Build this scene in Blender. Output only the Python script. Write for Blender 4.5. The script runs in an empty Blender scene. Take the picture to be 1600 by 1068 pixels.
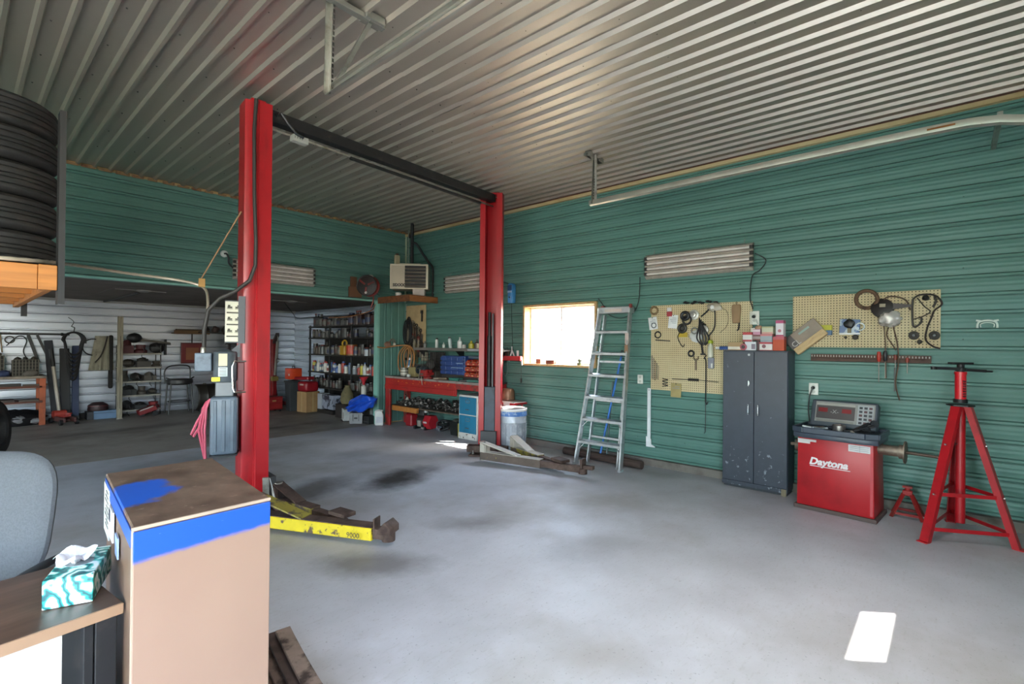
import bpy, bmesh, math, random
from mathutils import Vector, Matrix, Euler
random.seed(7)
PI = math.pi
S = bpy.context.scene
COL = S.collection

# ------------------------------------------------------------------ camera, sky, sun, exposure
# world: +X towards the green side wall, +Y towards the lean-to, Z up; metres
FOCAL_PX, YAW, PITCH, ROLL, EYE = 773.0, 0.845204, 0.005611, 0.009057, 1.5
f0 = Vector((math.sin(YAW), math.cos(YAW), 0)); r0 = Vector((math.cos(YAW), -math.sin(YAW), 0)); u0 = Vector((0, 0, 1))
fw = math.cos(PITCH) * f0 + math.sin(PITCH) * u0; up = -math.sin(PITCH) * f0 + math.cos(PITCH) * u0
rt = math.cos(ROLL) * r0 + math.sin(ROLL) * up; up = -math.sin(ROLL) * r0 + math.cos(ROLL) * up
cd = bpy.data.cameras.new('camera'); cam = bpy.data.objects.new('camera', cd); COL.objects.link(cam)
cd.sensor_width = 36; cd.lens = FOCAL_PX / 1600 * 36; cd.clip_start = 0.05
cam.matrix_world = Matrix(((rt.x, up.x, -fw.x, 0), (rt.y, up.y, -fw.y, 0), (rt.z, up.z, -fw.z, EYE), (0, 0, 0, 1)))
S.camera = cam
SUN_EL = math.radians(47.5); sh = Vector((-0.60, 0.80))
wd = bpy.data.worlds.new('sky'); S.world = wd; wd.use_nodes = True
nt = wd.node_tree; bg = nt.nodes['Background']
sky = nt.nodes.new('ShaderNodeTexSky'); sky.sky_type = 'NISHITA'; sky.sun_disc = False
sky.sun_elevation = SUN_EL; sky.sun_rotation = math.atan2(-sh.x, -sh.y); sky.air_density = 1.0; sky.dust_density = 1.5
hz = nt.nodes.new('ShaderNodeMix'); hz.data_type = 'RGBA'; hz.inputs[0].default_value = 0.62; hz.inputs[7].default_value = (1.05, 1.0, 0.98, 1)   # thin white haze over the blue
nt.links.new(sky.outputs[0], hz.inputs[6]); nt.links.new(hz.outputs[2], bg.inputs[0]); bg.inputs[1].default_value = 1.25
sl = bpy.data.lights.new('sun', 'SUN'); sl.energy = 5.0; sl.angle = 0.009; sl.color = (1, 0.95, 0.87)
so = bpy.data.objects.new('sun', sl); COL.objects.link(so); so.location = (20, -30, 30)
so.rotation_euler = Vector((sh.x * math.cos(SUN_EL), sh.y * math.cos(SUN_EL), -math.sin(SUN_EL))).to_track_quat('-Z', 'Y').to_euler()
S.view_settings.view_transform = 'Standard'; S.view_settings.look = 'None'
S.view_settings.gamma = 1; S.view_settings.use_curve_mapping = False
S.view_settings.exposure = 3.27
S.cycles.max_bounces = 10; S.cycles.diffuse_bounces = 6; S.cycles.sample_clamp_indirect = 8.0
S.cycles.caustics_reflective = False; S.cycles.caustics_refractive = False
S.cycles.use_denoising = True
def fill_lamp(x, y, power):      # unseen fill lamps added out of view to brighten the floor
    l = bpy.data.lights.new('fill_lamp', 'AREA'); l.shape = 'RECTANGLE'; l.size = 1.2; l.size_y = 0.28; l.energy = power; l.spread = math.radians(125); l.color = (1.0, 0.97, 0.94)
    o = bpy.data.objects.new('fill_lamp', l); COL.objects.link(o); o.location = (x, y, 3.52)
FILL_LAMPS = ((2.2, 0.75), (0.9, -0.5))
for lx, ly in FILL_LAMPS: fill_lamp(lx, ly, 3.8)
def portal(loc, rot, sx, sy):
    l = bpy.data.lights.new('sky_portal', 'AREA'); l.shape = 'RECTANGLE'; l.size = sx; l.size_y = sy
    l.cycles.is_portal = True
    o = bpy.data.objects.new('sky_portal', l); COL.objects.link(o); o.location = loc; o.rotation_euler = rot

# ------------------------------------------------------------------ materials
def C(h):
    v = [int(h[i:i + 2], 16) / 255 for i in (0, 2, 4)]
    return tuple((c / 12.92 if c <= 0.04045 else ((c + 0.055) / 1.055) ** 2.4) for c in v) + (1,)
class NT:
    def __init__(s, name):
        s.m = bpy.data.materials.new(name); s.m.use_nodes = True; s.t = s.m.node_tree
        s.b = s.t.nodes['Principled BSDF']; s.tc = s.t.nodes.new('ShaderNodeTexCoord')
    def n(s, typ, **kw):
        nd = s.t.nodes.new(typ)
        for k, v in kw.items():
            if k.startswith('i_'): nd.inputs[k[2:].replace('_', ' ')].default_value = v
            else: setattr(nd, k, v)
        return nd
    def l(s, a, b): s.t.links.new(a, b)
    def noise(s, scale, detail=3, stretch=None, rough=0.6):
        nz = s.n('ShaderNodeTexNoise'); nz.inputs['Scale'].default_value = scale; nz.inputs['Detail'].default_value = detail
        nz.inputs['Roughness'].default_value = rough
        if stretch:
            mp = s.n('ShaderNodeMapping'); mp.inputs['Scale'].default_value = stretch
            s.l(s.tc.outputs['Object'], mp.inputs[0]); s.l(mp.outputs[0], nz.inputs['Vector'])
        else: s.l(s.tc.outputs['Object'], nz.inputs['Vector'])
        return nz.outputs['Fac']
    def ramp(s, fac, a, b, ca=(0, 0, 0, 1), cb=(1, 1, 1, 1)):
        r = s.n('ShaderNodeValToRGB'); e = r.color_ramp.elements
        e[0].position, e[0].color, e[1].position, e[1].color = a, ca, b, cb
        s.l(fac, r.inputs[0]); return r.outputs[0]
    def mix(s, fac, a, b):
        m = s.n('ShaderNodeMix', data_type='RGBA')
        if isinstance(fac, float): m.inputs[0].default_value = fac
        else: s.l(fac, m.inputs[0])
        for i, c in ((6, a), (7, b)):
            if isinstance(c, tuple): m.inputs[i].default_value = c
            else: s.l(c, m.inputs[i])
        return m.outputs[2]
    def math(s, op, a, b=None):
        m = s.n('ShaderNodeMath', operation=op)
        for i, c in ((0, a), (1, b)):
            if c is None: continue
            if isinstance(c, (int, float)): m.inputs[i].default_value = c
            else: s.l(c, m.inputs[i])
        return m.outputs[0]
    def bump(s, h, strength=0.2, dist=0.01):
        b = s.n('ShaderNodeBump'); b.inputs['Strength'].default_value = strength; b.inputs['Distance'].default_value = dist
        s.l(h, b.inputs['Height']); s.l(b.outputs[0], s.b.inputs['Normal'])
MATS = {}
def M(name, col, rough=0.5, metal=0.0, col2=None, scale=6, lo=0.5, hi=0.68, var=0.12, stretch=None, bump=0.0, spec=0.5):
    """painted / raw surface: colour with mottling, optional second colour (rust, dirt, bare metal) in patches"""
    if name in MATS: return MATS[name]
    k = NT(name); c = C(col) if isinstance(col, str) else col
    dk = tuple(v * (1 - var) for v in c[:3]) + (1,); lt = tuple(min(1, v * (1 + var)) for v in c[:3]) + (1,)
    base = k.ramp(k.noise(scale * 0.6, 4, stretch), 0.35, 0.65, dk, lt)
    if col2: base = k.mix(k.ramp(k.noise(scale, 6, stretch), lo, hi), base, C(col2))
    k.l(base, k.b.inputs['Base Color'])
    k.b.inputs['Roughness'].default_value = rough; k.b.inputs['Metallic'].default_value = metal
    k.b.inputs['Specular IOR Level'].default_value = spec
    if bump: k.bump(k.noise(scale * 6, 4, stretch), bump, 0.004)
    MATS[name] = k.m; return k.m
def P(hexs, rough=0.5, metal=0.0):
    return M('paint_' + hexs + ('_m' if metal else '') + ('_%d' % round(rough * 100)), hexs, rough, metal)

# ------------------------------------------------------------------ mesh builder
def frame_of(d):
    d = Vector(d).normalized(); a = Vector((0, 0, 1)) if abs(d.z) < 0.9 else Vector((1, 0, 0))
    x = a.cross(d).normalized(); return x, d.cross(x), d
class MB:
    def __init__(s): s.v = []; s.f = []
    def add(s, vs, fs):
        o = len(s.v); s.v += [tuple(v) for v in vs]; s.f += [tuple(i + o for i in f) for f in fs]; return s
    def box(s, x0, x1, y0, y1, z0, z1):
        x0, x1 = min(x0, x1), max(x0, x1); y0, y1 = min(y0, y1), max(y0, y1); z0, z1 = min(z0, z1), max(z0, z1)
        return s.add([(x0, y0, z0), (x1, y0, z0), (x1, y1, z0), (x0, y1, z0), (x0, y0, z1), (x1, y0, z1), (x1, y1, z1), (x0, y1, z1)],
                     [(3, 2, 1, 0), (4, 5, 6, 7), (0, 1, 5, 4), (1, 2, 6, 5), (2, 3, 7, 6), (3, 0, 4, 7)])
    def obox(s, c, size, ex, ey):
        c = Vector(c); ex = Vector(ex).normalized(); ey = Vector(ey).normalized(); ez = ex.cross(ey)
        a, b, d = (v / 2 for v in size)
        return s.add([c + ex * i * a + ey * j * b + ez * k * d for k in (-1, 1) for i, j in ((-1, -1), (1, -1), (1, 1), (-1, 1))],
                     [(3, 2, 1, 0), (4, 5, 6, 7), (0, 1, 5, 4), (1, 2, 6, 5), (2, 3, 7, 6), (3, 0, 4, 7)])
    def bar(s, p, q, w, h, upv=(0, 0, 1), w2=None, h2=None):
        p = Vector(p); q = Vector(q); d = (q - p).normalized(); u = Vector(upv)
        x = d.cross(u)
        if x.length < 1e-4: x = d.cross(Vector((1, 0, 0)))
        x.normalize(); u = x.cross(d)
        w2 = w if w2 is None else w2; h2 = h if h2 is None else h2
        vs = [p + x * i * w / 2 + u * j * h / 2 for i, j in ((-1, -1), (1, -1), (1, 1), (-1, 1))]
        vs += [q + x * i * w2 / 2 + u * j * h2 / 2 for i, j in ((-1, -1), (1, -1), (1, 1), (-1, 1))]
        return s.add(vs, [(3, 2, 1, 0), (4, 5, 6, 7), (0, 1, 5, 4), (1, 2, 6, 5), (2, 3, 7, 6), (3, 0, 4, 7)])
    def tube(s, pts, r, n=8, closed=False):
        pts = [Vector(p) for p in pts]; m = len(pts); vs = []; x = None
        for i, p in enumerate(pts):
            if closed: d = pts[(i + 1) % m] - pts[i - 1]
            else: d = pts[min(i + 1, m - 1)] - pts[max(i - 1, 0)]
            d.normalize()
            if x is None: x = frame_of(d)[0]
            x = (x - d * x.dot(d)); x = x.normalized() if x.length > 1e-6 else frame_of(d)[0]
            y = d.cross(x); rr = r[i] if isinstance(r, (list, tuple)) else r
            vs += [p + (x * math.cos(a) + y * math.sin(a)) * rr for a in (2 * PI * j / n for j in range(n))]
        fs = []
        for i in range(m if closed else m - 1):
            a, b = i * n, ((i + 1) % m) * n
            fs += [(a + j, a + (j + 1) % n, b + (j + 1) % n, b + j) for j in range(n)]
        if not closed: fs += [tuple(range(n))[::-1], tuple(range((m - 1) * n, m * n))]
        return s.add(vs, fs)
    def lathe(s, prof, n=16, c=(0, 0, 0), axis=(0, 0, 1), a0=0, closed=False):
        """prof: (radius, height) along axis"""
        c = Vector(c); x, y, d = frame_of(axis); vs = []
        for r, h in prof:
            vs += [c + d * h + (x * math.cos(a) + y * math.sin(a)) * r for a in (a0 + 2 * PI * j / n for j in range(n))]
        m = len(prof); fs = []
        for i in range(m if closed else m - 1):
            a, b = i * n, ((i + 1) % m) * n
            fs += [(a + j, a + (j + 1) % n, b + (j + 1) % n, b + j) for j in range(n)]
        if not closed: fs += [tuple(range(n))[::-1], tuple(range((m - 1) * n, m * n))]
        return s.add(vs, fs)
    def cyl(s, p, q, r, n=14, r2=None):
        p = Vector(p); q = Vector(q)
        return s.lathe([(r, 0), (r if r2 is None else r2, (q - p).length)], n, p, q - p)
    def prism(s, poly, origin, ex, ey, depth):
        o = Vector(origin); ex = Vector(ex); ey = Vector(ey); ez = ex.cross(ey).normalized() * depth; n = len(poly)
        vs = [o + ex * a + ey * b for a, b in poly]; vs += [v + ez for v in vs]
        return s.add(vs, [tuple(range(n))[::-1], tuple(range(n, 2 * n))] + [(i, (i + 1) % n, n + (i + 1) % n, n + i) for i in range(n)])
    def torus(s, c, axis, R, r, n=24, m=8):
        c = Vector(c); x, y, d = frame_of(axis)
        return s.tube([c + (x * math.cos(a) + y * math.sin(a)) * R for a in (2 * PI * i / n for i in range(n))], r, m, True)
    def blob(s, c, rad, n=10, m=7, jit=0.0, seed=0):
        rn = random.Random(seed); c = Vector(c); vs = []
        for i in range(m + 1):
            t = PI * i / m
            for j in range(n):
                a = 2 * PI * j / n; k = 1 + (rn.random() - 0.5) * jit
                vs.append(c + Vector((math.sin(t) * math.cos(a) * rad[0], math.sin(t) * math.sin(a) * rad[1], math.cos(t) * rad[2])) * k)
        fs = [(i * n + j, (i + 1) * n + j, (i + 1) * n + (j + 1) % n, i * n + (j + 1) % n) for i in range(m) for j in range(n)]
        return s.add(vs, fs)
    def grid(s, fn, nu, nv):
        vs = [fn(i / nu, j / nv) for i in range(nu + 1) for j in range(nv + 1)]
        return s.add(vs, [(i * (nv + 1) + j, (i + 1) * (nv + 1) + j, (i + 1) * (nv + 1) + j + 1, i * (nv + 1) + j + 1) for i in range(nu) for j in range(nv)])
    def build(s, name, mat, parent=None, bev=0.0, smooth=True, seg=1, merge=False):
        me = bpy.data.meshes.new(name); me.from_pydata(s.v, [], s.f)
        bm = bmesh.new(); bm.from_mesh(me)
        if merge: bmesh.ops.remove_doubles(bm, verts=bm.verts, dist=1e-5)
        bmesh.ops.recalc_face_normals(bm, faces=bm.faces)
        if bev:
            ed = [e for e in bm.edges if len(e.link_faces) == 2 and e.calc_face_angle(0) > 0.6]
            bmesh.ops.bevel(bm, geom=ed, offset=bev, segments=seg, profile=0.5, affect='EDGES', clamp_overlap=True)
        bm.to_mesh(me); bm.free()
        if smooth:
            me.polygons.foreach_set('use_smooth', [True] * len(me.polygons)); me.set_sharp_from_angle(angle=0.6)
        o = bpy.data.objects.new(name, me); COL.objects.link(o); me.materials.append(mat)
        if parent: o.parent = parent
        return o
def tag(o, label=None, cat=None, group=None, kind=None):
    for k, v in (('label', label), ('category', cat), ('group', group), ('kind', kind)):
        if v: o[k] = v
    return o
def thing(name, label, cat, loc=(0, 0, 0), rz=0, group=None, rot=None):
    o = bpy.data.objects.new(name, None); COL.objects.link(o); o.empty_display_size = 0.1
    o.location = loc; o.rotation_euler = rot if rot else (0, 0, rz)
    return tag(o, label, cat, group)
def struct(o, label, cat='structure'):
    return tag(o, label, cat, None, 'structure')
def text(name, body, size, loc, xd, yd, mat, parent, extrude=0.0008, shear=0.0, align='LEFT', bold=0.0):
    cu = bpy.data.curves.new(name, 'FONT'); cu.body = body; cu.size = size; cu.extrude = extrude; cu.shear = shear
    cu.align_x = align; cu.offset = bold; cu.resolution_u = 3
    t = bpy.data.objects.new(name, cu); COL.objects.link(t)
    me = bpy.data.meshes.new_from_object(t.evaluated_get(bpy.context.evaluated_depsgraph_get()))
    bpy.data.objects.remove(t); o = bpy.data.objects.new(name, me); COL.objects.link(o)
    x = Vector(xd).normalized(); y = Vector(yd).normalized(); z = x.cross(y)
    for v in me.vertices: v.co = Vector(loc) + x * v.co.x + y * v.co.y + z * v.co.z
    me.materials.clear(); me.materials.append(mat); o.parent = parent; return o
def dup(root, loc=None, rz=None, label=None):
    r = root.copy(); COL.objects.link(r)
    if loc is not None: r.location = loc
    if rz is not None: r.rotation_euler = (0, 0, rz)
    if label: r['label'] = label
    for ch in root.children:
        c = ch.copy(); COL.objects.link(c); c.parent = r
        for g in ch.children:
            d = g.copy(); COL.objects.link(d); d.parent = c
    return r

# ------------------------------------------------------------------ shared materials
teal = M('teal_sheet', '5a8178', 0.42, 0.0, '4f7269', 1.2, 0.5, 0.8, 0.05, (1, 0.25, 1), 0, 0.35)
galv = M('galvanised_sheet', 'c2b8aa', 0.46, 0.85, 'a89f93', 0.8, 0.45, 0.75, 0.05, (1, 0.3, 1))
galv2 = M('galvanised_wall_sheet', 'b4bac4', 0.34, 0.85, '979ea8', 0.8, 0.45, 0.7, 0.06, (0.5, 1, 1))
steel = M('zinc_steel', 'a6a49c', 0.4, 0.9, '7c7468', 9, 0.5, 0.7, 0.1)
alu = M('aluminium', 'c2c4c6', 0.38, 0.85, '94979a', 14, 0.5, 0.75, 0.07)
pine = M('pine', 'c9a878', 0.6, 0, 'b08a58', 3, 0.4, 0.7, 0.12, (1, 8, 8), 0.1)
oldpine = M('orange_pine', 'a86a2c', 0.6, 0, '8a5520', 2.5, 0.45, 0.75, 0.15, (0.6, 9, 9), 0.15)
darkwood = M('dark_wood', '4c3324', 0.65, 0, '2e2018', 3, 0.4, 0.7, 0.2, (8, 1, 8), 0.2)
red = M('lift_red', 'a0141c', 0.34, 0, '7a1016', 5, 0.55, 0.75, 0.12, (1, 1, 0.3))
tool_red = M('tool_red', 'b5141c', 0.38, 0, '8a1218', 6, 0.55, 0.8, 0.1)
rust_red = M('worn_red', '97201f', 0.6, 0, '5a2f26', 7, 0.48, 0.62, 0.15, None, 0.2)
black = M('black_plastic', '17181a', 0.45, 0, None, 6, .5, .7, 0.15)
blackm = M('black_steel', '1d1d1f', 0.5, 0.3, '3a3431', 8, 0.55, 0.75, 0.15)
rubber = M('rubber', '16161a', 0.75, 0, '2a2723', 9, 0.5, 0.8, 0.2, None, 0.4)
rust = M('rusty_steel', '5c4a41', 0.75, 0.25, '3b2b25', 9, 0.42, 0.65, 0.2, None, 0.5)
yellow = M('worn_yellow', 'd8bf1a', 0.5, 0, '5e4a38', 11, 0.54, 0.6, 0.1, None, 0.2)
yellow_old = M('old_yellow', '9a8c3a', 0.6, 0, '54453a', 9, 0.45, 0.55, 0.1, None, 0.3)
white = P('dcdcda', 0.5)
grey = P('70757c', 0.5)
chrome = M('chrome', 'd0d0d0', 0.2, 1.0)
peg_blank = M('hardboard', 'b59c74', 0.7, 0, '97805c', 4, 0.5, 0.8, 0.08)

def concrete(name, c1, c2, c3, blots):
    k = NT(name)
    a = k.ramp(k.noise(1.3, 6), 0.35, 0.7, C(c1), C(c2))
    a = k.mix(k.ramp(k.noise(0.55, 5), 0.5, 0.72), a, C(c3))
    a = k.mix(k.math('MULTIPLY', k.ramp(k.noise(14, 5, (1, 3, 1)), 0.55, 0.75), 0.35), a, C(c3))
    a = k.mix(k.math('MULTIPLY', k.ramp(k.noise(60, 3), 0.62, 0.75), 0.5), a, C('4b4743'))
    nz = k.noise(1.8, 8, None, 0.65)
    for (x, y, rx, ry, ang, amt, col) in blots:      # oil and dirt stains that belong to the slab
        mp = k.n('ShaderNodeMapping', vector_type='TEXTURE'); mp.inputs['Location'].default_value = (x, y, 0)
        mp.inputs['Scale'].default_value = (rx, ry, 1); mp.inputs['Rotation'].default_value = (0, 0, ang)
        k.l(k.tc.outputs['Object'], mp.inputs[0])
        ln = k.n('ShaderNodeVectorMath', operation='LENGTH'); k.l(mp.outputs[0], ln.inputs[0])
        d = k.math('ADD', ln.outputs['Value'], k.math('MULTIPLY', nz, 0.9))
        a = k.mix(k.math('MULTIPLY', k.ramp(d, 0.6, 1.6, (1, 1, 1, 1), (0, 0, 0, 1)), amt), a, C(col))
    k.l(a, k.b.inputs['Base Color'])
    k.l(k.ramp(k.noise(2.2, 5), 0.3, 0.75, (0.42,) * 3 + (1,), (0.68,) * 3 + (1,)), k.b.inputs['Roughness'])
    k.b.inputs['Specular IOR Level'].default_value = 0.4
    k.bump(k.noise(22, 6), 0.12, 0.006)
    return k.m
conc = concrete('concrete', 'acacb0', 'c0c1c6', '9a958e', [
    (3.32, 4.6, 1.25, 0.7, 0.35, 0.95, '2c2926'), (2.45, 4.9, 1.2, 0.7, 0.2, 0.7, '443f3a'), (1.8, 5.4, 1.5, .8, 0.2, .5, '5a5148'), (2.9, 3.0, 0.9, 0.45, -0.6, 0.55, '5e564d'), (3.2, 2.0, .9, .45, -.4, .3, '77706a'),
    (1.95, 2.9, 0.9, 0.5, -0.9, 0.6, '55504a'), (3.9, 6.1, 1.8, 0.6, 0.2, 0.35, '4e4740'), (4.3, 3.2, 0.5, 0.3, 0.4, 0.3, '6a625a'), (2.3, 7.2, 3.2, 0.8, 0.0, 0.4, '4c443c'),
    (1.5, 6.0, 1.2, 0.9, 0.0, 0.4, '57504a'), (5.5, 2.9, 0.5, 1.5, 0.0, 0.35, '6b5d50')])
conc_old = concrete('old_concrete', '958d83', 'a59d92', '7b7268', [(3.5, 8.9, 2.5, 0.35, 0.05, 0.6, '28231f'), (2.0, 10.5, 2.5, 0.5, 0.1, 0.5, '2e2823'), (5.0, 10.4, 1.2, 1.0, 0, 0.6, '231f1c')])

# ------------------------------------------------------------------ setting
XR, YB, YF, YL, XL, H = 5.866, 7.975, -1.2, 12.75, -4.5, 3.68
LOWZ = 2.31
st = struct(MB().box(-40, 40, -45, 45, -0.5, -0.17).build('ground', M('gravel', 'a59d8c', 0.9, 0, '8c8676', 1.5)), 'pale gravel yard outside the garage', 'ground')
st = struct(MB().box(XL, XR + 0.15, YF - 0.1, YB, -0.15, 0).build('floor', conc), 'grey oil-stained concrete slab of the tall bay', 'floor')
st = struct(MB().box(XL, XR + 0.15, YB + 0.006, YL + 0.1, -0.15, 0).build('floor', conc_old), 'dark dirty slab of the low back bay', 'floor')
PITCH_R = 0.1565
RIB = [(0, 0), (.028, 0), (.033, .0018), (.042, .0018), (.047, 0), (.064, 0), (.069, .0018), (.078, .0018), (.083, 0), (.1040, 0), (.1045, -.018), (.1135, -.018), (.1140, 0), (.1235, .013), (.1415, .013), (.1510, 0), (.1515, -.008), (.1550, -.008), (.1556, 0)]  # deep notches added beside each rib to make its dark lines
RIB_F = [(0, 0), (.05, .002), (.094, 0), (.0945, -.019), (.1095, -.019), (.110, 0), (.1235, .018), (.1415, .018), (.1500, 0)]  # far wall: wider notch added for a stronger dark line
RIB_C = [(0, 0), (.106, 0), (.1235, .026), (.1475, .026)]
def sheet_pts(s0, s1, phase, rib):
    pts = []; k = math.floor((s0 - phase) / PITCH_R) - 1
    raw = [(phase + (k + i) * PITCH_R + a, h) for i in range(int((s1 - s0) / PITCH_R) + 4) for a, h in rib]
    for (a, ha), (b, hb) in zip(raw, raw[1:]):
        for e in (s0, s1):
            if a < e < b: pts.append((e, ha + (hb - ha) * (e - a) / (b - a)))
        if s0 <= b <= s1: pts.append((b, hb))
    return sorted(set(pts))
def sheet(parent, mat, O, Sd, Ld, Od, s0, s1, l0, l1, phase, lift=0.0, rib=RIB):
    """one ribbed steel sheet: profile along Sd, straight along Ld, ribs towards Od"""
    O, Sd, Ld, Od = Vector(O), Vector(Sd), Vector(Ld), Vector(Od); b = MB(); pts = sheet_pts(s0, s1, phase, rib)
    vs = []; 
    for s_, h in pts: vs += [O + Sd * s_ + Ld * l0 + Od * (h + lift), O + Sd * s_ + Ld * l1 + Od * (h + lift)]
    b.add(vs, [(2 * i, 2 * i + 1, 2 * i + 3, 2 * i + 2) for i in range(len(pts) - 1)])
    o = b.build('panel', mat, parent); return o
def holder(name, label, cat):
    o = bpy.data.objects.new(name, None); COL.objects.link(o); return struct(o, label, cat)
# green side wall with the window opening
WY0, WY1, WZ0, WZ1 = 3.635, 4.94, 1.19, 2.105
wr = holder('wall_right', 'teal ribbed steel wall with tool boards and a window', 'wall')
ph = 3.54 - 0.1325
rows = [(0.03, 0.90), (0.90, 1.84), (1.84, 2.78), (2.78, 3.63)]
def wr_piece(a, b, l0, l1, lf): sheet(wr, galv2 if l0 >= YB - .01 else teal, (XR, 0, 0), (0, 0, 1), (0, 1, 0), (-1, 0, 0), a, b, l0, l1, ph, lf)
for i, (a, b) in enumerate(rows):
    for j, (l0, l1) in enumerate(((YF, WY0), (WY0, WY1), (WY1, YB), (YB, YL))):
        lf = 0.0008 * (i % 2)
        if j == 1:
            if a < WZ0 < b: wr_piece(a, WZ0, l0, l1, lf)
            elif a < WZ1 < b: wr_piece(WZ1, b, l0, l1, lf)
            elif not (a >= WZ0 and b <= WZ1): wr_piece(a, b, l0, l1, lf)
        else: wr_piece(a, b, l0, l1, lf)
b = MB().box(XR + .02, XR + .15, YF - .1, WY0, 0, 3.9).box(XR + .02, XR + .15, WY1, YL + .1, 0, 3.9).box(XR + .02, XR + .15, WY0, WY1, 0, WZ0).box(XR + .02, XR + .15, WY0, WY1, WZ1, 3.9)
b.build('sheathing', pine, wr)
scr = MB()
for i in range(6):
    for k in range(14):
        y, z = YF + 0.5 + k * 0.62, 0.33 + i * 0.626
        if not (WY0 - .1 < y < WY1 + .1 and WZ0 - .1 < z < WZ1 + .1): scr.lathe([(0.006, 0), (0.004, 0.006)], 6, (XR, y, z), (-1, 0, 0))
tag(scr.build('screw', P('37594f'), wr), kind='stuff')
struct(MB().box(5.79, XR, YF, YB, 0, 0.085).build('trim_1', M('kerb', '77716a', 0.8, 0, '5d564e', 4)), 'low concrete kerb along the foot of the green wall', 'kerb')
struct(MB().box(5.815, XR - 0.002, YF, YB, 3.585, 3.625).build('trim_2', M('cream_batten', 'c9b48a', 0.6, 0, 'a4854f', 2, .5, .7, .1, (1, .4, 1))), 'pale wooden batten along the top of the green wall', 'trim')
struct(MB().box(5.84, XR - 0.002, YF, YB, 3.625, 3.68).build('trim_3', M('red_batten', '5e3a2a', 0.8)), 'dark reddish gap strip above the pale batten', 'trim')
# header wall above the low bay, and the narrow partition below it
wb = holder('wall_back', 'teal ribbed steel header wall above the low back bay', 'wall')
ph = 3.555 - 0.1325
for i, (a, b) in enumerate(((2.30, 2.99), (2.99, 3.64))):
    for l0, l1, lf in ((XL, 1.41, 0.0), (1.40, XR, 0.0025)):
        sheet(wb, teal, (0, YB, 0), (0, 0, 1), (1, 0, 0), (0, -1, 0), a, b, l0, l1, ph, lf + 0.0008 * i)
MB().box(XL, XR, YB + .02, YB + .12, LOWZ, 3.9).build('sheathing', pine, wb)
MB().box(XL, 5.234, YB - .012, YB + .13, 2.278, 2.306).build('bottom_channel', M('teal_trim', '7fb0a4', 0.4), wb)
sheet(wb, teal, (0, YB, 0), (1, 0, 0), (0, 0, 1), (0, -1, 0), 5.25, XR - 0.022, 0.02, 2.30, 5.25)
MB().box(5.255, XR, YB + .02, YB + .10, 0, 2.30).build('sheathing', pine, wb)
MB().box(5.222, 5.256, YB - .012, YB + .12, 0, 2.30).build('corner_trim', M('teal_trim', '7fb0a4', 0.4), wb)
b = MB()
for k in range(60):        # ragged rusty closure strip under the roof sheets
    x0 = XL + 0.3 + k * 0.168; b.box(x0, x0 + 0.10 + 0.05 * random.random(), YB - 0.02, YB - 0.004, 3.632, 3.655 + 0.014 * random.random())
tag(b.build('closure_strip', M('rusty_closure', '8a6a4a', 0.9, 0, '6b3f28', 12), wb), kind='stuff')
struct(MB().box(XR - 0.05, XR - 0.022, YB - 0.03, YB - 0.004, 2.31, 3.58).build('trim_4', M('corner_cream', 'a9b59a', 0.5)), 'pale corner strip where the two green walls meet', 'trim')
# ceiling sheets
ce = holder('ceiling', 'ribbed galvanised steel ceiling of the tall bay', 'ceiling')
x = XL; n = 0
while x < XR - 0.01:
    x1 = min(x + 0.939, XR); sm = (3.74, 3.12, 3.78, 3.3)[n % 4]
    for l0, l1, lf in ((sm - 0.02, YB, 0.0), (YF, sm, 0.005)):
        sheet(ce, galv, (0, 0, H), (1, 0, 0), (0, 1, 0), (0, 0, -1), x, x1, l0, l1, XL - 0.1325, lf + 0.001 * (n % 2), RIB_C)
    x = x1; n += 1
MB().box(XL - .1, XR + .15, YF - .1, YB + .1, H + .02, H + .2).build('sheathing', pine, ce)
scr = MB()
for i in range(int((XR - XL) / 0.313)):
    for k in range(14): scr.lathe([(0.007, 0), (0.004, 0.006)], 5, (XL + 0.22 + i * 0.313, -0.9 + k * 0.61 + (i % 3) * 0.06, H - 0.001), (0, 0, -1))
tag(scr.build('screw', P('55524c', .5, .6), ce), kind='stuff')
# low bay: bare galvanised back wall, dark board ceiling
wf = holder('wall_far', 'bare galvanised ribbed steel back wall of the low bay', 'wall')
for i, (a, b) in enumerate(((0.0, 0.86), (0.86, 1.60), (1.60, LOWZ))):
    for l0, l1, lf in ((XL, 2.6 - 0.5 * i, 0.0), (2.58 - 0.5 * i, XR, 0.003)):
        sheet(wf, galv2, (0, YL, 0), (0, 0, 1), (1, 0, 0), (0, -1, 0), a, b, l0, l1, 0.01, lf + 0.001 * (i % 2), RIB_F)
MB().box(XL - .1, XR + .1, YL + .02, YL + .12, 0, LOWZ + .1).build('sheathing', pine, wf)
cl = holder('ceiling_low', 'dark board ceiling of the low back bay', 'ceiling')
for k in range(9):
    x0 = XL + k * 1.22; MB().box(x0, min(x0 + 1.214, XR + .1), YB + .05, YL + .1, LOWZ, LOWZ + .08).build('panel', M('dark_board', '6d655f', 0.7, 0, '57504b', 2), cl)
struct(MB().box(XL, XR, YL - 0.06, YL - 0.022, LOWZ - 0.045, LOWZ).build('trim_5', P('8a8a88')), 'pale strip along the top of the bare steel back wall', 'trim')
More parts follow.
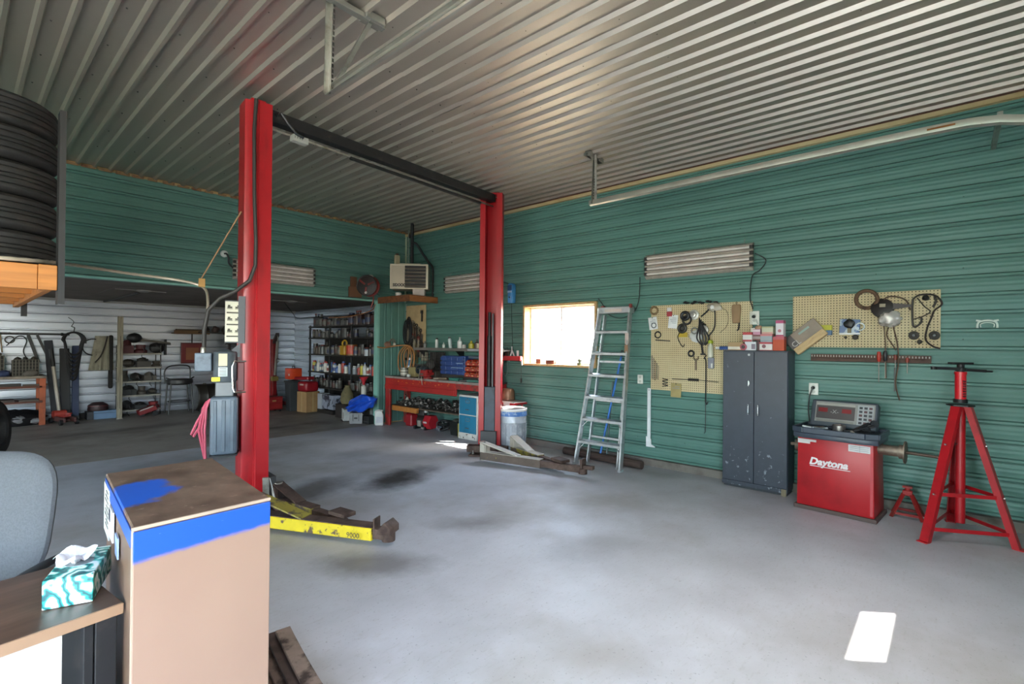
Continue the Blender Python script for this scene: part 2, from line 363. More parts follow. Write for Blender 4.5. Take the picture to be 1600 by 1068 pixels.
# left wall and front wall with the two door openings (behind the camera)
LD = ((1.0, 4.0, 2.0), (10.2, 11.2, 2.0))      # unseen side openings added to light the floor and low bay
b = MB().box(XL - .12, XL, YF - .1, LD[0][0], 0, 3.9).box(XL - .12, XL, LD[0][1], LD[1][0], 0, 3.9).box(XL - .12, XL, LD[1][1], YL + .1, 0, 3.9)
for y0, y1, z in LD:
    b.box(XL - .12, XL, y0, y1, z, 3.9); portal((XL - .14, (y0 + y1) / 2, z / 2), (0, -PI / 2, 0), z, y1 - y0)
struct(b.build('wall_left', M('teal_flat', '5f9e8e', 0.5)), 'green wall at the far left', 'wall')
D2 = (-4.2, -0.45, 2.9)
b = MB().box(XL, D2[0], YF - .1, YF, 0, 3.9).box(D2[1], 1.72, YF - .1, YF, 0, 3.9).box(5.35, XR + .1, YF - .1, YF, 0, 3.9).box(D2[0], D2[1], YF - .1, YF, D2[2], 3.9).box(1.72, 5.35, YF - .1, YF, 3.05, 3.9)
struct(b.build('wall_front', M('teal_flat', '5f9e8e', 0.5)), 'green front wall around the door openings', 'wall')
WX0, WX1, WQ0, WQ1 = 4.07, 4.67, 2.0, 2.235
d1 = holder('door_1', 'closed white sectional overhead door behind the camera', 'door')
for k in range(5):
    z0, z1 = 0.61 * k, 0.61 * k + 0.605
    b = MB()
    if z0 < WQ0 and z1 > WQ1: b.box(1.70, WX0, YF - .07, YF - .03, z0, z1).box(WX1, 5.37, YF - .07, YF - .03, z0, z1).box(WX0, WX1, YF - .07, YF - .03, z0, WQ0).box(WX0, WX1, YF - .07, YF - .03, WQ1, z1)
    else: b.box(1.70, 5.37, YF - .07, YF - .03, z0, z1)
    b.build('panel', P('cfcfca'), d1)
portal(((D2[0] + D2[1]) / 2, YF - 0.12, D2[2] / 2), (PI / 2, 0, 0), D2[1] - D2[0], D2[2])
portal((XR + 0.2, (WY0 + WY1) / 2, (WZ0 + WZ1) / 2), (0, PI / 2, 0), WZ1 - WZ0, WY1 - WY0)
# window
w = holder('window_1', 'horizontal sliding window in a pine jamb, glaring with daylight', 'window')
X0, X1 = XR - 0.045, XR + 0.15
b = MB().box(X0, X1, WY0 - .005, WY0 + .03, WZ0, WZ1).box(X0, X1, WY1 - .03, WY1 + .005, WZ0, WZ1).box(X0, X1, WY0 + .03, WY1 - .03, WZ1 - .03, WZ1 + .004).box(X0 - .01, X1, WY0 + .03, WY1 - .03, WZ0 - .004, WZ0 + .028)
b.build('jamb', pine, w, 0.002)
vin = P('e4e4e2', 0.4)
def sash(y0, y1, xs):
    z0, z1 = WZ0 + .03, WZ1 - .032; t = 0.028
    f = MB().box(xs, xs + .03, y0, y0 + t, z0, z1).box(xs, xs + .03, y1 - t, y1, z0, z1).box(xs, xs + .03, y0 + t, y1 - t, z0, z0 + t).box(xs, xs + .03, y0 + t, y1 - t, z1 - t, z1).build('sash', vin, w, 0.003)
    MB().box(xs + .012, xs + .018, y0 + t, y1 - t, z0 + t, z1 - t).build('pane', glass, f)
k = NT('window_glass'); k.t.nodes.remove(k.b)
tr = k.n('ShaderNodeBsdfTransparent'); gl = k.n('ShaderNodeBsdfGlossy'); gl.inputs['Roughness'].default_value = 0.03
mx = k.n('ShaderNodeMixShader'); mx.inputs[0].default_value = 0.05
tr.inputs[0].default_value = (0.95, 0.97, 0.96, 1)
k.l(tr.outputs[0], mx.inputs[1]); k.l(gl.outputs[0], mx.inputs[2]); k.l(mx.outputs[0], k.t.nodes['Material Output'].inputs[0])
glass = k.m
ym = (WY0 + WY1) / 2
sash(ym - 0.02, WY1 - .03, XR + 0.10); sash(WY0 + .03, ym + 0.02, XR + 0.065)

for lx, ly in FILL_LAMPS:
    tag(MB().box(lx - .64, lx + .64, ly - .16, ly + .16, 3.535, 3.655).build('added_lamp_housing', white), 'white ceiling lamp housing behind the camera' if lx > 1.5 else 'second white housing of an added fill lamp behind the camera', 'light fixture')  # unseen housings added to go with the fill lamps

# ================================================================== two-post vehicle lift
lift = thing('vehicle_lift', 'red two-post vehicle lift with a black overhead beam', 'vehicle lift', (3.36, 4.71, 0))
LO = Vector((3.36, 4.71, 0))
POSTH = 3.585
def post_frame(cx, cy, sgn, deg=30):
    """centre, inward normal, tangent of one post (both turned towards the open door side)"""
    a = math.radians(deg); n = Vector((sgn * math.cos(a), -math.sin(a), 0)); t = Vector((sgn * math.sin(a), math.cos(a), 0))
    return Vector((cx, cy, 0)) - LO, n, t
def make_post(cx, cy, sgn, deg):
    c, n, t = post_frame(cx, cy, sgn, deg); hw, d = (0.125, 0.21) if sgn > 0 else (0.155, 0.235)
    # folded channel: back web, stepped sides, inward lips; open towards the inside
    outer = [(-hw * 0.72, -d * .5), (hw * 0.72, -d * .5), (hw * .8, -d * .42), (hw * .8, -d * .08), (hw, 0), (hw, d * .5), (hw * .52, d * .5)]
    outer = [(-hw * .52, d * .5), (-hw, d * .5), (-hw, 0), (-hw * .8, -d * .08), (-hw * .8, -d * .42)] + outer
    inner = [(x * (1 - .07) if abs(x) > hw * .6 else x, y * .93 if y < 0 else (y - 0.012 if abs(x) > hw * .6 else y - .012)) for x, y in outer]
    poly = outer + inner[::-1]
    b = MB(); m = len(poly); vs = []
    for z in (0.02, POSTH): vs += [c + t * x + n * y + Vector((0, 0, z)) for x, y in poly]
    k = len(outer); fs = [(i, (i + 1) % m, m + (i + 1) % m, m + i) for i in range(m)]
    for o in (0, m): fs += [(o + i, o + i + 1, o + m - 2 - i, o + m - 1 - i) for i in range(k - 1)]
    b.add(vs, fs); po = b.build('post', red, lift)
    MB().obox(c + n * 0.08 + Vector((0, 0, 0.012)), (0.52, 0.46, 0.024), n, t).build('base_plate', rust, po, 0.003)
    b = MB()
    for i in (-1, 1):
        for j in (-1, 1): b.lathe([(0.016, 0), (0.016, 0.02), (0.008, 0.022), (0.008, 0.05)], 6, c + n * (0.08 + i * .2) + t * j * .18 + Vector((0, 0, 0.022)))
    b.build('anchor_bolt', steel, po)
    b = MB()
    for i in (-1, 1): b.prism([(-.13, 0), (-.02, 0), (-.02, .2)], c + t * (hw * .82 * i) + n * 0.0 + Vector((0, 0, 0.02)), -n, Vector((0, 0, 1)), 0.008)
    b.build('gusset', rust, po)
    # carriage behind the lips, cylinder above it, chain roller
    MB().obox(c + n * .045 + Vector((0, 0, 0.47)), (0.14, 0.15, 0.90), n, t).build('carriage', M('carriage_grey', '3b434d', .5, .3, '2b2f35', 6), po, 0.006)
    b = MB().cyl(c + n * .03 + t * .03 + Vector((0, 0, .9)), c + n * .03 + t * .03 + Vector((0, 0, 1.62)), 0.032).cyl(c + n * .03 + t * .03 + Vector((0, 0, 1.62)), c + n * .03 + t * .03 + Vector((0, 0, 1.95)), 0.022)
    b.build('hydraulic_cylinder', blackm, po)
    MB().bar(c + n * .07 - t * .03 + Vector((0, 0, .9)), c + n * .07 - t * .03 + Vector((0, 0, 1.93)), 0.025, 0.012).build('lift_chain', M('chain', '8c8f93', .35, .9), po)
    return po, c, n, t
postL, cL, nL, tL = make_post(1.745, 4.60, 1, 6)
postR, cR, nR, tR = make_post(4.99, 4.80, -1, 30)
# overhead beam
a, b_ = cL + nL * .02, cR + nR * .02
za = Vector((0, 0, 3.535))
MB().bar(a + za, b_ + za, 0.10, 0.105).build('crossbeam', blackm, lift, 0.004)
MB().bar(a + Vector((0, 0, 3.43)), b_ + Vector((0, 0, 3.43)), 0.012, 0.02).build('shutoff_bar', steel, lift)
d_ = (b_ - a)
MB().bar(a + d_ * .29 + Vector((0, 0, 3.415)), a + d_ * .92 + Vector((0, 0, 3.415)), 0.03, 0.032).build('padded_bar', blackm, lift, 0.006)
sw = MB().obox(a + d_ * .115 + Vector((0, -.03, 3.405)), (0.15, 0.06, 0.07), d_, (0, 0, 1)).build('limit_switch', P('b3b1a8', .5), lift, 0.004)
text('printing', '1 3 4 5', 0.03, a + d_ * .095 + Vector((0, -.066, 3.40)), d_, (0, 0, 1), black, sw)
b = MB().tube([cL + Vector((.10, -.14, z)) + Vector((dx, 0, 0)) for z, dx in ((3.5, 0.02), (3.54, .06), (3.46, .13), (3.40, .2), (3.385, .27))], 0.012, 6)
b.build('switch_cable', black, lift)
MB().obox(cL + nL * .0 - tL * .0 + Vector((0, 0, POSTH + .01)), (.12, .2, .03), nL, tL).build('post_cap', red, postL, .004)
MB().obox(cR + Vector((0, 0, POSTH + .01)), (.12, .2, .03), nR, tR).build('post_cap', red, postR, .004)
# swing arms
def arm(p, q, mout, mtop, w=0.11, gus=0.15, fr=.60, mg=None):
    p = Vector(p) - LO; q = Vector(q) - LO; d = (q - p); L = d.length; d.normalize(); s = Vector((d.y, -d.x, 0)); U = Vector((0, 0, 1))
    z0, h = 0.035, 0.095
    ar = MB().bar(p + U * (z0 + h / 2), p + d * L * fr + U * (z0 + h / 2), w, h).build('swing_arm', mout, lift, 0.005)
    MB().bar(p + d * .02 + U * (z0 + h + .003), p + d * L * fr + U * (z0 + h + .003), w * .96, .006).build('top_plate', mtop, ar)
    b = MB()
    for i in (-1, 1): b.prism([(0, 0), (.07, 0), (.07, gus - .03), (0, gus)], p + s * (w * .5 * i) + U * (z0 + h), d, U, 0.01 * i)
    b.bar(p + d * .0 + U * (z0 + h + gus), p + d * L * .38 + U * (z0 + h + .006), w, .012)
    b.obox(p + d * .075 + U * (z0 + h + gus * .4), (.012, w, gus * .8), d, s)
    b.build('gusset', mg or mtop, ar)
    inn = MB().bar(p + d * L * .5 + U * (z0 + h * .52), p + d * L * .97 + U * (z0 + h * .5), w * .72, h * .78).build('extension', rust, ar, 0.004)
    e = p + d * L * .97 + U * (z0 + .06)
    MB().lathe([(.05, -.06), (.05, .0), (.03, .01), (.03, .035)], 12, e).build('pad_cup', rust, ar)
    MB().cyl(p + U * .02, p + U * (z0 + h + .11), .032, 12).cyl(p + U * (z0 + h + .11), p + U * (z0 + h + .125), .045, 12).build('pivot_pin', steel, ar)
    return ar, e, d, s
U = Vector((0, 0, 1))
a1, e, d, s = arm((1.64, 4.20, 0), (2.18, 3.10, 0), yellow, rust, .115, .14, .88, yellow_old)
MB().prism([(-.07, 0), (.05, 0), (.05, .05), (.0, .09), (-.04, .05)], e - s * .07, d, U, .14).build('lift_pad', rust, a1, .004)
MB().obox(e - d * .1 + U * .05, (.012, .09, .1), d, s).build('pad_stop', rust, a1, .002)
text('printing', '9000', .055, Vector((2.02, 3.40, 0.055)) - LO - s * .0 + Vector((-.065, -.03, 0)), d, U, M('worn_print', '4b4038', .8), a1)
a2, e, d, s = arm((1.93, 4.50, 0), (2.07, 3.60, 0), yellow_old, rust, .10, .12)
MB().obox(e + U * .055, (.19, .12, .03), d, s).build('lift_pad', rust, a2, .004)
a3, e, d, s = arm((4.52, 4.50, 0), (4.79, 3.10, 0), M('dusty_rust', '5c4f46', .75, .1, '8a8040', 9, .6, .66, .15, None, .3), M('dusty_plate', 'a9a296', .6), .10, .12)
MB().obox(e + U * .06, (.03, .12, .10), d, s).obox(e + d * .07 + U * .02, (.12, .07, .04), d, s).build('lift_pad', rust, a3, .003)
a4, e, d, s = arm((5.04, 4.42, 0), (4.76, 3.42, 0), yellow_old, M('dusty_plate', 'a9a296', .6), .11, .14)
MB().obox(e + U * .05, (.2, .13, .035), d, s).build('lift_pad', rust, a4, .004)
for c, n, t, po in ((cL, nL, tL, postL), (cR, nR, tR, postR)):      # yokes that carry the arms
    MB().obox(c + n * .20 + Vector((0, 0, .085)), (.12, .56, .09), n, t).build('yoke', rust, po, .006)
    MB().obox(c + n * .15 + Vector((0, 0, .22)), (.05, .22, .2), n, t).build('yoke_plate', M('dusty_black', '3a3a3c', .6), po, .004)
MB().bar(Vector((1.78, 4.36, .10)) - LO, Vector((1.76, 4.33, .36)) - LO, .05, .02).bar(Vector((1.84, 4.30, .1)) - LO, Vector((1.80, 4.36, .34)) - LO, .012, .012).build('arm_restraint', steel, a1)
# power unit on the left post
pc = cL - nL * .225 - tL * .06 + Vector((0, 0, .03))
ex, ey = Vector((1, 0, 0)), Vector((0, 1, 0)); ex, ey = -nL, tL
ex = Vector((0.92, -0.39, 0)).normalized(); ey = Vector((0.39, 0.92, 0)).normalized()
ptank = M('tank_grey', '55606b', .42, 0, '3f464e', 5, .5, .8, .1)
b = MB().obox(pc + U * .78, (.20, .20, .48), ex, ey)
tank = b.build('oil_tank', ptank, lift, .025, True, 3)
b = MB()
for i in (-.07, 0.0, .07): b.obox(pc - ey * .101 + ex * i * .88 + U * .78, (.028, .010, .42), ex, ey)
b.build('tank_rib', ptank, tank, .004)
MB().obox(pc + U * .535, (.2, .2, .012), ex, ey).lathe([(.03, 0), (.03, .03)], 12, pc + ex * .06 + U * 1.02).build('tank_fitting', blackm, tank)
pm = pc + ex * .0 + U * 1.02
MB().obox(pm + U * .06, (.13, .13, .12), ex, ey).lathe([(.055, 0), (.05, .12)], 14, pm).build('pump_block', M('pump_grey', '6a6c6e', .5, .3), lift, .006)
mot = MB().lathe([(.082, 0), (.09, .012), (.09, .235), (.082, .25), (.05, .255), (.02, .27)], 24, pm + U * .12).build('motor', M('motor_grey', '4e545a', .4, 0, '3a3f44', 6), lift)
MB().obox(pm - ey * .091 + U * .305 - ex * .01, (.062, .004, .1), ex, ey).build('label_plate', P('cdbd96'), mot)
MB().obox(pm - ey * .091 + U * .205 - ex * .01, (.066, .004, .075), ex, ey).build('label_plate', P('bcc6c2'), mot)
b = MB()
for i in range(5): b.obox(pm - ey * .094 + U * (.18 + i * .013) - ex * .01, (.05, .002, .004), ex, ey)
b.build('fine_print', P('4a4f50'), mot)
MB().obox(pm - ey * .088 + U * .145 - ex * .06, (.06, .006, .035), ex, ey).build('warning_label', P('d8c81c'), mot)
tb = MB().obox(pm - ex * .155 + U * .285, (.12, .10, .15), ex, ey).build('terminal_box', M('box_blue_grey', '5b6774', .5, 0, '454e58', 12), lift, .006)
MB().lathe([(.02, 0), (.02, .04), (.014, .05)], 12, pm - ex * .16 + U * .36).build('conduit_nut', steel, tb)
MB().tube([cL + Vector((-.10, -.12, z)) + Vector((dx, 0, 0)) for z, dx in ((1.34, .0), (1.34, -.09), (1.30, -.105), (1.12, -.105), (1.08, -.09), (1.08, 0))], .007, 6).build('release_handle', chrome, lift)
MB().obox(cL + Vector((-.118, -.07, 1.21)), (.05, .07, .24), ex, ey).build('release_box', M('maroon', '5c1a1c', .5), lift, .004)
b = MB()
for k in range(3):
    o0 = pc - ex * (.13 + .012 * k) - ey * .04
    b.tube([o0 + Vector((.03, 0, 1.0 - .01 * k)), o0 + Vector((0, -.01, .93)), o0 + Vector((-.012 - .01 * k, -.01, .75)), o0 + Vector((.01 * k, 0, .5)), o0 + Vector((-.02 + .02 * k, 0, .3 - .04 * k))], .009, 6)
b.tube([pc - ex * .14 - ey * .05 + U * .92, pc - ex * .19 - ey * .05 + U * .82, pc - ex * .23 - ey * .05 + U * .72, pc - ex * .215 - ey * .06 + U * .70, pc - ex * .16 - ey * .05 + U * .80], .011, 6)
b.build('red_hose', M('pink_hose', 'b5485c', .5), lift)
# pictogram sheet on a dark bracket
sc = cL + Vector((-.185, -.05, -.115))
sg = MB().obox(sc + U * 1.79 + Vector((.02, .02, 0)), (.135, .014, .36), ex, ey).obox(cL + Vector((-.125, -.09, 1.69)), (.05, .05, .40), ex, ey).prism([(0, 0), (.12, 0), (.12, .12)], sc + U * 1.49 - ex * .06, ex, Vector((0, 0, 1)), .01).build('sign_bracket', P('33363b', .5), lift)
MB().obox(sc + U * 1.79 + Vector((.012, .005, 0)), (.125, .012, .34), ex, ey).build('sign_sheet', P('c8c2ae', .6), sg, .001)
b = MB(); g0 = sc + Vector((.010, -.002, 0))
for r in range(3):
    b.obox(g0 + U * (1.865 - r * .10), (.105, .002, .012), ex, ey)
    for c2 in (-1, 1):
        q = g0 + ex * (.029 * c2) + U * (1.91 - r * .10)
        b.obox(q, (.036, .003, .014), ex, ey).obox(q + U * .013 + ex * .006 * c2, (.018, .003, .014), ex, ey).obox(q - U * .012, (.042, .003, .004), ex, ey)
b.build('pictogram', P('4a463c', .7), sg)
# black hose that runs down the outside of the left post and away to the power unit
b = MB().tube([cL + Vector((x, y, z)) for x, y, z in ((-.06, -.17, 3.57), (-.075, -.175, 3.3), (-.07, -.18, 2.75), (-.055, -.185, 2.35), (-.06, -.19, 2.15), (-.10, -.18, 2.02), (-.2, -.14, 1.92), (-.30, -.1, 1.86), (-.37, -.06, 1.76), (-.385, -.02, 1.6), (-.38, .0, 1.46))], .016, 8)
b.build('power_cable', P('2b2724', .6), lift)

# ================================================================== flexible conduit, tag cord, plug box
b = MB()
pts = [(-.2, 4.05, 1.96), (.30, 4.0, 1.965), (.55, 4.6, 2.03), (.95, 5.0, 2.05), (1.30, 5.0, 2.03), (1.46, 4.95, 1.98), (1.45, 4.80, 1.85), (1.41, 4.71, 1.68), (1.385, 4.66, 1.54), (1.38, 4.64, 1.46)]
def smooth(pts, n=6):
    P_ = [Vector(p) for p in pts]; out = []
    for i in range(len(P_) - 1):
        p0, p1, p2, p3 = P_[max(i - 1, 0)], P_[i], P_[i + 1], P_[min(i + 2, len(P_) - 1)]
        for j in range(n):
            t = j / n; out.append(0.5 * ((2 * p1) + (p2 - p0) * t + (2 * p0 - 5 * p1 + 4 * p2 - p3) * t * t + (3 * p1 - p0 - 3 * p2 + p3) * t ** 3))
    out.append(P_[-1]); return out
sp = smooth(pts, 14)
tag(MB().tube(sp, [.0105 + .002 * (i % 2) for i in range(len(sp))], 8).build('flexible_conduit', M('conduit', 'b5ab98', .45, .6)), 'pale armoured flexible conduit looping from the tyre shelf to the lift motor', 'conduit')
tc = thing('tag_cord', 'tan cord with a cardboard tag tied to the conduit and the red post', 'cord', (1.46, 4.95, 2.0))
MB().tube([Vector((1.62, 4.55, 2.62)) - Vector((1.46, 4.95, 2.0)), Vector((1.44, 4.94, 2.06)) - Vector((1.46, 4.95, 2.0))], .006, 6).build('cord', P('9c7a58', .8), tc)
MB().obox((-.02, -.02, .02), (.05, .02, .075), (1, 0, 0), (0, 1, 0)).build('cardboard_tag', P('a8814c', .8), tc, .003)

# ================================================================== foreground: metal cabinet, desk, tissue box, chair, steel strips
FA = math.radians(5.0)
cab = thing('metal_cabinet', 'tan metal cabinet with blue paint across its worn brown top', 'cabinet', (.323, 1.638, 0), -.083)
CW, CDp, CH = .358, .748, 1.0
k = NT('cabinet_front'); 
base = k.ramp(k.noise(1.5, 3), .3, .7, C('84695a'), C('8e7362'))
sx = k.n('ShaderNodeSeparateXYZ'); k.l(k.tc.outputs['Object'], sx.inputs[0])
edge = k.math('ADD', sx.outputs[2], k.math('MULTIPLY', k.noise(30, 4), .012))
edge = k.math('ADD', edge, k.math('MULTIPLY', sx.outputs[0], -.035))
band = k.ramp(k.math('SUBTRACT', edge, .905), 0.0, 0.012)
scr2 = k.ramp(k.noise(40, 4, (.6, 1, 5)), .70, .74)
blue = k.mix(scr2, C('1548a6'), C('8f9ab0'))
k.l(k.mix(band, base, blue), k.b.inputs['Base Color']); k.b.inputs['Roughness'].default_value = .42
front_m = k.m
side_m = M('cabinet_side_dim', '6d5646', .38, 0, '59473a', 2, .45, .7, .08)  # side coloured darker than the front to imitate its weaker light
k = NT('cabinet_top')
base = k.ramp(k.noise(6, 6, (1.5, 1, 1)), .3, .7, C('4a382e'), C('776253'))
base = k.mix(k.ramp(k.noise(16, 6), .6, .7), base, C('8d7b6d'))
mp = k.n('ShaderNodeMapping', vector_type='TEXTURE'); mp.inputs['Location'].default_value = (.05, .36, 1.0); mp.inputs['Scale'].default_value = (.19, .34, 1); mp.inputs['Rotation'].default_value = (0, 0, -.3)
k.l(k.tc.outputs['Object'], mp.inputs[0]); ln = k.n('ShaderNodeVectorMath', operation='LENGTH'); k.l(mp.outputs[0], ln.inputs[0])
dd = k.math('ADD', ln.outputs['Value'], k.math('MULTIPLY', k.noise(9, 6), .9))
k.l(k.mix(k.ramp(dd, .85, 1.3, (1, 1, 1, 1), (0, 0, 0, 1)), base, C('1c55b8')), k.b.inputs['Base Color']); k.b.inputs['Roughness'].default_value = .5
top_m = k.m
MB().box(0.004, CW - .004, 0.004, CDp - .004, 0, CH - .004).build('body', side_m, cab, .003)
MB().box(0, CW, -.004, .004, 0, CH - .012).build('front_panel', front_m, cab, .002)
MB().box(0, CW, -.003, CDp, CH - .012, CH).build('top_panel', top_m, cab, .003)
MB().box(-.003, .004, .0, .010, 0, CH - .002).box(-.002, CW, -.0045, .002, CH - .008, CH + .001).build('worn_edge', M('worn_edge', 'b9a491', .4, .4), cab)
MB().box(-.003, .0, 0.02, CDp - .02, CH - .06, CH - .012).build('blue_band', P('2350a4', .4), cab)
b = MB(); b.box(-.005, -.001, .57, .74, .80, .975); pap = b.build('paper_notice', P('c9c9c6'), cab)
b = MB()
for i in range(8): b.box(-.0065, -.005, .585, .585 + .07 + .06 * ((i * 7) % 3) / 3, .955 - i * .017, .961 - i * .017)
b.build('print_line', P('6f6f6c'), pap)
MB().box(-.006, -.001, .44, .55, .83, .93).build('paper_notice', P('d4d6d6'), cab)
MB().box(-.0075, -.006, .50, .545, .885, .925).build('dark_mark', P('3a3a44'), cab)
MB().box(-.005, -.001, .30, .37, .82, .885).build('blue_sticker', P('8fa3c8'), cab)

for c_ in [q for p_ in cab.children for q in (p_, *p_.children)]:
    for v_ in c_.data.vertices: v_.co.y += v_.co.x * .10

desk = thing('desk', 'brown wood-top desk against the tan cabinet', 'desk', (.335, 1.80, 0), math.radians(7))
desk_top = M('desk_laminate', '5b463a', .4, 0, '43332a', 3, .4, .7, .15, (1, 9, 9))
MB().box(-1.3, .0, 0.004, .47, .712, .74).build('desktop', desk_top, desk, .002)
MB().box(-1.3, .0, -.004, .004, .710, .741).build('front_edging', M('edging', '8d7058', .4), desk, .002)
MB().box(-1.3, -.13, .02, .035, .06, .70).build('modesty_panel', P('e3e3dd', .45), desk, .002)
b = MB().box(-.06, -.01, .015, .05, 0, .71).box(-.055, -.045, .05, .44, .0, .71).box(-.06, -.01, .42, .46, 0, .71)
b.build('leg', blackm, desk, .002)
MB().box(-.085, -.062, .02, .05, 0, .70).build('leg', blackm, desk, .002)
tb = thing('tissue_box', 'teal and white patterned tissue box on the brown desk', 'tissue box', (.262, 1.995, .7415), math.radians(-20))
k = NT('tissue_print'); wv = k.n('ShaderNodeTexWave'); wv.inputs['Scale'].default_value = 4; wv.inputs['Distortion'].default_value = 22; wv.inputs['Detail'].default_value = 3; wv.inputs['Detail Scale'].default_value = 2.5
k.l(k.tc.outputs['Object'], wv.inputs[0]); cr = k.n('ShaderNodeValToRGB'); k.l(wv.outputs['Fac'], cr.inputs[0])
e = cr.color_ramp.elements; e[0].color = C('0f4f58'); e[1].color = C('e4f0ee'); e[1].position = .8
x_ = e.new(.3); x_.color = C('1fa79a'); x_ = e.new(.55); x_.color = C('7fd0c6')
k.l(cr.outputs[0], k.b.inputs['Base Color']); k.b.inputs['Roughness'].default_value = .35
b = MB(); hx, hy, hz_ = .056, .115, .082
b.box(-hx, hx, -hy, hy, 0, hz_); b.build('carton', k.m, tb, .002)
b = MB().lathe([(.001, 0), (.035, .0), (.035, .0015), (.001, .0015)], 16, (0, 0, hz_)); b.build('slot_film', P('7c8286', .25), tb)
def tis(u, v):
    a = 2 * PI * u; r = .012 + .05 * v; return Vector((r * .75 * math.cos(a) * (1 + .25 * math.sin(3 * a)) - .01, r * 1.15 * math.sin(a) * (1 + .2 * math.cos(5 * a)) - .02 * v, hz_ + .002 + .034 * math.sin(v * 2.2) + .012 * math.sin(4 * a) * v))
MB().grid(tis, 28, 6).build('tissue', P('e9e9ec', .8), tb, merge=True)

ch = thing('office_chair', 'grey upholstered office chair with a black armrest behind the desk', 'chair', (.05, 2.83, 0), math.radians(-40))
fab = M('grey_fabric', '4f5256', .9, 0, '484b4f', 160, .45, .6, .06, None, .2)
def pad(cx, cy, cz, w, h, t, tilt):
    def fn(u, v):
        a, bb = 2 * PI * u, PI * v; sa, ca = math.sin(a), math.cos(a)
        e = .55; r = math.sin(bb) ** .6
        px = abs(ca) ** e * math.copysign(1, ca) * r * w / 2; pz = abs(sa) ** e * math.copysign(1, sa) * r * h / 2; py = math.cos(bb) * t / 2 + .09 * (px / (w / 2)) ** 2 * -1 * .5
        return Vector((cx + px, cy + py + tilt * pz, cz + pz))
    return MB().grid(fn, 36, 12)
bk = pad(0, .05, .80, .56, .50, .11, .18).build('backrest', fab, ch, merge=True)
pad(0, .11, .78, .48, .42, .05, .18).build('back_shell', black, bk, merge=True)
st_ = MB().lathe([(.05, 0), (.27, .012), (.285, .05), (.26, .085), (.02, .095)], 30, (0, -.22, .42)).build('seat', fab, ch)
MB().bar((0, .12, .62), (0, .05, .40), .07, .025).bar((0, .05, .40), (0, -.2, .40), .07, .025).build('back_bracket', blackm, ch)
MB().cyl((0, -.2, .10), (0, -.2, .42), .028).build('gas_column', blackm, ch)
for k in range(5):
    a = 2 * PI * k / 5 + .3; q = Vector((.3 * math.cos(a), -.2 + .3 * math.sin(a), 0))
    lg = MB().bar((0, -.2, .11), (q.x, q.y, .085), .05, .04, (0, 0, 1), .03, .025).build('leg', black, ch, .005)
    MB().lathe([(.026, -.02), (.026, .02)], 14, (q.x, q.y, .026), (math.cos(a), math.sin(a), 0)).cyl((q.x, q.y, .03), (q.x, q.y, .08), .008).build('caster', black, lg)
for sx_ in (-1, 1):
    ar = MB().grid(lambda u, v: Vector((sx_ * .33 + .035 * math.cos(2 * PI * v) * (1 - .3 * (2 * u - 1) ** 4), -.34 + .30 * u, .655 + .016 * math.sin(2 * PI * v) - .02 * (1 - u) ** 3)), 10, 12)
    ar.lathe([(.02, 0), (.001, .004)], 8, (sx_ * .33, -.34, .64), (0, -1, 0)); ar.lathe([(.02, 0), (.001, .004)], 8, (sx_ * .33, -.04, .655), (0, 1, 0))
    o = ar.build('armrest', black, ch, merge=True)
    MB().tube([(sx_ * .33, -.06, .65), (sx_ * .32, -.10, .52), (sx_ * .26, -.14, .45), (sx_ * .1, -.18, .425)], .016, 8).build('arm_support', black, o)

sp_ = thing('leaf_spring', 'stack of worn rust-brown steel strips on the floor beside the tan cabinet', 'spring', (.905, 2.17, 0), math.radians(-10))
for i in range(6):
    def fn(u, v, i=i):
        y = -.62 + u * (1.0 - .05 * i); zz = .012 + .026 * i + .05 * (u - .55) ** 2
        return Vector((-.05 + .03 * i - .018 * (i % 2) + (.06 if v > .5 else 0), y - .05 * i * (-1), zz))
    b = MB(); n_ = 10; vs = []
    for j in range(n_ + 1):
        u = j / n_; y = -.62 + .06 * i * .5 + u * (1.02 - .07 * i); zz = .006 + .024 * i + .06 * (u - .5) ** 2; x0 = -.10 + .034 * i
        vs += [(x0, y, zz), (x0 + .065, y, zz), (x0 + .065, y, zz + .016), (x0, y, zz + .016)]
    fs = [(0, 1, 2, 3), (4 * n_ + 3, 4 * n_ + 2, 4 * n_ + 1, 4 * n_)]
    for j in range(n_): fs += [(4 * j + q, 4 * j + (q + 1) % 4, 4 * j + 4 + (q + 1) % 4, 4 * j + 4 + q) for q in range(4)]
    b.add(vs, fs).build('leaf', M('strip_rust%d' % (i % 3), ('6b5a52', '4a3d38', '857468')[i % 3], .7, .2, '3c302b', 12, .45, .6, .15), sp_, .002)

# ================================================================== tyre shelf at the left
shf = thing('tyre_shelf', 'orange pine shelf platform carrying the tyres, with a dark steel upright', 'shelf', (-.85, 5.2, 0))
o0 = Vector((-.85, 5.2, 0))
def L3(*p): return Vector(p) - o0
for k in range(9): MB().box(-1.3, 1.25, -1.16 + k * .262, -1.16 + k * .262 + .255, 1.925, 1.945).build('plank', oldpine, shf, .002)
MB().box(-1.3, 1.17, -1.2, -1.162, 1.80, 1.945).box(1.172, 1.255, -1.205, -1.165, 1.80, 1.948).build('front_board', oldpine, shf, .003)
MB().box(1.20, 1.24, -1.16, 1.2, 1.80, 1.925).build('side_board', oldpine, shf, .003)
for k in range(5): MB().box(-1.3, 1.20, -.95 + k * .5, -.912 + k * .5, 1.82, 1.925).build('joist', oldpine, shf, .002)
MB().prism([(0, 0), (.030, 0), (.030, .006), (.006, .006), (.006, .10), (0, .10)], (1.257, -1.212, 1.72), (1, 0, 0), (0, 1, 0), 1.16).build('upright', P('171616', .6), shf)
MB().box(1.25, 1.29, 1.12, 1.16, 1.72, 3.66).build('upright', P('171616', .6), shf)
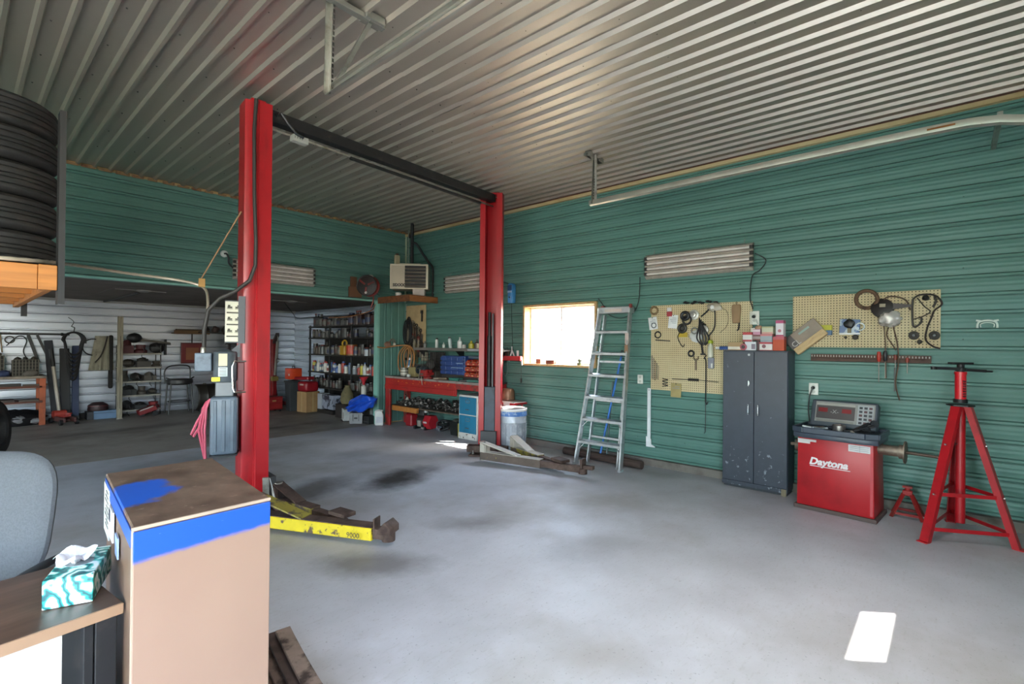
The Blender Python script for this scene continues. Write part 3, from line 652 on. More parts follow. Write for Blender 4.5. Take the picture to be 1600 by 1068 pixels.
MB().cyl((-1.25, 1.05, 1.8), (-1.25, 1.05, 3.67), .012).build('hanger_rod', steel, shf)
def tyre_mb(R=.33, w=.205):
    h = w / 2; b = MB()
    prof = [(R * .60, -h * .80), (R * .66, -h * .95), (R * .82, -h), (R * .93, -h * .92), (R * .985, -h * .78)]
    for a, c in ((-.72, -.52), (-.44, -.16), (-.08, .08), (.16, .44), (.52, .72)):
        prof += [(R * .996, h * a), (R, h * a + .004), (R, h * c - .004), (R * .996, h * c), (R * .972, h * c + .004 if c < .7 else h * c)] if c < .7 else [(R * .996, h * a), (R, h * a + .004), (R, h * c)]
    prof += [(R * .985, h * .78), (R * .93, h * .92), (R * .82, h), (R * .66, h * .95), (R * .60, h * .80), (R * .57, 0)]
    b.lathe(prof, 44, closed=True); return b
k = NT('tyre_rubber'); k.b.inputs['Roughness'].default_value = .7
k.l(k.mix(k.ramp(k.noise(7, 6), .5, .72), C('121110'), C('2a2520')), k.b.inputs['Base Color'])
sx = k.n('ShaderNodeSeparateXYZ'); k.l(k.tc.outputs['Object'], sx.inputs[0])
ang = k.math('ARCTAN2', sx.outputs[1], sx.outputs[0]); zig = k.math('ADD', k.math('MULTIPLY', ang, 60.0 / (2 * PI)), k.math('MULTIPLY', sx.outputs[2], 14.0))
k.bump(k.math('GREATER_THAN', k.math('FRACT', zig), .28), .8, .006); tyre_m = k.m
tp = tyre_mb().build('tyre', tyre_m)
names = ['lowest', 'second from the shelf', 'third from the shelf', 'fourth from the shelf', 'topmost']
z = 1.947
for r_, (tx, ty) in enumerate(((.115, 4.40), (.09, 5.14))):
    z = 1.947
    for i in range(5):
        o = tp if (r_ == 0 and i == 0) else tp.copy()
        if o is not tp: COL.objects.link(o)
        wv_ = (.205, .21, .20, .195, .20)[i]; o.scale = ((.99, 1.02, 1.0, 1.03, .98)[i],) * 2 + (wv_ / .205,)
        o.location = (tx - .012 * (i % 2), ty + .01 * (i % 3), z + wv_ / 2); o.rotation_euler = (0, 0, i * 1.1 + r_); z += wv_ + .001
        tag(o, ('worn black tyre lying flat, %s of the front tyre stack' if r_ == 0 else 'worn black tyre lying flat, %s of the rear tyre stack') % names[i], 'tyre', 'tyres stacked on the pine shelf')
ft = tyre_mb(.36, .25).build('tyre', tyre_m); ft.location = (.30, 9.2, .365); ft.rotation_euler = (PI / 2 - .08, 0, math.radians(70))
tag(ft, 'big black tyre standing upright on the floor before the orange-legged bench', 'tyre')

# ================================================================== things on and along the green side wall
WX = XR - .021          # face of the ribs
# overhead door tracks
def track(name, label, x, sgn, xw):
    t = thing(name, label, 'door track', (x, 1.5, 3.36)); b = MB()
    path = [(0, 1.98, 0), (0, .5, .005), (0, -1.0, .0), (0, -1.25, -.005), (0, -1.42, -.03), (0, -1.57, -.075), (0, -1.72, -.15), (0, -1.85, -.26), (0, -1.95, -.42), (0, -2.01, -.62), (0, -2.03, -.85), (0, -2.03, -3.1)]
    P_ = [Vector(p) for p in path]; vs = []
    sec = [(-.005, .026), (.022, .026), (.026, .0), (.022, -.026), (-.012, -.026), (-.016, -.034), (-.010, -.030), (.019, -.023), (.022, 0), (.019, .022), (-.005, .022)]
    for i, p in enumerate(P_):
        d = (P_[min(i + 1, len(P_) - 1)] - P_[max(i - 1, 0)]).normalized(); x_ = Vector((sgn, 0, 0)); y_ = d.cross(Vector((1, 0, 0)))
        y_ = Vector((0, -d.z, d.y)) * -1 if d.y < 0 else Vector((0, -d.z, d.y))
        vs += [p + x_ * a + y_ * c for a, c in sec]
    n = len(sec); b.add(vs, [(i * n + j, i * n + (j + 1) % n, (i + 1) * n + (j + 1) % n, (i + 1) * n + j) for i in range(len(P_) - 1) for j in range(n)] + [tuple(range(n)), tuple(range((len(P_) - 1) * n, len(P_) * n))])
    b.build('rail', M('track_zinc', 'b9b5aa', .4, .8, '8a5a34', 5, .66, .72, .1), t)
    return t
def angle_iron(b, p, q, w=.032):
    p, q = Vector(p), Vector(q); d = (q - p).normalized(); x = d.cross(Vector((0, 1, 0)));
    if x.length < .1: x = d.cross(Vector((1, 0, 0)))
    x.normalize(); y = d.cross(x)
    b.obox((p + q) / 2 + x * w / 2, (w, .003, (q - p).length), x, y); b.obox((p + q) / 2 + y * w / 2, (.003, w, (q - p).length), x, y)
def holes(b, p, q, ex, ey, n):
    p, q = Vector(p), Vector(q)
    for i in range(n):
        c = p + (q - p) * ((i + .5) / n); b.obox(c, (.012, .002, .022), ex, ey)
t1 = track('door_track', 'long zinc overhead door track curving down along the top of the green wall', 4.88, -1, 1)
t1.location = (4.88, 1.16, 3.15)
b = MB(); angle_iron(b, (-.02, 1.93, -.02), (-.03, 1.90, .50)); angle_iron(b, (-.13, 1.84, .49), (-.02, 1.90, .02), .026); b.build('hanger_strap', steel, t1)
b = MB(); b.obox((-.06, 1.90, .485), (.34, .045, .03), (1, 0, 0), (0, 1, 0)).obox((-.16, 1.88, .495), (.10, .07, .05), (1, 0, 0), (0, 1, 0)).obox((.06, 1.90, .495), (.10, .07, .05), (1, 0, 0), (0, 1, 0)); b.build('ceiling_bracket', M('bracket_zinc', '8b8880', .5, .6), t1, .003)
b = MB(); holes(b, (-.036, 1.911, .02), (-.046, 1.881, .48), (1, 0, 0), (0, 1, 0), 15); tag(b.build('strap_hole', P('403d38'), t1), kind='stuff')
MB().obox((.45, -1.42, .03), (.75, .03, .05), (1, 0, 0), (0, 1, 0)).build('wall_bracket', steel, t1)
MB().obox((-.026, -1.10, -.002), (.004, .16, .014), (1, 0, 0), (0, 1, 0)).build('rust_mark', M('rust_orange', '8d5a2c', .8), t1)
t2 = track('door_track', 'zinc overhead door track hung from the ceiling beside the lift beam', 1.60, 1, 1)
t2.location = (1.60, 1.08, 3.15)
b = MB(); angle_iron(b, (.0, 1.96, -.03), (-.06, 1.83, .50)); angle_iron(b, (.19, 1.80, .48), (.0, 1.95, -.01)); b.build('hanger_strap', steel, t2)
b = MB(); b.obox((-.05, 1.80, .485), (.72, .05, .035), (1, 0, 0), (0, 1, 0)).obox((.22, 1.80, .495), (.14, .09, .05), (1, 0, 0), (0, 1, 0)).obox((-.02, 1.83, .50), (.6, .03, .03), (1, 0, 0), (0, 1, 0)); b.build('ceiling_bracket', M('bracket_zinc', '8b8880', .5, .6), t2, .003)
b = MB(); holes(b, (.016, 1.94, .0), (-.044, 1.81, .48), (1, 0, 0), (0, 1, 0), 16); tag(b.build('strap_hole', P('403d38'), t2), kind='stuff')

# four-tube strip lights (switched off); local: length along x, wall behind at +y
def striplight(label, loc, rz, L=1.24):
    t = thing('strip_light', label, 'light fixture', loc, rz, 'four-tube strip lights on the green walls')
    refl = M('reflector', 'bdb2a8', .35, .3, '9c9086', 12, .5, .8, .08)
    b = MB(); prof = [(-.115, -.14), (-.115, -.10)]
    zs = [-.1, -.035, .03, .095]
    pts = [(-.055, -.150)]
    for i, z in enumerate(zs): pts += [(-.075 - .012 * 0, z - .030), (-.045, z), (-.075, z + .030)]
    pts += [(-.05, .140), (-.03, .150), (-.03, -.160)]
    vs = [(x, y, z) for x in (-L / 2, L / 2) for y, z in pts]; n = len(pts)
    b.add(vs, [tuple(range(n))[::-1], tuple(range(n, 2 * n))] + [(i, (i + 1) % n, n + (i + 1) % n, n + i) for i in range(n)])
    b.build('reflector', refl, t)
    MB().box(-L / 2 + .02, L / 2 - .02, -.03, -.008, -.08, .08).build('housing', P('a8a098'), t)
    for z in zs:
        MB().cyl((-L / 2 + .03, -.075, z), (L / 2 - .03, -.075, z), .0145, 12).build('tube', M('tube_glass', 'd9d0ca', .25), t)
    b = MB()
    for z in zs:
        for s_ in (-1, 1): b.box(s_ * (L / 2 - .03), s_ * (L / 2 + .004), -.095, -.05, z - .018, z + .018)
    b.build('lamp_holder', P('2a2724'), t)
    b = MB()
    for k in range(9): b.box(-L / 2 + .08 + k * .135, -L / 2 + .083 + k * .135, -.062, -.0615, -.158, -.120)
    b.build('seam', P('8b8078'), t)
    b = MB()
    for s_ in (-1, 1): b.tube([(s_ * L * .42, -.03, .145), (s_ * L * .42, -.012, .20)], .004, 5)
    b.build('hook', steel, t)
    return t
f1 = striplight('four-tube strip light on the green wall above the left tool board', (WX, 2.255, 2.50), -PI / 2, 1.27)
f2 = striplight('four-tube strip light partly hidden behind the far red lift post', (WX, 6.10, 2.56), -PI / 2, 1.27)
f3 = striplight('four-tube strip light on the green header wall behind the near red lift post', (3.33, YB - .022, 2.59), 0, 1.24)
tag(MB().tube(smooth([(WX - .07, 1.60, 2.52), (WX - .03, 1.50, 2.44), (WX - .02, 1.56, 2.34), (WX - .015, 1.64, 2.28), (WX - .02, 1.66, 2.05), (WX - .02, 1.63, 1.92)]), .006, 6).build('power_cord', black), 'black flex hanging from the strip light to the wall socket beside the cabinet boxes', 'cord')
b = MB().lathe([(.05, 0), (.05, .02), (.04, .03)], 18, (0, 0, 0), (0, -1, 0))
jb = thing('junction_box', 'round white ceiling-type junction box with a black plug on the header wall', 'junction box', (2.603, YB - .022, 2.79)); b.build('cover', P('c5c8c5', .4), jb)
MB().tube(smooth([(0, -.03, 0), (.01, -.08, -.01), (.03, -.09, -.06), (.05, -.06, -.14), (.11, -.05, -.2)]), .013, 8).build('plug_cord', black, jb)

# sockets on the wall
def socket(label, y, z, plug=False, w=.075, h=.115):
    t = thing('wall_socket', label, 'socket', (WX, y, z))
    MB().box(-.012, 0, -w / 2, w / 2, -h / 2, h / 2).build('cover_plate', P('dcdcd4', .35), t, .003)
    b = MB()
    for s_ in (-1, 1): b.lathe([(.017, 0), (.017, .003)], 14, (-.012, 0, s_ * .028), (-1, 0, 0))
    b.build('outlet', P('b9b9b0', .4), t)
    if plug: MB().lathe([(.018, 0), (.016, .03), (.008, .04)], 10, (-.015, .002, .012), (-1, 0, 0)).build('plug', black, t)
    return t
socket('white double socket on the green wall between ladder and left tool board', 2.976, 1.074)
socket('white socket with a black plug, behind the wheel balancer console', 1.049, 1.077, True, .085, .12)
s3 = socket('white double-gang socket between the two tool boards above the cabinet boxes', 1.617, 1.82, True, .10, .15)
MB().tube(smooth([(-.02, -.02, -.02), (-.05, -.05, -.08), (-.05, -.07, -.17), (-.03, -.10, -.24)]), .009, 6).build('white_flex', P('d2d2ca'), s3)
tag(MB().tube(smooth([(WX - .05, 1.05, 1.09), (WX - .06, 1.075, 1.0), (WX - .05, 1.085, .85), (WX - .09, 1.06, .72)]), .006, 6).build('power_cord', black), 'black cord from the wall socket down behind the balancer', 'cord')
s4 = thing('wall_socket', 'small pale socket on the header wall between hose reel and heater', 'socket', (5.045, YB - .022, 2.53))
MB().box(-.035, .035, -.012, 0, -.055, .055).build('cover_plate', P('b9bcb4'), s4, .003); MB().tube(smooth([(.0, -.02, -.02), (.06, -.03, -.08), (.18, -.02, -.14)]), .006, 6).build('plug_cord', black, s4)

# ---- pegboards
k = NT('pegboard'); base = k.ramp(k.noise(2.0, 4), .35, .7, C('c3af88'), C('d2c29c'))
sx = k.n('ShaderNodeSeparateXYZ'); k.l(k.tc.outputs['Object'], sx.inputs[0])
fy = k.math('SUBTRACT', k.math('FRACT', k.math('MULTIPLY', sx.outputs[1], 1 / .0254)), .5); fz = k.math('SUBTRACT', k.math('FRACT', k.math('MULTIPLY', sx.outputs[2], 1 / .0254)), .5)
rr = k.math('SQRT', k.math('ADD', k.math('MULTIPLY', fy, fy), k.math('MULTIPLY', fz, fz)))
k.l(k.mix(k.math('LESS_THAN', rr, .2), base, C('3d3222')), k.b.inputs['Base Color']); k.b.inputs['Roughness'].default_value = .7
peg_m = k.m
def pegboard(label, y0, y1, z0, z1, mat):
    o = MB().box(WX - .012, WX, y0, y1, z0, z1).build('pegboard', mat, None, .0015); tag(o, label, 'pegboard'); return o
PX = WX - .012
pegboard('tan pegboard left of the grey cabinet, hung with rings and cards', 1.635, 2.83, .955, 2.006, peg_m)
pegboard('tan pegboard above the wheel balancer, hung with wires', .068, 1.24, 1.503, 2.03, peg_m)
pegboard('plain tan hardboard panel in the corner, crowded with hanging tools', 7.33, 7.93, 1.30, 2.235, peg_blank)
WG1 = 'small tools and parts hung on the left pegboard'
def wall_thing(name, label, cat, y, z, group=WG1, x=PX): return thing(name, label, cat, (x, y, z), 0, group)
def ring(name, label, y, z, R, r, mat, group=WG1, off=.012):
    o = MB().torus((PX - off, y, z), (1, 0, 0), R, r, 22, 8).build(name, mat); return tag(o, label, 'ring', group)
brass = M('old_brass', '7d6647', .5, .4)
steel_dk = M('dark_steel', '4a4a4a', .45, .7)
ring('hose_ring', 'brown ring at the upper left corner of the left pegboard', 2.786, 1.945, .045, .012, brass)
def card(name, label, y, z, w, h, col, rot=0.0, group=WG1, lines=4, ringed=False):
    t = thing(name, label, 'card', (PX - .006, y, z), 0, group, (rot, 0, 0))
    MB().box(-.004, 0, -w / 2, w / 2, -h / 2, h / 2).build('sheet', P(col, .6), t, .001)
    if lines:
        b = MB()
        for i in range(lines): b.box(-.0055, -.004, -w * .35, w * (.1 + .25 * ((i * 5) % 3) / 2), h * .25 - i * h * .12, h * .25 - i * h * .12 + .006)
        b.build('print_line', P('8a8f94'), t)
    if ringed: MB().torus((-.010, -w * .08, -h * .18), (1, 0, 0), .03, .006, 18, 6).build('ring', P('60656b', .4, .6), t)
    MB().lathe([(.006, 0), (.004, .012)], 6, (-.004, 0, h * .45), (-1, 0, 0)).build('peg', steel_dk, t)
    return t
card('parts_card', 'white card with a grey ring on it, at the left edge of the left pegboard', 2.80, 1.785, .115, .155, 'd9dadb', -.14, lines=3, ringed=True)
card('parts_card', 'plain white card on the left pegboard under the red packet', 2.54, 1.80, .115, .165, 'dfdfdf', .10)
rp = wall_thing('blister_pack', 'clear and red blister packet at the top of the left pegboard', 'packet', 2.585, 1.92)
MB().obox((-.015, 0, .03), (.02, .06, .05), (1, 0, 0), (0, 1, 0)).build('blister', P('d8d4d0', .2), rp, .006); MB().obox((-.01, 0, -.025), (.015, .065, .06), (1, 0, 0), (0, 1, 0)).build('red_insert', P('a3343c', .4), rp, .003)
t = wall_thing('tape_coil', 'black round coil with a dark bracket on the left pegboard', 'coil', 2.385, 1.865)
MB().torus((-.025, 0, 0), (1, 0, 0), .042, .02, 20, 8).build('coil', black, t); MB().torus((-.02, -.02, -.05), (1, 0, 0), .05, .012, 18, 6).build('lower_loop', blackm, t)
t = wall_thing('metal_disc', 'silver hubbed disc on the left pegboard beside the black coil', 'disc', 2.285, 1.875)
MB().lathe([(.06, 0), (.06, .012), (.035, .014), (.03, .03), (.012, .032), (.01, .05)], 24, (0, 0, 0), (-1, 0, 0)).build('disc', P('b4b4b0', .3, .8), t)
t = wall_thing('roller_guide', 'black round guide with a yellow card on the left pegboard', 'pulley', 2.42, 1.715)
MB().torus((-.02, 0, 0), (1, 0, 0), .042, .02, 20, 8).lathe([(.03, 0), (.03, .02)], 12, (0, 0, 0), (-1, 0, 0)).build('wheel', P('2b2a24', .5), t); MB().box(-.01, -.004, -.06, .05, -.105, -.05).build('yellow_card', P('b59a2a', .5), t)
MB().tube(smooth([(-.02, .03, -.05), (-.02, .055, -.10), (-.02, .03, -.17), (-.02, -.01, -.22), (-.02, -.03, -.19)]), .005, 6).build('wire_hook', blackm, t)
t = wall_thing('parts_bag', 'clear bag of white and silver parts low on the left pegboard, under a steel ring', 'bag', 2.255, 1.62)
MB().blob((-.02, 0, 0), (.02, .075, .07), 12, 8, .25, 3).build('bag', P('c9cac8', .25), t); MB().torus((-.04, .01, .065), (1, 0, 0), .035, .008, 18, 6).build('ring', P('8a8a86', .35, .8), t)
t = wall_thing('bearing_hub', 'grey bearing hub tangled in black cables on the left pegboard', 'bearing', 2.16, 1.69)
MB().lathe([(.055, 0), (.058, .03), (.03, .034), (.028, .01), (.001, .01)], 22, (-.01, 0, 0), (-1, 0, 0)).build('hub', P('8c8884', .4, .6), t)
b = MB()
for k in range(5): b.tube(smooth([(-.03, .05 - .02 * k, .14 - .02 * k), (-.05, .045 - .01 * k, .05), (-.05, .07 - .035 * k, -.09), (-.045, .02 - .012 * k, -.17)]), .009, 6)
b.tube(smooth([(-.04, .02, -.15), (-.05, .01, -.20), (-.045, .0, -.27)]), .012, 7).obox((-.045, 0, -.28), (.03, .05, .02), (1, 0, 0), (0, 1, 0))
b.build('cable_bundle', blackm, t)
b = MB().tube(smooth([(-.03, .03, .16), (-.03, -.02, .20), (-.03, -.06, .24)]), .009, 6).tube(smooth([(-.02, -.12, .26), (-.03, -.13, .15), (-.03, -.12, .02), (-.03, -.05, -.08)]), .008, 6)
b.build('loose_cable', black, t)
t = wall_thing('parts_bag', 'crumpled clear bag with a white packet at the top middle of the left pegboard', 'bag', 2.04, 1.955)
MB().blob((-.02, 0, 0), (.02, .085, .05), 12, 8, .3, 5).build('bag', P('a39a8a', .25), t); MB().blob((-.03, .02, 0), (.015, .03, .025), 8, 6, .3, 6).build('packet', white, t)
t = wall_thing('wire_loop', 'thin wire loop hanging under the clear bag on the left pegboard', 'wire', 1.95, 1.83)
MB().tube(smooth([(-.01, .06, .1), (-.01, -.03, .09), (-.01, -.06, 0), (-.01, -.04, -.1), (-.01, .03, -.17)]), .003, 5).build('wire', P('6a5a48'), t)
t = wall_thing('leather_pouch', 'long tan pouch at the right side of the left pegboard', 'pouch', 1.80, 1.865)
MB().prism([(-.04, -.10), (.04, -.10), (.05, .06), (.045, .11), (-.045, .11), (-.05, .05)], (0, 0, 0), (0, -1, 0), (0, 0, 1), .035).build('pouch', P('94785a', .8), t, .012, True, 2); MB().tube([(-.02, 0, .1), (-.015, 0, .14)], .004, 5).build('loop', P('6f5a44'), t)
t = wall_thing('small_hook', 'small black hook below the tan pouch', 'hook', 1.77, 1.745)
MB().tube(smooth([(-.01, 0, .07), (-.02, 0, 0), (-.03, .004, -.05), (-.03, .02, -.06)]), .008, 6).build('hook', black, t)
t = wall_thing('spray_bottle', 'white bottle with a lime cap hanging left of the grey cabinet', 'bottle', 2.075, 1.47)
MB().lathe([(.02, -.10), (.032, -.09), (.032, .03), (.015, .06), (.015, .065)], 16, (-.04, 0, 0)).build('bottle', P('cfcdbc', .35), t); MB().lathe([(.028, .065), (.03, .09), (.02, .105)], 14, (-.04, 0, 0)).build('cap', P('a8b42a', .4), t)
t = wall_thing('blister_pack', 'grey blister packet hanging under the lime-capped bottle', 'packet', 2.075, 1.31)
MB().obox((-.018, 0, 0), (.03, .07, .13), (1, 0, 0), (0, 1, 0)).build('blister', P('8d8d98', .2), t, .008); MB().obox((-.035, -.015, -.03), (.008, .02, .05), (1, 0, 0), (0, 1, 0)).build('part', P('d0d0cc', .3), t)
t = wall_thing('long_hook', 'long black rod with a hooked end beside the grey cabinet', 'rod', 2.13, 1.36)
MB().tube(smooth([(-.02, .0, .04), (-.03, .02, .0), (-.03, 0, -.04), (-.03, .0, -.45), (-.03, .0, -.50), (-.035, -.012, -.53), (-.035, -.028, -.50)]), .007, 6).tube([(-.03, .0, -.5), (-.03, 0, -.85), (-.03, .015, -.87)], .004, 5).build('rod', black, t)
ring('bearing_ring', 'dark ring in the middle of the left pegboard', 2.312, 1.415, .032, .011, blackm)
t = wall_thing('spanner', 'small worn spanner hanging in the middle of the left pegboard', 'spanner', 2.255, 1.30)
MB().obox((-.008, 0, -.02), (.008, .022, .12), (1, 0, 0), (0, 1, 0)).tube([(-.008, .03, .085), (-.008, .022, .045), (-.008, -.022, .045), (-.008, -.028, .085)], .008, 6).build('spanner', P('756656', .5, .5), t)
t = wall_thing('file', 'black file lying level along the bottom of the left pegboard', 'file', 2.28, 1.105)
MB().cyl((-.02, -.06, 0), (-.02, .06, 0), .016, 10).build('handle', black, t); MB().cyl((-.02, .06, 0), (-.02, .26, -.003), .005, 6).cyl((-.02, -.06, 0), (-.02, -.29, -.012), .004, 6).build('shaft', steel_dk, t)
card('cardboard_tag', 'worn brown card hanging off the lower edge of the left pegboard', 2.497, .965, .13, .17, 'a08f5e', .02, lines=2)
t = wall_thing('spring_coil', 'small coil spring at the bottom left of the left pegboard', 'spring', 2.63, 1.05)
MB().tube([(-.02 + .012 * math.sin(a), .03 * math.cos(a) * 1.1, -.05 + a * .0055) for a in (i * .45 for i in range(42))], .005, 5).build('coil', steel_dk, t)
t = wall_thing('hose_clamp', 'black clamp with a flat bar at the left of the pegboard', 'clamp', 2.72, 1.62)
MB().torus((-.01, .015, .02), (1, 0, 0), .038, .008, 18, 6).build('clamp', blackm, t); MB().obox((-.01, -.05, -.05), (.01, .19, .012), (1, 0, 0), (0, 1, .06)).build('bar', blackm, t)
t = wall_thing('welding_rods', 'thin rods hanging at the lower left edge of the left pegboard', 'rods', 2.79, 1.26)
for k in range(5): MB().cyl((-.012, .02 - .022 * k, .12 - .03 * k), (-.015, .015 - .02 * k, -.17 - .01 * (k % 3)), .0045, 6).build('rod', P(('6f6c72', '8b857c', '776055', '5d5a58', '8f7f70')[k], .5, .4), t)
b = MB()
for k in range(9): b.blob((WX - .02, 2.03 + k * .045 + .02 * (k % 2), 2.012 + .008 * (k % 3)), (.018, .028, .012), 7, 5, .5, k)
tag(b.build('wire_clips', black), 'black clips and wire ends along the top edge of the left pegboard', 'clips', kind='stuff')

WG2 = 'wires and parts hung on the right pegboard'
t = wall_thing('clutch_disc', 'rusty brown friction ring at the top of the right pegboard', 'ring', .605, 1.965, WG2)
MB().torus((-.03, 0, 0), (1, -.1, .25), .085, .018, 26, 8).build('ring', M('rust_brown', '6d5440', .8, .2, '4a372a', 12), t)
t = wall_thing('drive_pulley', 'black pulley with a pale sticker on the right pegboard', 'pulley', .48, 1.87, WG2)
MB().lathe([(.085, 0), (.09, .01), (.075, .03), (.088, .05), (.06, .06), (.001, .062)], 22, (0, 0, 0), (-1, .15, .25)).build('pulley', P('2a2523', .5), t); MB().obox((-.068, .0, .03), (.006, .045, .03), (1, -.1, -.2), (0, 1, 0)).build('sticker', P('a39a82'), t)
MB().prism([(-.0, -.01), (.15, .01), (.15, .03), (0, .05)], (-.03, -.06, .0), (0, -1, 0), (0, 0, 1), .02).build('lever', P('3a2f2c', .5), t)
t = wall_thing('parts_bag', 'crumpled silver foil bag below the black pulley', 'bag', .427, 1.775, WG2)
MB().blob((-.05, 0, 0), (.05, .09, .075), 14, 10, .3, 11).build('bag', M('foil', 'b9b2aa', .3, .3, '8f877e', 14), t)
t = wall_thing('wire_harness', 'brown wires trailing from the foil bag past the tool rail', 'wire', .43, 1.72, WG2)
b = MB().tube(smooth([(-.05, .04, 0), (-.04, .03, -.15), (-.04, .025, -.32), (-.06, .02, -.5)]), .005, 5).tube(smooth([(-.05, -.03, -.02), (-.04, -.06, -.18), (-.05, -.07, -.35), (-.05, -.05, -.55), (-.05, -.08, -.70)]), .006, 5).tube(smooth([(-.05, .0, -.02), (-.03, .02, -.1), (-.03, -.03, -.2), (-.03, -.05, -.24)]), .005, 5)
b.tube(smooth([(-.04, .05, .18), (-.03, .03, .25), (-.03, -.04, .26), (-.03, -.12, .22), (-.03, -.15, .13)]), .007, 6); b.build('wire', P('5b4636', .7), t)
t = wall_thing('parts_card', 'blue printed card pack with a black part on the right pegboard', 'packet', .742, 1.705, WG2)
MB().obox((-.012, 0, 0), (.02, .165, .15), (1, 0, 0), (0, 1, .06)).build('card', M('blue_print', '3a5a8a', .35, 0, 'a9b8c4', 9, .5, .56), t, .003); MB().blob((-.035, .0, .03), (.025, .045, .045), 10, 7, .3, 2).build('part', black, t); MB().obox((-.03, .0, -.03), (.02, .03, .06), (1, 0, 0), (0, 1, 0)).build('brass_part', P('6f6142', .5), t)
MB().box(-.024, -.012, -.085, .085, -.075, -.058).build('white_edge', white, t); MB().torus((-.03, -.085, 0), (1, 0, 0), .035, .006, 16, 6).build('clear_ring', P('b9c2c6', .2), t)
t = wall_thing('belt_loop', 'long looped black cable at the right end of the right pegboard', 'cable', .16, 1.90, WG2)
b = MB().tube(smooth([(-.02, .10, .05), (-.03, .05, .085), (-.03, -.05, .075), (-.02, -.10, .0), (-.03, -.05, -.06), (-.02, -.03, -.12), (-.03, .0, -.22), (-.02, .01, -.32), (-.03, -.04, -.38), (-.03, -.09, -.40)]), .008, 6).tube(smooth([(-.03, .10, .05), (-.03, .105, -.05), (-.03, .095, -.2), (-.03, .045, -.17), (-.03, .04, -.12)]), .008, 6).tube(smooth([(-.03, .07, .06), (-.04, .02, -.02), (-.04, -.02, -.07), (-.03, .03, -.11), (-.03, .11, -.14)]), .005, 6)
b.tube(smooth([(-.04, -.05, .06), (-.05, -.06, .02), (-.05, -.04, -.03)]), .009, 6); b.build('cable', P('2f2722', .6), t); MB().blob((-.03, .01, .055), (.025, .028, .025), 9, 7, .3, 1).build('plug', black, t)
for nm, lb, y, z in (('rubber_bumper', 'round black knob, left of the pair low on the right pegboard', .253, 1.618), ('rubber_bumper', 'round black knob at the lower right corner of the right pegboard', .11, 1.617)):
    t = wall_thing(nm, lb, 'knob', y, z, WG2); MB().lathe([(.034, 0), (.04, .02), (.036, .045), (.01, .05)], 16, (0, 0, 0), (-1, 0, 0)).build('knob', P('33302a', .7), t); MB().lathe([(.016, .05), (.012, .07)], 8, (0, 0, 0), (-1, 0, 0)).build('stud', steel_dk, t)
for lb, y, z, r in (('small dark plug just below the pair of black knobs', .212, 1.56, .018), ('small black block under the blue card pack', .695, 1.603, .024), ('tiny brown peg under the blue card pack', .775, 1.603, .012)):
    tag(MB().lathe([(r, 0), (r * 1.1, .02), (r * .7, .03)], 10, (PX, y, z), (-1, 0, 0)).build('rubber_plug', P('3b352e', .7)), lb, 'plug', WG2)
t = wall_thing('small_carton', 'small yellow and blue carton hung beside the tilted paper sack', 'carton', .936, 1.675, WG2)
MB().box(-.05, -.004, -.05, .05, .0, .05).build('yellow_half', P('b9b32a', .5), t, .002); MB().box(-.05, -.004, -.05, .03, -.05, -.001).build('blue_half', P('4a6688', .5), t, .002)
# tilted paper sack
sk = thing('paper_sack', 'tilted thick brown printed catalogue leaning off the grey cabinet onto the right pegboard', 'catalogue', (PX - .055, 1.10, 1.60), 0, None, (math.radians(-40), 0, 0))
MB().box(-.03, .05, -.17, .17, -.09, .10).build('pages', M('pages', 'c7ab7e', .7, 0, 'b58e66', 20, .5, .7, .1, (1, 1, 9)), sk, .006)
k = NT('cover_print'); sx = k.n('ShaderNodeSeparateXYZ'); k.l(k.tc.outputs['Object'], sx.inputs[0])
ph_ = k.ramp(k.noise(7, 5), .35, .7, C('8b7a68'), C('776759')); mk = k.math('GREATER_THAN', sx.outputs[1], .095)
k.l(k.mix(mk, ph_, C('3a3232')), k.b.inputs['Base Color']); k.b.inputs['Roughness'].default_value = .45
MB().box(-.036, -.030, -.175, .175, -.02, .115).build('cover', k.m, sk, .002)
text('printing', 'CL', .075, (-.0365, .15, -.012), (0, -1, 0), (0, 0, 1), P('b9b4ae'), sk)
MB().box(-.037, -.036, -.09, .03, .06, .08).build('printing', P('8da396'), sk)
# tool rail with screwdrivers
rl = thing('tool_rail', 'brown punched steel rail on the green wall under the right pegboard', 'tool rail', (WX, .60, 1.40))
MB().box(-.035, -.031, -.47, .47, -.035, .035).box(-.035, 0, -.47, .47, -.004, .0).build('rail', M('rail_rust', '5a4339', .7, .2, '43312b', 8), rl)
b = MB()
for k in range(40): b.box(-.0365, -.035, .455 - k * .0235, .455 - k * .0235 + .009, .008, .026)
tag(b.build('slot', P('a39c92'), rl), kind='stuff')
def driver(label, y, z, lh, ls, col, r=.014):
    t = thing('screwdriver', label, 'screwdriver', (WX - .045, y, z), 0, 'tools standing in the wall rail')
    MB().lathe([(r * .6, 0), (r, .012), (r, lh * .8), (r * .7, lh)], 10, (0, 0, 0)).build('handle', P(col, .35), t)
    MB().cyl((0, 0, 0), (0, 0, -ls), .004, 6).build('blade', P('6b6560', .4, .7), t)
driver('red-handled screwdriver, leftmost of the tools in the wall rail', .508, 1.372, .095, .19, 'b5301f', .016)
driver('black-handled screwdriver next to the red one in the wall rail', .460, 1.375, .10, .16, '14161a', .016)
driver('brown-handled file with a wide black blade in the wall rail', .385, 1.39, .05, .12, '7d3a2c')
tag(MB().obox((WX - .045, .387, 1.21), (.008, .014, .22), (1, 0, 0), (0, 1, 0)).build('hacksaw_blade', black), 'flat black blade hanging below the wall rail', 'blade', 'tools standing in the wall rail')
driver('small reddish screwdriver, rightmost of the tools in the wall rail', .298, 1.37, .045, .10, '8a3a2e')
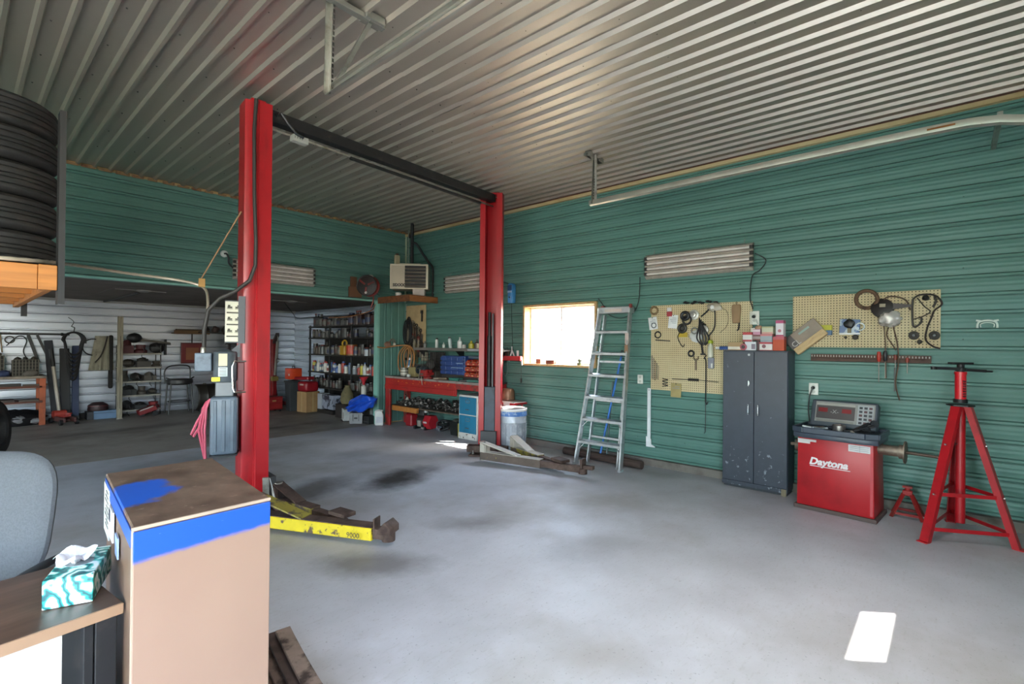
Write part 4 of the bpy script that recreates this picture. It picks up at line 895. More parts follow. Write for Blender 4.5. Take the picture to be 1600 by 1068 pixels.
# white caliper-like clip
cp = thing('plastic_clip', 'white arched clip alone on the green wall at the right', 'clip', (WX - .006, -.232, 1.715))
b = MB().tube(smooth([(0, .062, -.035), (0, .06, .0), (0, .045, .02), (0, 0, .03), (0, -.045, .02), (0, -.06, .0), (0, -.062, -.035)]), .008, 8).tube(smooth([(0, .04, -.03), (0, .04, 0), (0, 0, .012), (0, -.04, 0), (0, -.04, -.03)]), .004, 6)
b.obox((0, .055, .028), (.014, .03, .014), (1, 0, 0), (0, 1, .2)).obox((0, -.055, .028), (.014, .03, .014), (1, 0, 0), (0, 1, -.2)); b.build('clip', P('d4ded2', .4), cp)

# ---- grey two-door cabinet and the boxes on it
gc = thing('storage_cabinet', 'dark blue-grey two-door steel cabinet against the green wall', 'cabinet', (5.555, 1.22, 0))
gm = M('cabinet_grey', '363c48', .42, 0, '6c7480', 16, .68, .72, .06, (1, 1, 1))
gsc = M('cabinet_scuffed', '363c48', .45, 0, '7d858f', 22, .60, .66, .06)
cw, cdep, chh = .635, .285, 1.462
MB().box(.012, cdep, 0, cw, .03, chh).build('body', gm, gc, .004)
MB().box(.03, cdep, .01, cw - .01, 0, .03).build('plinth', P('30343a'), gc)
for y0, y1, hy_ in ((.004, cw / 2 - .002, cw / 2 - .045), (cw / 2 + .002, cw - .004, cw / 2 + .05)):
    d = MB().box(-.006, .012, y0, y1, .075, chh - .012).build('door', gm, gc, .003)
    MB().box(-.034, -.026, hy_ - .006, hy_ + .006, .79, .90).box(-.034, -.006, hy_ - .005, hy_ + .005, .795, .81).box(-.034, -.006, hy_ - .005, hy_ + .005, .88, .895).build('handle', chrome, d, .002)
    MB().box(-.0066, -.006, y0 + .03, y1 - .03, .10, .42).build('scuffed_paint', gsc, d)
MB().box(-.004, .012, .0, cw, .03, .073).build('kick_panel', gsc, gc, .002)
MB().box(-.03, -.006, cw / 2 + .045, cw / 2 + .055, 1.09, 1.15).box(-.02, -.006, cw / 2 + .042, cw / 2 + .058, 1.10, 1.14).build('latch', chrome, gc, .002)
MB().lathe([(.012, 0), (.012, .003)], 12, (-.0065, cw / 2 + .05, chh - .045), (-1, 0, 0)).build('paint_chip', P('c5c8cc'), gc)
MB().box(-.010, .0, .01, .055, .0, .07).build('worn_corner', P('7d705a', .7), gc)
WB = 'small boxes piled on the grey cabinet'
ZT = 1.4635
def carton(label, y0, y1, z0, z1, col, x0=5.60, dep=.09, top=None, band=None, logo=None, side=None, name='parts_box', roll=0):
    yc = (y0 + y1) / 2; t = thing(name, label, 'box', (x0, yc, z0), roll, WB); w = (y1 - y0) / 2; h = z1 - z0
    MB().box(0, dep, -w, w, 0, h).build('carton', P(col, .5), t, .0015)
    if top: MB().box(-.001, dep, -w - .0006, w + .0006, h * (1 - top[1]), h + .0006).build('lid', P(top[0], .45), t, .001)
    if band: MB().box(-.001, .0, -w * .98, w * .98, h * band[1], h * band[2]).build('print_band', P(band[0], .45), t)
    if logo: MB().lathe([(h * logo[1], 0), (h * logo[1], .0012)], 12, (-.0004, w * logo[2], h * logo[3]), (-1, 0, 0)).build('printed_mark', P(logo[0], .5), t)
    if side: MB().box(-.0012, 0, -w * .9, -w * .2, h * .15, h * .75).build('printed_panel', P(side, .5), t)
    return t
# blue tube, tan carton
tt = thing('grease_tube', 'blue and white tube lying at the left end of the grey cabinet top', 'tube', (5.62, 1.88, ZT + .022), 0, WB)
MB().cyl((0, -.055, 0), (0, .03, 0), .02, 12).build('tube', P('2f4f8a', .35), tt); MB().cyl((0, .03, 0), (0, .075, 0), .014, 10).build('cap', white, tt)
carton('open tan carton with a white label near the left end of the cabinet top', 1.665, 1.82, ZT, ZT + .085, 'a98a62', band=('d5d0c4', .1, .45))
tt = thing('tape_roll', 'dark round reel with a pink rim in front of the tan carton', 'reel', (5.585, 1.655, ZT + .036), 0, WB)
MB().torus((0, 0, 0), (1, 0, 0), .026, .010, 18, 8).build('rim', P('b5606c', .4), tt); MB().lathe([(.02, -.01), (.02, .01)], 14, (0, 0, 0), (1, 0, 0)).build('core', P('3a2a2c'), tt)
carton('white box with faint grey printing, bottom row under the small red-and-white box', 1.535, 1.645, ZT, ZT + .092, 'd6d8dc', side='7f7482')
carton('small white box with red top and base, stacked at the left of the pile', 1.575, 1.668, ZT + .0935, ZT + .193, 'dcd8d2', top=('b5343c', .28), band=('a83a44', 0, .2))
carton('dark maroon box end between the two white boxes', 1.503, 1.53, ZT, ZT + .105, '4a2a30', x0=5.63)
carton('wide white and red box in the bottom row with a grey round mark', 1.378, 1.50, ZT, ZT + .088, 'd8d0cc', top=('a83440', .22), band=('a83440', 0, .08), logo=('7a4a50', .22, .3, .5))
carton('bright orange-red box at the right end of the cabinet top', 1.268, 1.374, ZT, ZT + .145, 'b8431c', top=('b5505a', .22), name='parts_box')
carton('brown-red box with a dark front in the middle of the pile', 1.497, 1.572, ZT + .107, ZT + .165, '7a4a48', x0=5.62, band=('9a8a86', .25, .7))
carton('grey box with a red lid in the middle of the pile', 1.38, 1.492, ZT + .0895, ZT + .172, '9aa0a6', top=('c9787a', .25), band=('7f888e', .1, .2))
carton('cream and green box on top of the red-lidded grey box', 1.372, 1.48, ZT + .1735, ZT + .250, 'bfc0a4', top=('a8a67e', .2), band=('c9968a', 0, .25))
carton('pink and white carton on the brown-red box', 1.495, 1.568, ZT + .1665, ZT + .225, 'c08aa0', band=('d8c8cc', .5, .9), x0=5.61)
tt = thing('rubber_bung', 'round pinkish-tan cap on top of the pile of boxes', 'cap', (5.63, 1.515, ZT + .2265), 0, WB)
MB().lathe([(.032, 0), (.036, .012), (.03, .03), (.012, .038)], 18).build('cap', P('b88f74', .6), tt)
carton('tall white box with a magenta top standing on the orange box', 1.275, 1.347, ZT + .1465, ZT + .31, 'd9d3d6', top=('a8406a', .18), band=('a8385a', 0, .1), logo=('b5707a', .1, 0, .35))
carton('cream box tucked behind the pile against the wall', 1.555, 1.60, ZT + .1945, ZT + .24, 'd5cfc4', x0=5.64)

# ---- wheel balancer
wb_ = thing('wheel_balancer', 'red wheel balancer with a dark tool tray and tilted display console', 'wheel balancer', (5.235, .485, 0), math.radians(-5))
bw, bd = .60, .40
rm = M('balancer_red', 'b01a22', .38, 0, '8f161c', 3, .5, .8, .08)
b = MB(); vs = [(0, 0, .035), (bd, 0, .035), (bd, bw, .035), (0, bw, .035), (0.0, .008, .67), (bd - .02, .008, .67), (bd - .02, bw - .008, .67), (0.0, bw - .008, .67)]
b.add(vs, [(3, 2, 1, 0), (4, 5, 6, 7), (0, 1, 5, 4), (1, 2, 6, 5), (2, 3, 7, 6), (3, 0, 4, 7)]); b.build('body', rm, wb_, .006, True, 2)
MB().box(-.02, bd + .02, -.02, bw + .02, 0, .035).build('base', M('base_rust', '5a4a46', .7), wb_, .003)
b = MB().box(-.0012, 0, .01, .03, .05, .6); b.build('scratch', P('c0444a', .5), wb_)
lo = text('lettering', 'Daytona', .088, (-.0035, .497, .425), (0, -1, 0), (0, 0, 1), P('e6dede', .4), wb_, .001, .25, 'LEFT', .0035)
MB().box(-.0045, -.001, .175, .49, .408, .414).build('underline', P('e6dede', .4), lo)
MB().box(-.003, 0, .49, .592, .608, .648).box(-.003, 0, .44, .49, .628, .648).build('label', P('cfc9c6', .5), wb_)
lb = MB().box(-.003, 0, .03, .19, .588, .648).build('label', P('d2cfd0', .5), wb_)
b = MB()
for i in range(3): b.box(-.004, -.003, .04, .18, .634 - i * .016, .637 - i * .016)
b.box(-.004, -.003, .105, .107, .59, .646); b.build('print_line', P('77757a'), lb)
tm = M('tray_plastic', '3d4552', .4, 0, '2c323b', 5, .5, .8, .1)
poly = [(-.05, .06), (-.05, bw - .06), (-.01, bw + .03), (bd, bw + .03), (bd, -.03), (-.01, -.03)]
b = MB(); b.prism(poly, (0, 0, .665), (1, 0, 0), (0, 1, 0), .045)
tr_ = b.build('tray', tm, wb_, .006, True, 2)
b = MB()
for (p, q) in zip(poly, poly[1:] + poly[:1]): b.bar((p[0] * .97 + .008, p[1], .735), (q[0] * .97 + .008, q[1], .735), .022, .05)
b.build('tray_rim', tm, tr_, .005)
MB().prism([(-.035, .08), (-.035, bw - .08), (0, bw), (bd - .12, bw), (bd - .12, 0), (0, 0)], (0, 0, .711), (1, 0, 0), (0, 1, 0), .032).build('tray_floor', P('23272e', .5), tr_)
cx = Vector((.30, bw / 2 - .01, .86)); cn = Vector((-.94, 0, .34)).normalized(); cu_ = Vector((.34, 0, .94)).normalized(); cy_ = Vector((0, -1, 0))
b = MB().obox(cx, (.53, .26, .11), cy_, cu_); con = b.build('console', M('console_grey', '444a52', .45), wb_, .018, True, 3)
face = cx + cn * .055
def cf(u, v, w, h, mat, name, lift=.002, par=None):
    return MB().obox(face + cy_ * u + cu_ * v + cn * lift * .5, (w, h, lift + .002), cy_, cu_).build(name, mat, par or con)
fp = cf(0.01, .012, .47, .195, P('8b8a86', .4), 'face_plate', .003)
cf(-.06, .008, .31, .125, P('4f4a4a', .3), 'display_window', .006)
cf(-.06, .085, .44 * .7, .014, P('a39f96'), 'print_band', .006)
cf(-.06, -.075, .30, .02, P('7c7a74'), 'print_band', .006)
for u, s_ in ((-.16, 1), (.03, 1)): cf(u, .028, .075, .04, P('7a2226', .3), 'led_display', .009)
text('printing', '-X-', .05, face + cy_ * -.10 + cu_ * -.0 + cn * .008, cy_, cu_, P('a8a6a4'), con)
kp = cf(.175, .005, .12, .185, P('a3a6a8', .4), 'keypad', .006)
for r in range(5):
    for c2 in range(3): cf(.140 + c2 * .037, .072 - r * .035, .024, .020, P(('33363c', '3c3f44', '5a3a3e')[(r + c2) % 3], .4), 'key', .011)
MB().cyl((.19, .02, .61), (.19, -.14, .61), .045, 18).cyl((.19, -.14, .61), (.19, -.175, .61), .06, 20).cyl((.19, -.175, .61), (.19, -.185, .61), .095, 24).build('shaft', M('shaft_steel', '87796c', .5, .6, '6a5a4e', 9), wb_)
MB().cyl((.19, -.185, .61), (.19, -.40, .605), .013, 10).build('spindle', M('spindle', '55453c', .5, .5), wb_)
MB().cyl((.16, bw, .56), (.16, bw + .05, .56), .06, 18).cyl((.16, bw + .05, .56), (.16, bw + .10, .56), .015, 8).build('rear_hub', M('hub_brown', '6f5f52', .6, .3), wb_)
# loose things in the tray
TG = 'loose bits in the balancer tray'
def tray_loc(x, y, z):
    a = math.radians(-5); return (5.235 + x * math.cos(a) - y * math.sin(a), .485 + x * math.sin(a) + y * math.cos(a), z + .028)
t = thing('adapter_cup', 'steel cup-shaped adapter in the middle of the balancer tray', 'adapter', tray_loc(.08, .28, .716), 0, TG); MB().lathe([(.05, 0), (.052, .05), (.045, .058), (.03, .058), (.03, .02)], 22).build('cup', P('b0a9a2', .3, .9), t)
t = thing('balancing_pliers', 'black-handled balancing pliers at the right end of the balancer tray', 'pliers', tray_loc(.08, .12, .735), .5, TG)
MB().bar((-.02, -.10, .05), (0, .06, .0), .025, .02).bar((.02, -.08, .07), (0, .06, 0), .025, .02).build('handle', black, t, .004); MB().lathe([(.03, -.01), (.03, .01)], 14, (0, -.11, .07), (1, 0, 0)).bar((0, .06, 0), (0, .13, -.005), .03, .015).build('head', P('33363a', .4, .5), t)
t = thing('cable_tangle', 'tangled dark cable on the right corner of the balancer tray', 'cable', tray_loc(.02, .07, .735), 0, TG)
b = MB()
for k in range(4): b.tube(smooth([(.02 * math.cos(k + i) + .03 * math.cos(i * 1.7 + k), .035 * math.sin(i * 1.3 + k), .01 + .012 * ((i + k) % 4)) for i in range(7)]), .006, 6)
b.build('cable', P('25272b', .5), t)
for i, (x, y, L_, col) in enumerate(((.05, .53, .08, 'c4c6c6'), (.03, .44, .10, '8f959a'), (.06, .40, .12, 'b5b8ba'), (.10, .45, .09, '5d5248'), (.05, .20, .06, 'a0a39c'), (.0, .16, .05, 'c9c6bc'), (.13, .34, .1, '40464e'))):
    tag(MB().obox(Vector(tray_loc(x, y, .728)), (.022, L_, .018), (math.cos(i), math.sin(i) * .6, 0), (-math.sin(i) * .6, math.cos(i), .12)).build('wheel_weight', P(col, .4, .5), None, .003), ('long silver weight strip at the left of the balancer tray', 'grey weight strip behind the steel cup', 'bright flat weight left of the steel cup', 'brown weight strip under the console', 'small pale weight beside the black pliers', 'small cream weight at the front of the tray', 'dark weight strip behind the cup')[i], 'wheel weight', TG)

# ---- small jack stand, tall tripod stand
js = thing('jack_stand', 'small rusty red jack stand on the floor beside the balancer', 'jack stand', (5.66, .285, 0))
b = MB()
for sx_ in (-1, 1):
    for sy_ in (-1, 1): b.bar((.10 * sx_, .11 * sy_, 0.0), (.022 * sx_, .028 * sy_, .20), .03, .012)
b.build('leg', rust_red, js); MB().bar((-.085, -.10, .035), (-.085, .10, .035), .012, .02).bar((.085, -.10, .035), (.085, .10, .035), .012, .02).build('brace', rust_red, js)
MB().box(-.03, .03, -.035, .035, .19, .235).build('collar', rust_red, js, .004); MB().cyl((0, 0, .2), (0, 0, .26), .02).box(-.02, .02, -.035, .035, .255, .272).build('saddle', rust_red, js)
ts = thing('tripod_stand', 'tall red three-legged under-hoist stand with a black screw head', 'support stand', (5.40, -.06, 0))
hz_t = 1.045; feet = [Vector((-.40, .215, 0)), Vector((-.10, -.335, 0)), Vector((.36, .06, 0))]; sr = M('stand_red', 'a9141e', .35, 0, '8a1018', 4)
tops = [Vector(f).normalized() * .065 + Vector((0, 0, hz_t)) for f in feet]
for f, tp_ in zip(feet, tops):
    d = (f - tp_).normalized(); out = Vector((f.x, f.y, 0)).normalized(); s_ = Vector((-out.y, out.x, 0)); nn = d.cross(s_)
    L_ = (f - tp_).length; mid = (f + tp_) / 2; w = .055
    b = MB().obox(mid + nn * 0 , (w, .006, L_), s_, nn).obox(mid + s_ * (w / 2) - nn * w * .35 * 1, (.006, w * .7, L_), s_, nn).obox(mid - s_ * (w / 2) - nn * w * .35 * 1, (.006, w * .7, L_), s_, nn)
    lg = b.build('leg', sr, ts)
    MB().obox(f + Vector((0, 0, .004)), (.07, .05, .008), s_, out).build('foot_plate', sr, lg)
def leg_at(i, z): return feet[i] + (tops[i] - feet[i]) * (z / hz_t)
b = MB()
for zz in (.36, .10):
    for i in range(3): b.bar(leg_at(i, zz), leg_at((i + 1) % 3, zz), .006, .028)
b.build('brace', sr, ts)
MB().cyl((0, 0, .10), (0, 0, hz_t), .032, 16).build('centre_tube', sr, ts)
MB().lathe([(.088, -.006), (.088, .006)], 6, (0, 0, hz_t)).lathe([(.045, .0), (.045, .03)], 16, (0, 0, hz_t + .02)).build('top_plate', blackm, ts)
up_ = MB().cyl((0, 0, hz_t + .03), (0, 0, hz_t + .26), .036, 18).lathe([(.04, 0), (.04, .02)], 18, (0, 0, hz_t + .25)).build('upper_tube', M('bright_red', 'c81420', .32), ts)
b = MB()
for i in range(7): b.obox(Vector((-.031, -.021 + 0, hz_t + .075 + i * .02)), (.014, .02, .012), (.75, -.66, 0), (.66, .75, 0))
b.build('worn_print', P('5a1a1e'), up_)
MB().cyl((0, 0, hz_t + .26), (0, 0, hz_t + .33), .024, 12).cyl((0, 0, hz_t + .275), (0, 0, hz_t + .30), .035, 14).build('screw', blackm, ts)
b = MB().bar((-.02, .0, hz_t + .293), (-.12, .15, hz_t + .297), .022, .022).bar((.02, -.0, hz_t + .287), (.12, -.15, hz_t + .277), .024, .022).torus((.135, -.17, hz_t + .275), (0, 0, 1), .018, .008, 14, 6).lathe([(.017, -.012), (.017, .012)], 12, (-.13, .165, hz_t + .298))
b.build('handle_bar', blackm, ts); MB().obox((0, 0, hz_t + .338), (.05, .17, .016), (.77, .64, 0), (-.64, .77, 0)).build('saddle', blackm, ts, .003)
MB().cyl((-.05, .05, .735), (.09, -.11, .73), .008, 8).torus((.1, -.12, .725), (1, 0, 0), .014, .004, 10, 5).build('locking_pin', chrome, ts)
b = MB()
for i in range(3):
    for zz in (.36, .74): b.lathe([(.009, 0), (.007, .01)], 8, leg_at(i, zz) + Vector((feet[i].x, feet[i].y, 0)).normalized() * .006, Vector((feet[i].x, feet[i].y, 0)))
b.build('bolt', chrome, ts)

# ---- step ladder, blue pole, bar, logs, white ruler square
ld = thing('step_ladder', 'folded aluminium step ladder leaning against the green wall', 'ladder', (5.25, 3.24, 0))
lean = Vector((.44, .02, 1.99)); 
def rail_pt(s_, t): w = .31 - (.31 - .215) * t; return lean * t + Vector((-.03 * s_ * (1 - t) * .5, s_ * w, 0))
for s_ in (1, -1): MB().bar(rail_pt(s_, 0) + Vector((0, 0, .02)), rail_pt(s_, 1), .024, .075, (1, 0, -.2)).build('front_rail', alu, ld, .003); 
for s_ in (1, -1): MB().obox(rail_pt(s_, 0) + Vector((0, 0, .015)), (.085, .04, .03), (1, 0, 0), (0, 1, 0)).build('foot', P('8f9294', .7), ld, .004)
for i in range(6):
    t = (.30 + i * .282) / 1.99 * .985; p, q = rail_pt(1, t), rail_pt(-1, t)
    MB().bar(p, q, .085, .012, (-.2, 0, 1)).bar(p + Vector((-.042, 0, -.012)), q + Vector((-.042, 0, -.012)), .008, .032).build('step', alu, ld, .002)
b = MB()
for t_ in (.145, .287):
    for s_ in (1, -1): b.bar(rail_pt(s_, t_ - .055) + Vector((.0, 0, 0)), rail_pt(s_, t_) + Vector((0, -s_ * .09, -.01)), .016, .004)
b.build('step_brace', alu, ld)
rear = lambda s_, t: Vector((.115, .0, 0)) * (1 - t) + Vector((.50, .02, 1.90)) * t + Vector((0, s_ * (.215 - .03 * t), 0))
for s_ in (1, -1): MB().bar(rear(s_, 0) + Vector((0, 0, .02)), rear(s_, 1), .02, .05, (1, 0, -.2)).obox(rear(s_, 0) + Vector((0, 0, .012)), (.06, .035, .024), (1, 0, 0), (0, 1, 0)).build('rear_rail', alu, ld, .002)
b = MB()
for t_ in (.18, .42, .68): b.bar(rear(1, t_), rear(-1, t_), .012, .025)
b.build('rear_brace', alu, ld)
tc_ = MB().obox(lean + Vector((.01, 0, -.03)), (.13, .47, .085), (1, 0, 0), (0, 1, 0)).build('top_cap', alu, ld, .006)
MB().obox(lean + Vector((-.057, .0, -.035)), (.003, .25, .04), (1, 0, 0), (0, 1, 0)).build('label', P('cfc0b8', .5), tc_)
MB().obox(lean + Vector((-.03, -.235, .015)), (.05, .03, .05), (1, 0, 0), (0, 1, 0)).build('red_clip', P('8f3a34', .5), ld, .005); MB().obox(lean + Vector((.03, .2, .02)), (.05, .05, .03), (1, 0, 0), (0, 1, 0)).build('red_clip', P('8f3a34', .5), ld, .005)
MB().obox(rail_pt(-1, .80) + Vector((-.042, 0, 0)), (.003, .05, .14), (1, 0, 0), (0, 1, 0)).build('sticker', P('b9a9a2', .5), ld); MB().obox(rail_pt(-1, .735) + Vector((-.044, 0, 0)), (.003, .045, .1), (1, 0, 0), (0, 1, 0)).build('sticker', P('8f6a50', .5), ld)
tag(MB().tube(smooth([(WX - .02, 3.60, 2.14), (WX - .05, 3.47, 2.0), (WX - .12, 3.36, 1.90), (WX - .10, 3.2, 1.86), (WX - .06, 3.05, 1.93), (WX - .03, 2.99, 2.1), (WX - .02, 2.985, 2.38)]), .006, 6).build('extension_cord', black), 'black cord looping behind the ladder top up the green wall', 'cord')
bp = thing('broom_pole', 'blue broom pole leaning on the green wall behind the ladder', 'pole', (5.62, 3.44, 0))
MB().cyl((0, 0, .02), (.20, -.20, 1.36), .013, 10).build('handle', P('2a6fc4', .35), bp); MB().cyl((.20, -.20, 1.36), (.207, -.207, 1.44), .014, 10).build('grip', black, bp); MB().box(-.05, .05, -.10, .10, 0, .05).build('brush_head', P('3a3f4a', .7), bp, .006)
tag(MB().cyl((5.66, 3.36, 0.0), (5.83, 3.37, 1.02), .011, 8).build('iron_bar', M('bar_grey', '4a5658', .5, .4)), 'thin dark bar leaning beside the blue pole', 'bar')
tag(MB().cyl((5.60, 3.98, .052), (5.56, 2.80, .052), .05, 14).build('log', M('log_bark', '4a3a33', .85, 0, '332722', 6, .45, .65, .2, (9, 1, 9), .5)), 'brown round log on the floor behind the ladder feet', 'log')
tag(MB().cyl((5.70, 3.90, .04), (5.69, 3.05, .04), .038, 12).build('log', M('log_red', '5a3f38', .8, 0, '3a2a26', 6)), 'thinner reddish log on the floor between the round log and the kerb', 'log')
wr_ = thing('white_square', 'white L-shaped metal square hanging on the green wall by the left pegboard', 'square', (WX - .008, 2.85, .6))
MB().box(-.008, .004, -.022, .022, -.34, .37).build('blade', P('d8dadc', .4), wr_, .002); MB().prism([(-.035, -.37), (.085, -.37), (.085, -.36), (.035, -.335), (.03, -.27), (-.035, -.24)], (-.012, 0, 0), (0, -1, 0), (0, 0, 1), -.016).build('stock', P('e2e4e6', .4), wr_, .002)
MB().lathe([(.006, 0), (.006, .002)], 8, (-.008, 0, .345), (-1, 0, 0)).build('hang_hole', black, wr_)
# blue retracting reel by the window
br = thing('cord_reel', 'blue retracting cord reel on the green wall beside the window', 'cord reel', (WX, 5.145, 2.31))
MB().prism([(-.045, -.16), (.045, -.16), (.055, -.02), (.055, .10), (.03, .15), (-.03, .15), (-.05, .1)], (-.02, 0, 0), (0, -1, 0), (0, 0, 1), .09).build('housing', P('3f86c4', .3), br, .012, True, 2)
MB().box(-.116, -.10, -.045, .045, .0, .03).build('grip', P('8fb8d8', .3), br, .003); MB().box(-.118, -.10, -.045, .045, .04, .12).build('dark_panel', P('2a4a7a', .3), br, .004); MB().lathe([(.014, 0), (.014, .01)], 10, (-.11, 0, -.07), (-1, 0, 0)).build('hole', P('1f3a5a'), br)
MB().tube(smooth([(-.03, .05, .13), (-.02, .14, .17), (-.02, .28, .21), (-.02, .42, .26)]), .007, 6).tube([(-.06, 0, -.16), (-.05, .005, -.4), (-.04, -.02, -1.05)], .004, 5).build('cord', black, br)
# bits on the window sill
SG = 'small things on the window sill'
zs = WZ0 + .0285
def sill(name, label, y, w, h, col, d=.05, kind='box'):
    t = thing(name, label, 'box' if kind == 'box' else 'fitting', (XR + .01, y, zs), 0, SG)
    if kind == 'box': MB().box(-d / 2, d / 2, -w / 2, w / 2, 0, h).build('carton', P(col, .6), t, .002); MB().box(-d / 2 - .001, d / 2, -w / 2 - .001, w / 2 + .001, h * .7, h + .001).build('lid', P(col, .5), t, .001)
    else: MB().lathe([(w * .5, 0), (w * .5, h * .4), (w * .25, h * .45), (w * .3, h * .9), (w * .2, h)], 12).build('body', P(col, .5, .3), t); MB().cyl((0, -w * .6, h * .7), (0, w * .6, h * .75), w * .15, 8).build('arm', P(col, .5, .3), t)
sill('small_carton', 'small reddish box at the left end of the window sill', 4.66, .09, .07, 'a05a44')
sill('small_carton', 'wider brown box on the window sill, right of the reddish box', 4.44, .15, .06, '7a4438')
sill('fitting', 'green-brown fitting on the window sill towards the ladder', 3.93, .07, .09, '5a5f48', kind='f')
sill('fitting', 'dark upright bolt on the window sill next to the ladder', 3.75, .03, .10, '4a403a', kind='f')

# ================================================================== corner: heater, shelf, hose reel
hs = thing('heater_shelf', 'brown plank shelf high in the corner that carries the heater', 'shelf', (5.20, 7.0, 2.24))
brn = M('shelf_brown', '7a4a2a', .55, 0, '52301c', 3, .45, .7, .15, (1, 6, 6))
MB().box(0, .02, 0, .95, 0, .095).build('fascia', brn, hs, .002); MB().box(.02, .645, 0, .02, 0, .095).build('fascia', M('shelf_brown_lit', '9a6238', .55, 0, '6d4122', 3, .45, .7, .15, (1, 6, 6)), hs, .002)  # second fascia is a lighter copy of the brown, imitating the brighter-lit face
for k in range(4): MB().box(.0, .645, .0 + k * .238, .234 + k * .238, .096, .114).build('plank', brn, hs, .002)
ht = thing('unit_heater', 'beige garage unit heater with dark louvres in the corner', 'heater', (5.49, 7.34, 2.475), math.radians(-45))
# local: front faces -y
cream = M('heater_cream', 'b9ab94', .4, 0, 'a5977f', 3)
b = MB().box(-.33, .33, -.20, .24, 0, .435); body = b.build('casing', cream, ht, .01)
MB().box(-.335, .335, -.212, -.20, -.004, .022).box(-.335, .335, -.212, -.20, .412, .44).box(-.335, -.315, -.212, -.20, .022, .412).box(.295, .335, -.212, -.20, .022, .412).build('front_frame', P('cfc2ab', .4), ht, .003)
MB().box(-.075, .295, -.208, -.199, .022, .412).build('louvre_recess', P('1c1613', .6), ht)
for k in range(6): MB().bar((-.073, -.215, .052 + k * .062), (.293, -.215, .052 + k * .062), .040, .012, (0, -.6, .8)).build('louvre', M('louvre_brown', '9a8b7e', .35, .4), ht)
text('lettering', 'SSXXX', .068, (-.285, -.2085, .045), (1, 0, 0), (0, 0, 1), P('181410'), ht, .001, 0, 'LEFT', .004)
MB().box(-.19, .19, -.10, .20, .44, .47).build('top_cover', cream, ht, .006)
MB().lathe([(.045, 0), (.055, .01), (.055, .055)], 14, (-.20, -.12, -.119)).build('support_block', P('c9c4bb', .6), ht); MB().box(.06, .27, -.18, .06, -.119, -.0).build('support_block', P('bfb3ad', .7), ht, .006)
MB().cyl((.02, -.02, .435), (.02, -.02, 1.21), .030, 12).build('gas_pipe', blackm, ht)
MB().tube(smooth([(.02, -.02, .86), (.10, -.02, .83), (.20, .02, .68), (.31, .06, .52), (.38, .10, .42), (.385, .12, .2), (.385, .14, -.10)]), .022, 8).build('vent_hose', black, ht)
MB().cyl((-.05, .02, .44), (-.05, .02, 1.12), .010, 8).build('conduit', P('9aa596', .4, .6), ht)
MB().lathe([(.04, -.02), (.04, .02)], 12, (-.02, .0, .98), (1, 0, 0)).build('pipe_joint', blackm, ht)
tb_ = thing('control_box', 'small pale box on the header wall above the heater', 'control box', (5.60, YB - .022, 3.09))
MB().box(-.05, .05, -.06, 0, -.10, .10).build('box', P('b9a98a', .5), tb_, .008); MB().lathe([(.03, 0), (.03, .03)], 12, (0, -.03, .10)).build('knob', P('5a3a28'), tb_)
hr = thing('hose_reel', 'round dark-red air hose reel mounted on the header wall', 'hose reel', (4.80, YB - .025, 2.52))
MB().box(-.20, .05, -.03, 0, -.20, -.02).box(-.17, -.05, -.03, 0, -.02, .16).build('mounting_board', M('board_brown', '6a4630', .7), hr, .003)
ax_ = Vector((-.80, -.6, 0)).normalized(); c0 = Vector((.06, -.22, 0))
rd = M('reel_red', '7a2420', .45, 0, '4a1614', 5)
MB().torus(c0 + ax_ * .075, ax_, .175, .012, 30, 8).lathe([(.165, .07), (.165, .078), (.05, .09), (.001, .09)], 26, c0, ax_).build('disc', M('reel_black', '241a19', .4), hr)
MB().torus(c0 - ax_ * .075, ax_, .175, .012, 30, 8).lathe([(.17, -.08), (.17, -.072)], 26, c0, ax_).build('disc', rd, hr)
b = MB()
for k in range(5): b.torus(c0 + ax_ * (-.055 + .026 * k), ax_, .14, .014, 26, 8)
b.build('hose', M('hose_red', '8a3428', .5), hr)
b = MB()
for a in (0.4, 2.5, 4.6):
    x_, y_, d_2 = frame_of(ax_); q = x_ * math.cos(a) + y_ * math.sin(a); b.bar(c0 + ax_ * .094 + q * .03, c0 + ax_ * .088 + q * .15, .03, .01, ax_)
b.build('spoke', rd, hr)
MB().torus(c0 + Vector((.06, .02, .16)), ax_, .04, .012, 14, 6).build('guide_roller', P('b9b4ae', .4, .5), hr); MB().lathe([(.022, 0), (.022, .02)], 10, c0 + ax_ * .09 + Vector((0, 0, -.13)), ax_).build('hose_end', P('c9c4be', .4), hr)
MB().box(-.02, .1, -.2, 0, -.03, .03).build('arm', blackm, hr, .004)
MB().tube(smooth([c0 + Vector((.1, 0, -.14)), c0 + Vector((.14, .05, -.24)), c0 + Vector((.12, .1, -.38))]), .010, 6).build('hose_tail', M('hose_red', '8a3428', .5), hr)
# orange hose hooked over the partition and hanging by the bench
oh = thing('air_hose', 'orange air hose looped on the green partition and down beside the bench', 'hose', (5.62, 7.62, 1.3))
om = M('orange_hose', '9a6a38', .5, 0, '7d5228', 4)
b = MB().tube(smooth([(-.42, .33, .14), (-.30, .30, .12), (-.15, .25, .15), (-.02, .12, .17), (.06, .0, .16), (.10, -.06, .08), (.12, -.07, -.1), (.12, -.02, -.25)]), .013, 7)
for k in range(3): b.tube(smooth([(.03 + .02 * k, .08 - .05 * k, .17), (-.05 + .02 * k, .16 - .05 * k, .02), (-.07 + .03 * k, .15 - .06 * k, -.22), (-.04 + .03 * k, .09 - .06 * k, -.34), (.0 + .03 * k, .0 - .06 * k, -.25), (.03 + .03 * k, -.02 - .05 * k, .0), (.04 + .02 * k, .0, .16)]), .013, 7)
b.build('hose', om, oh); MB().cyl((0.02, .12, .165), (.02, .34, .18), .012).build('wall_hook', blackm, oh)
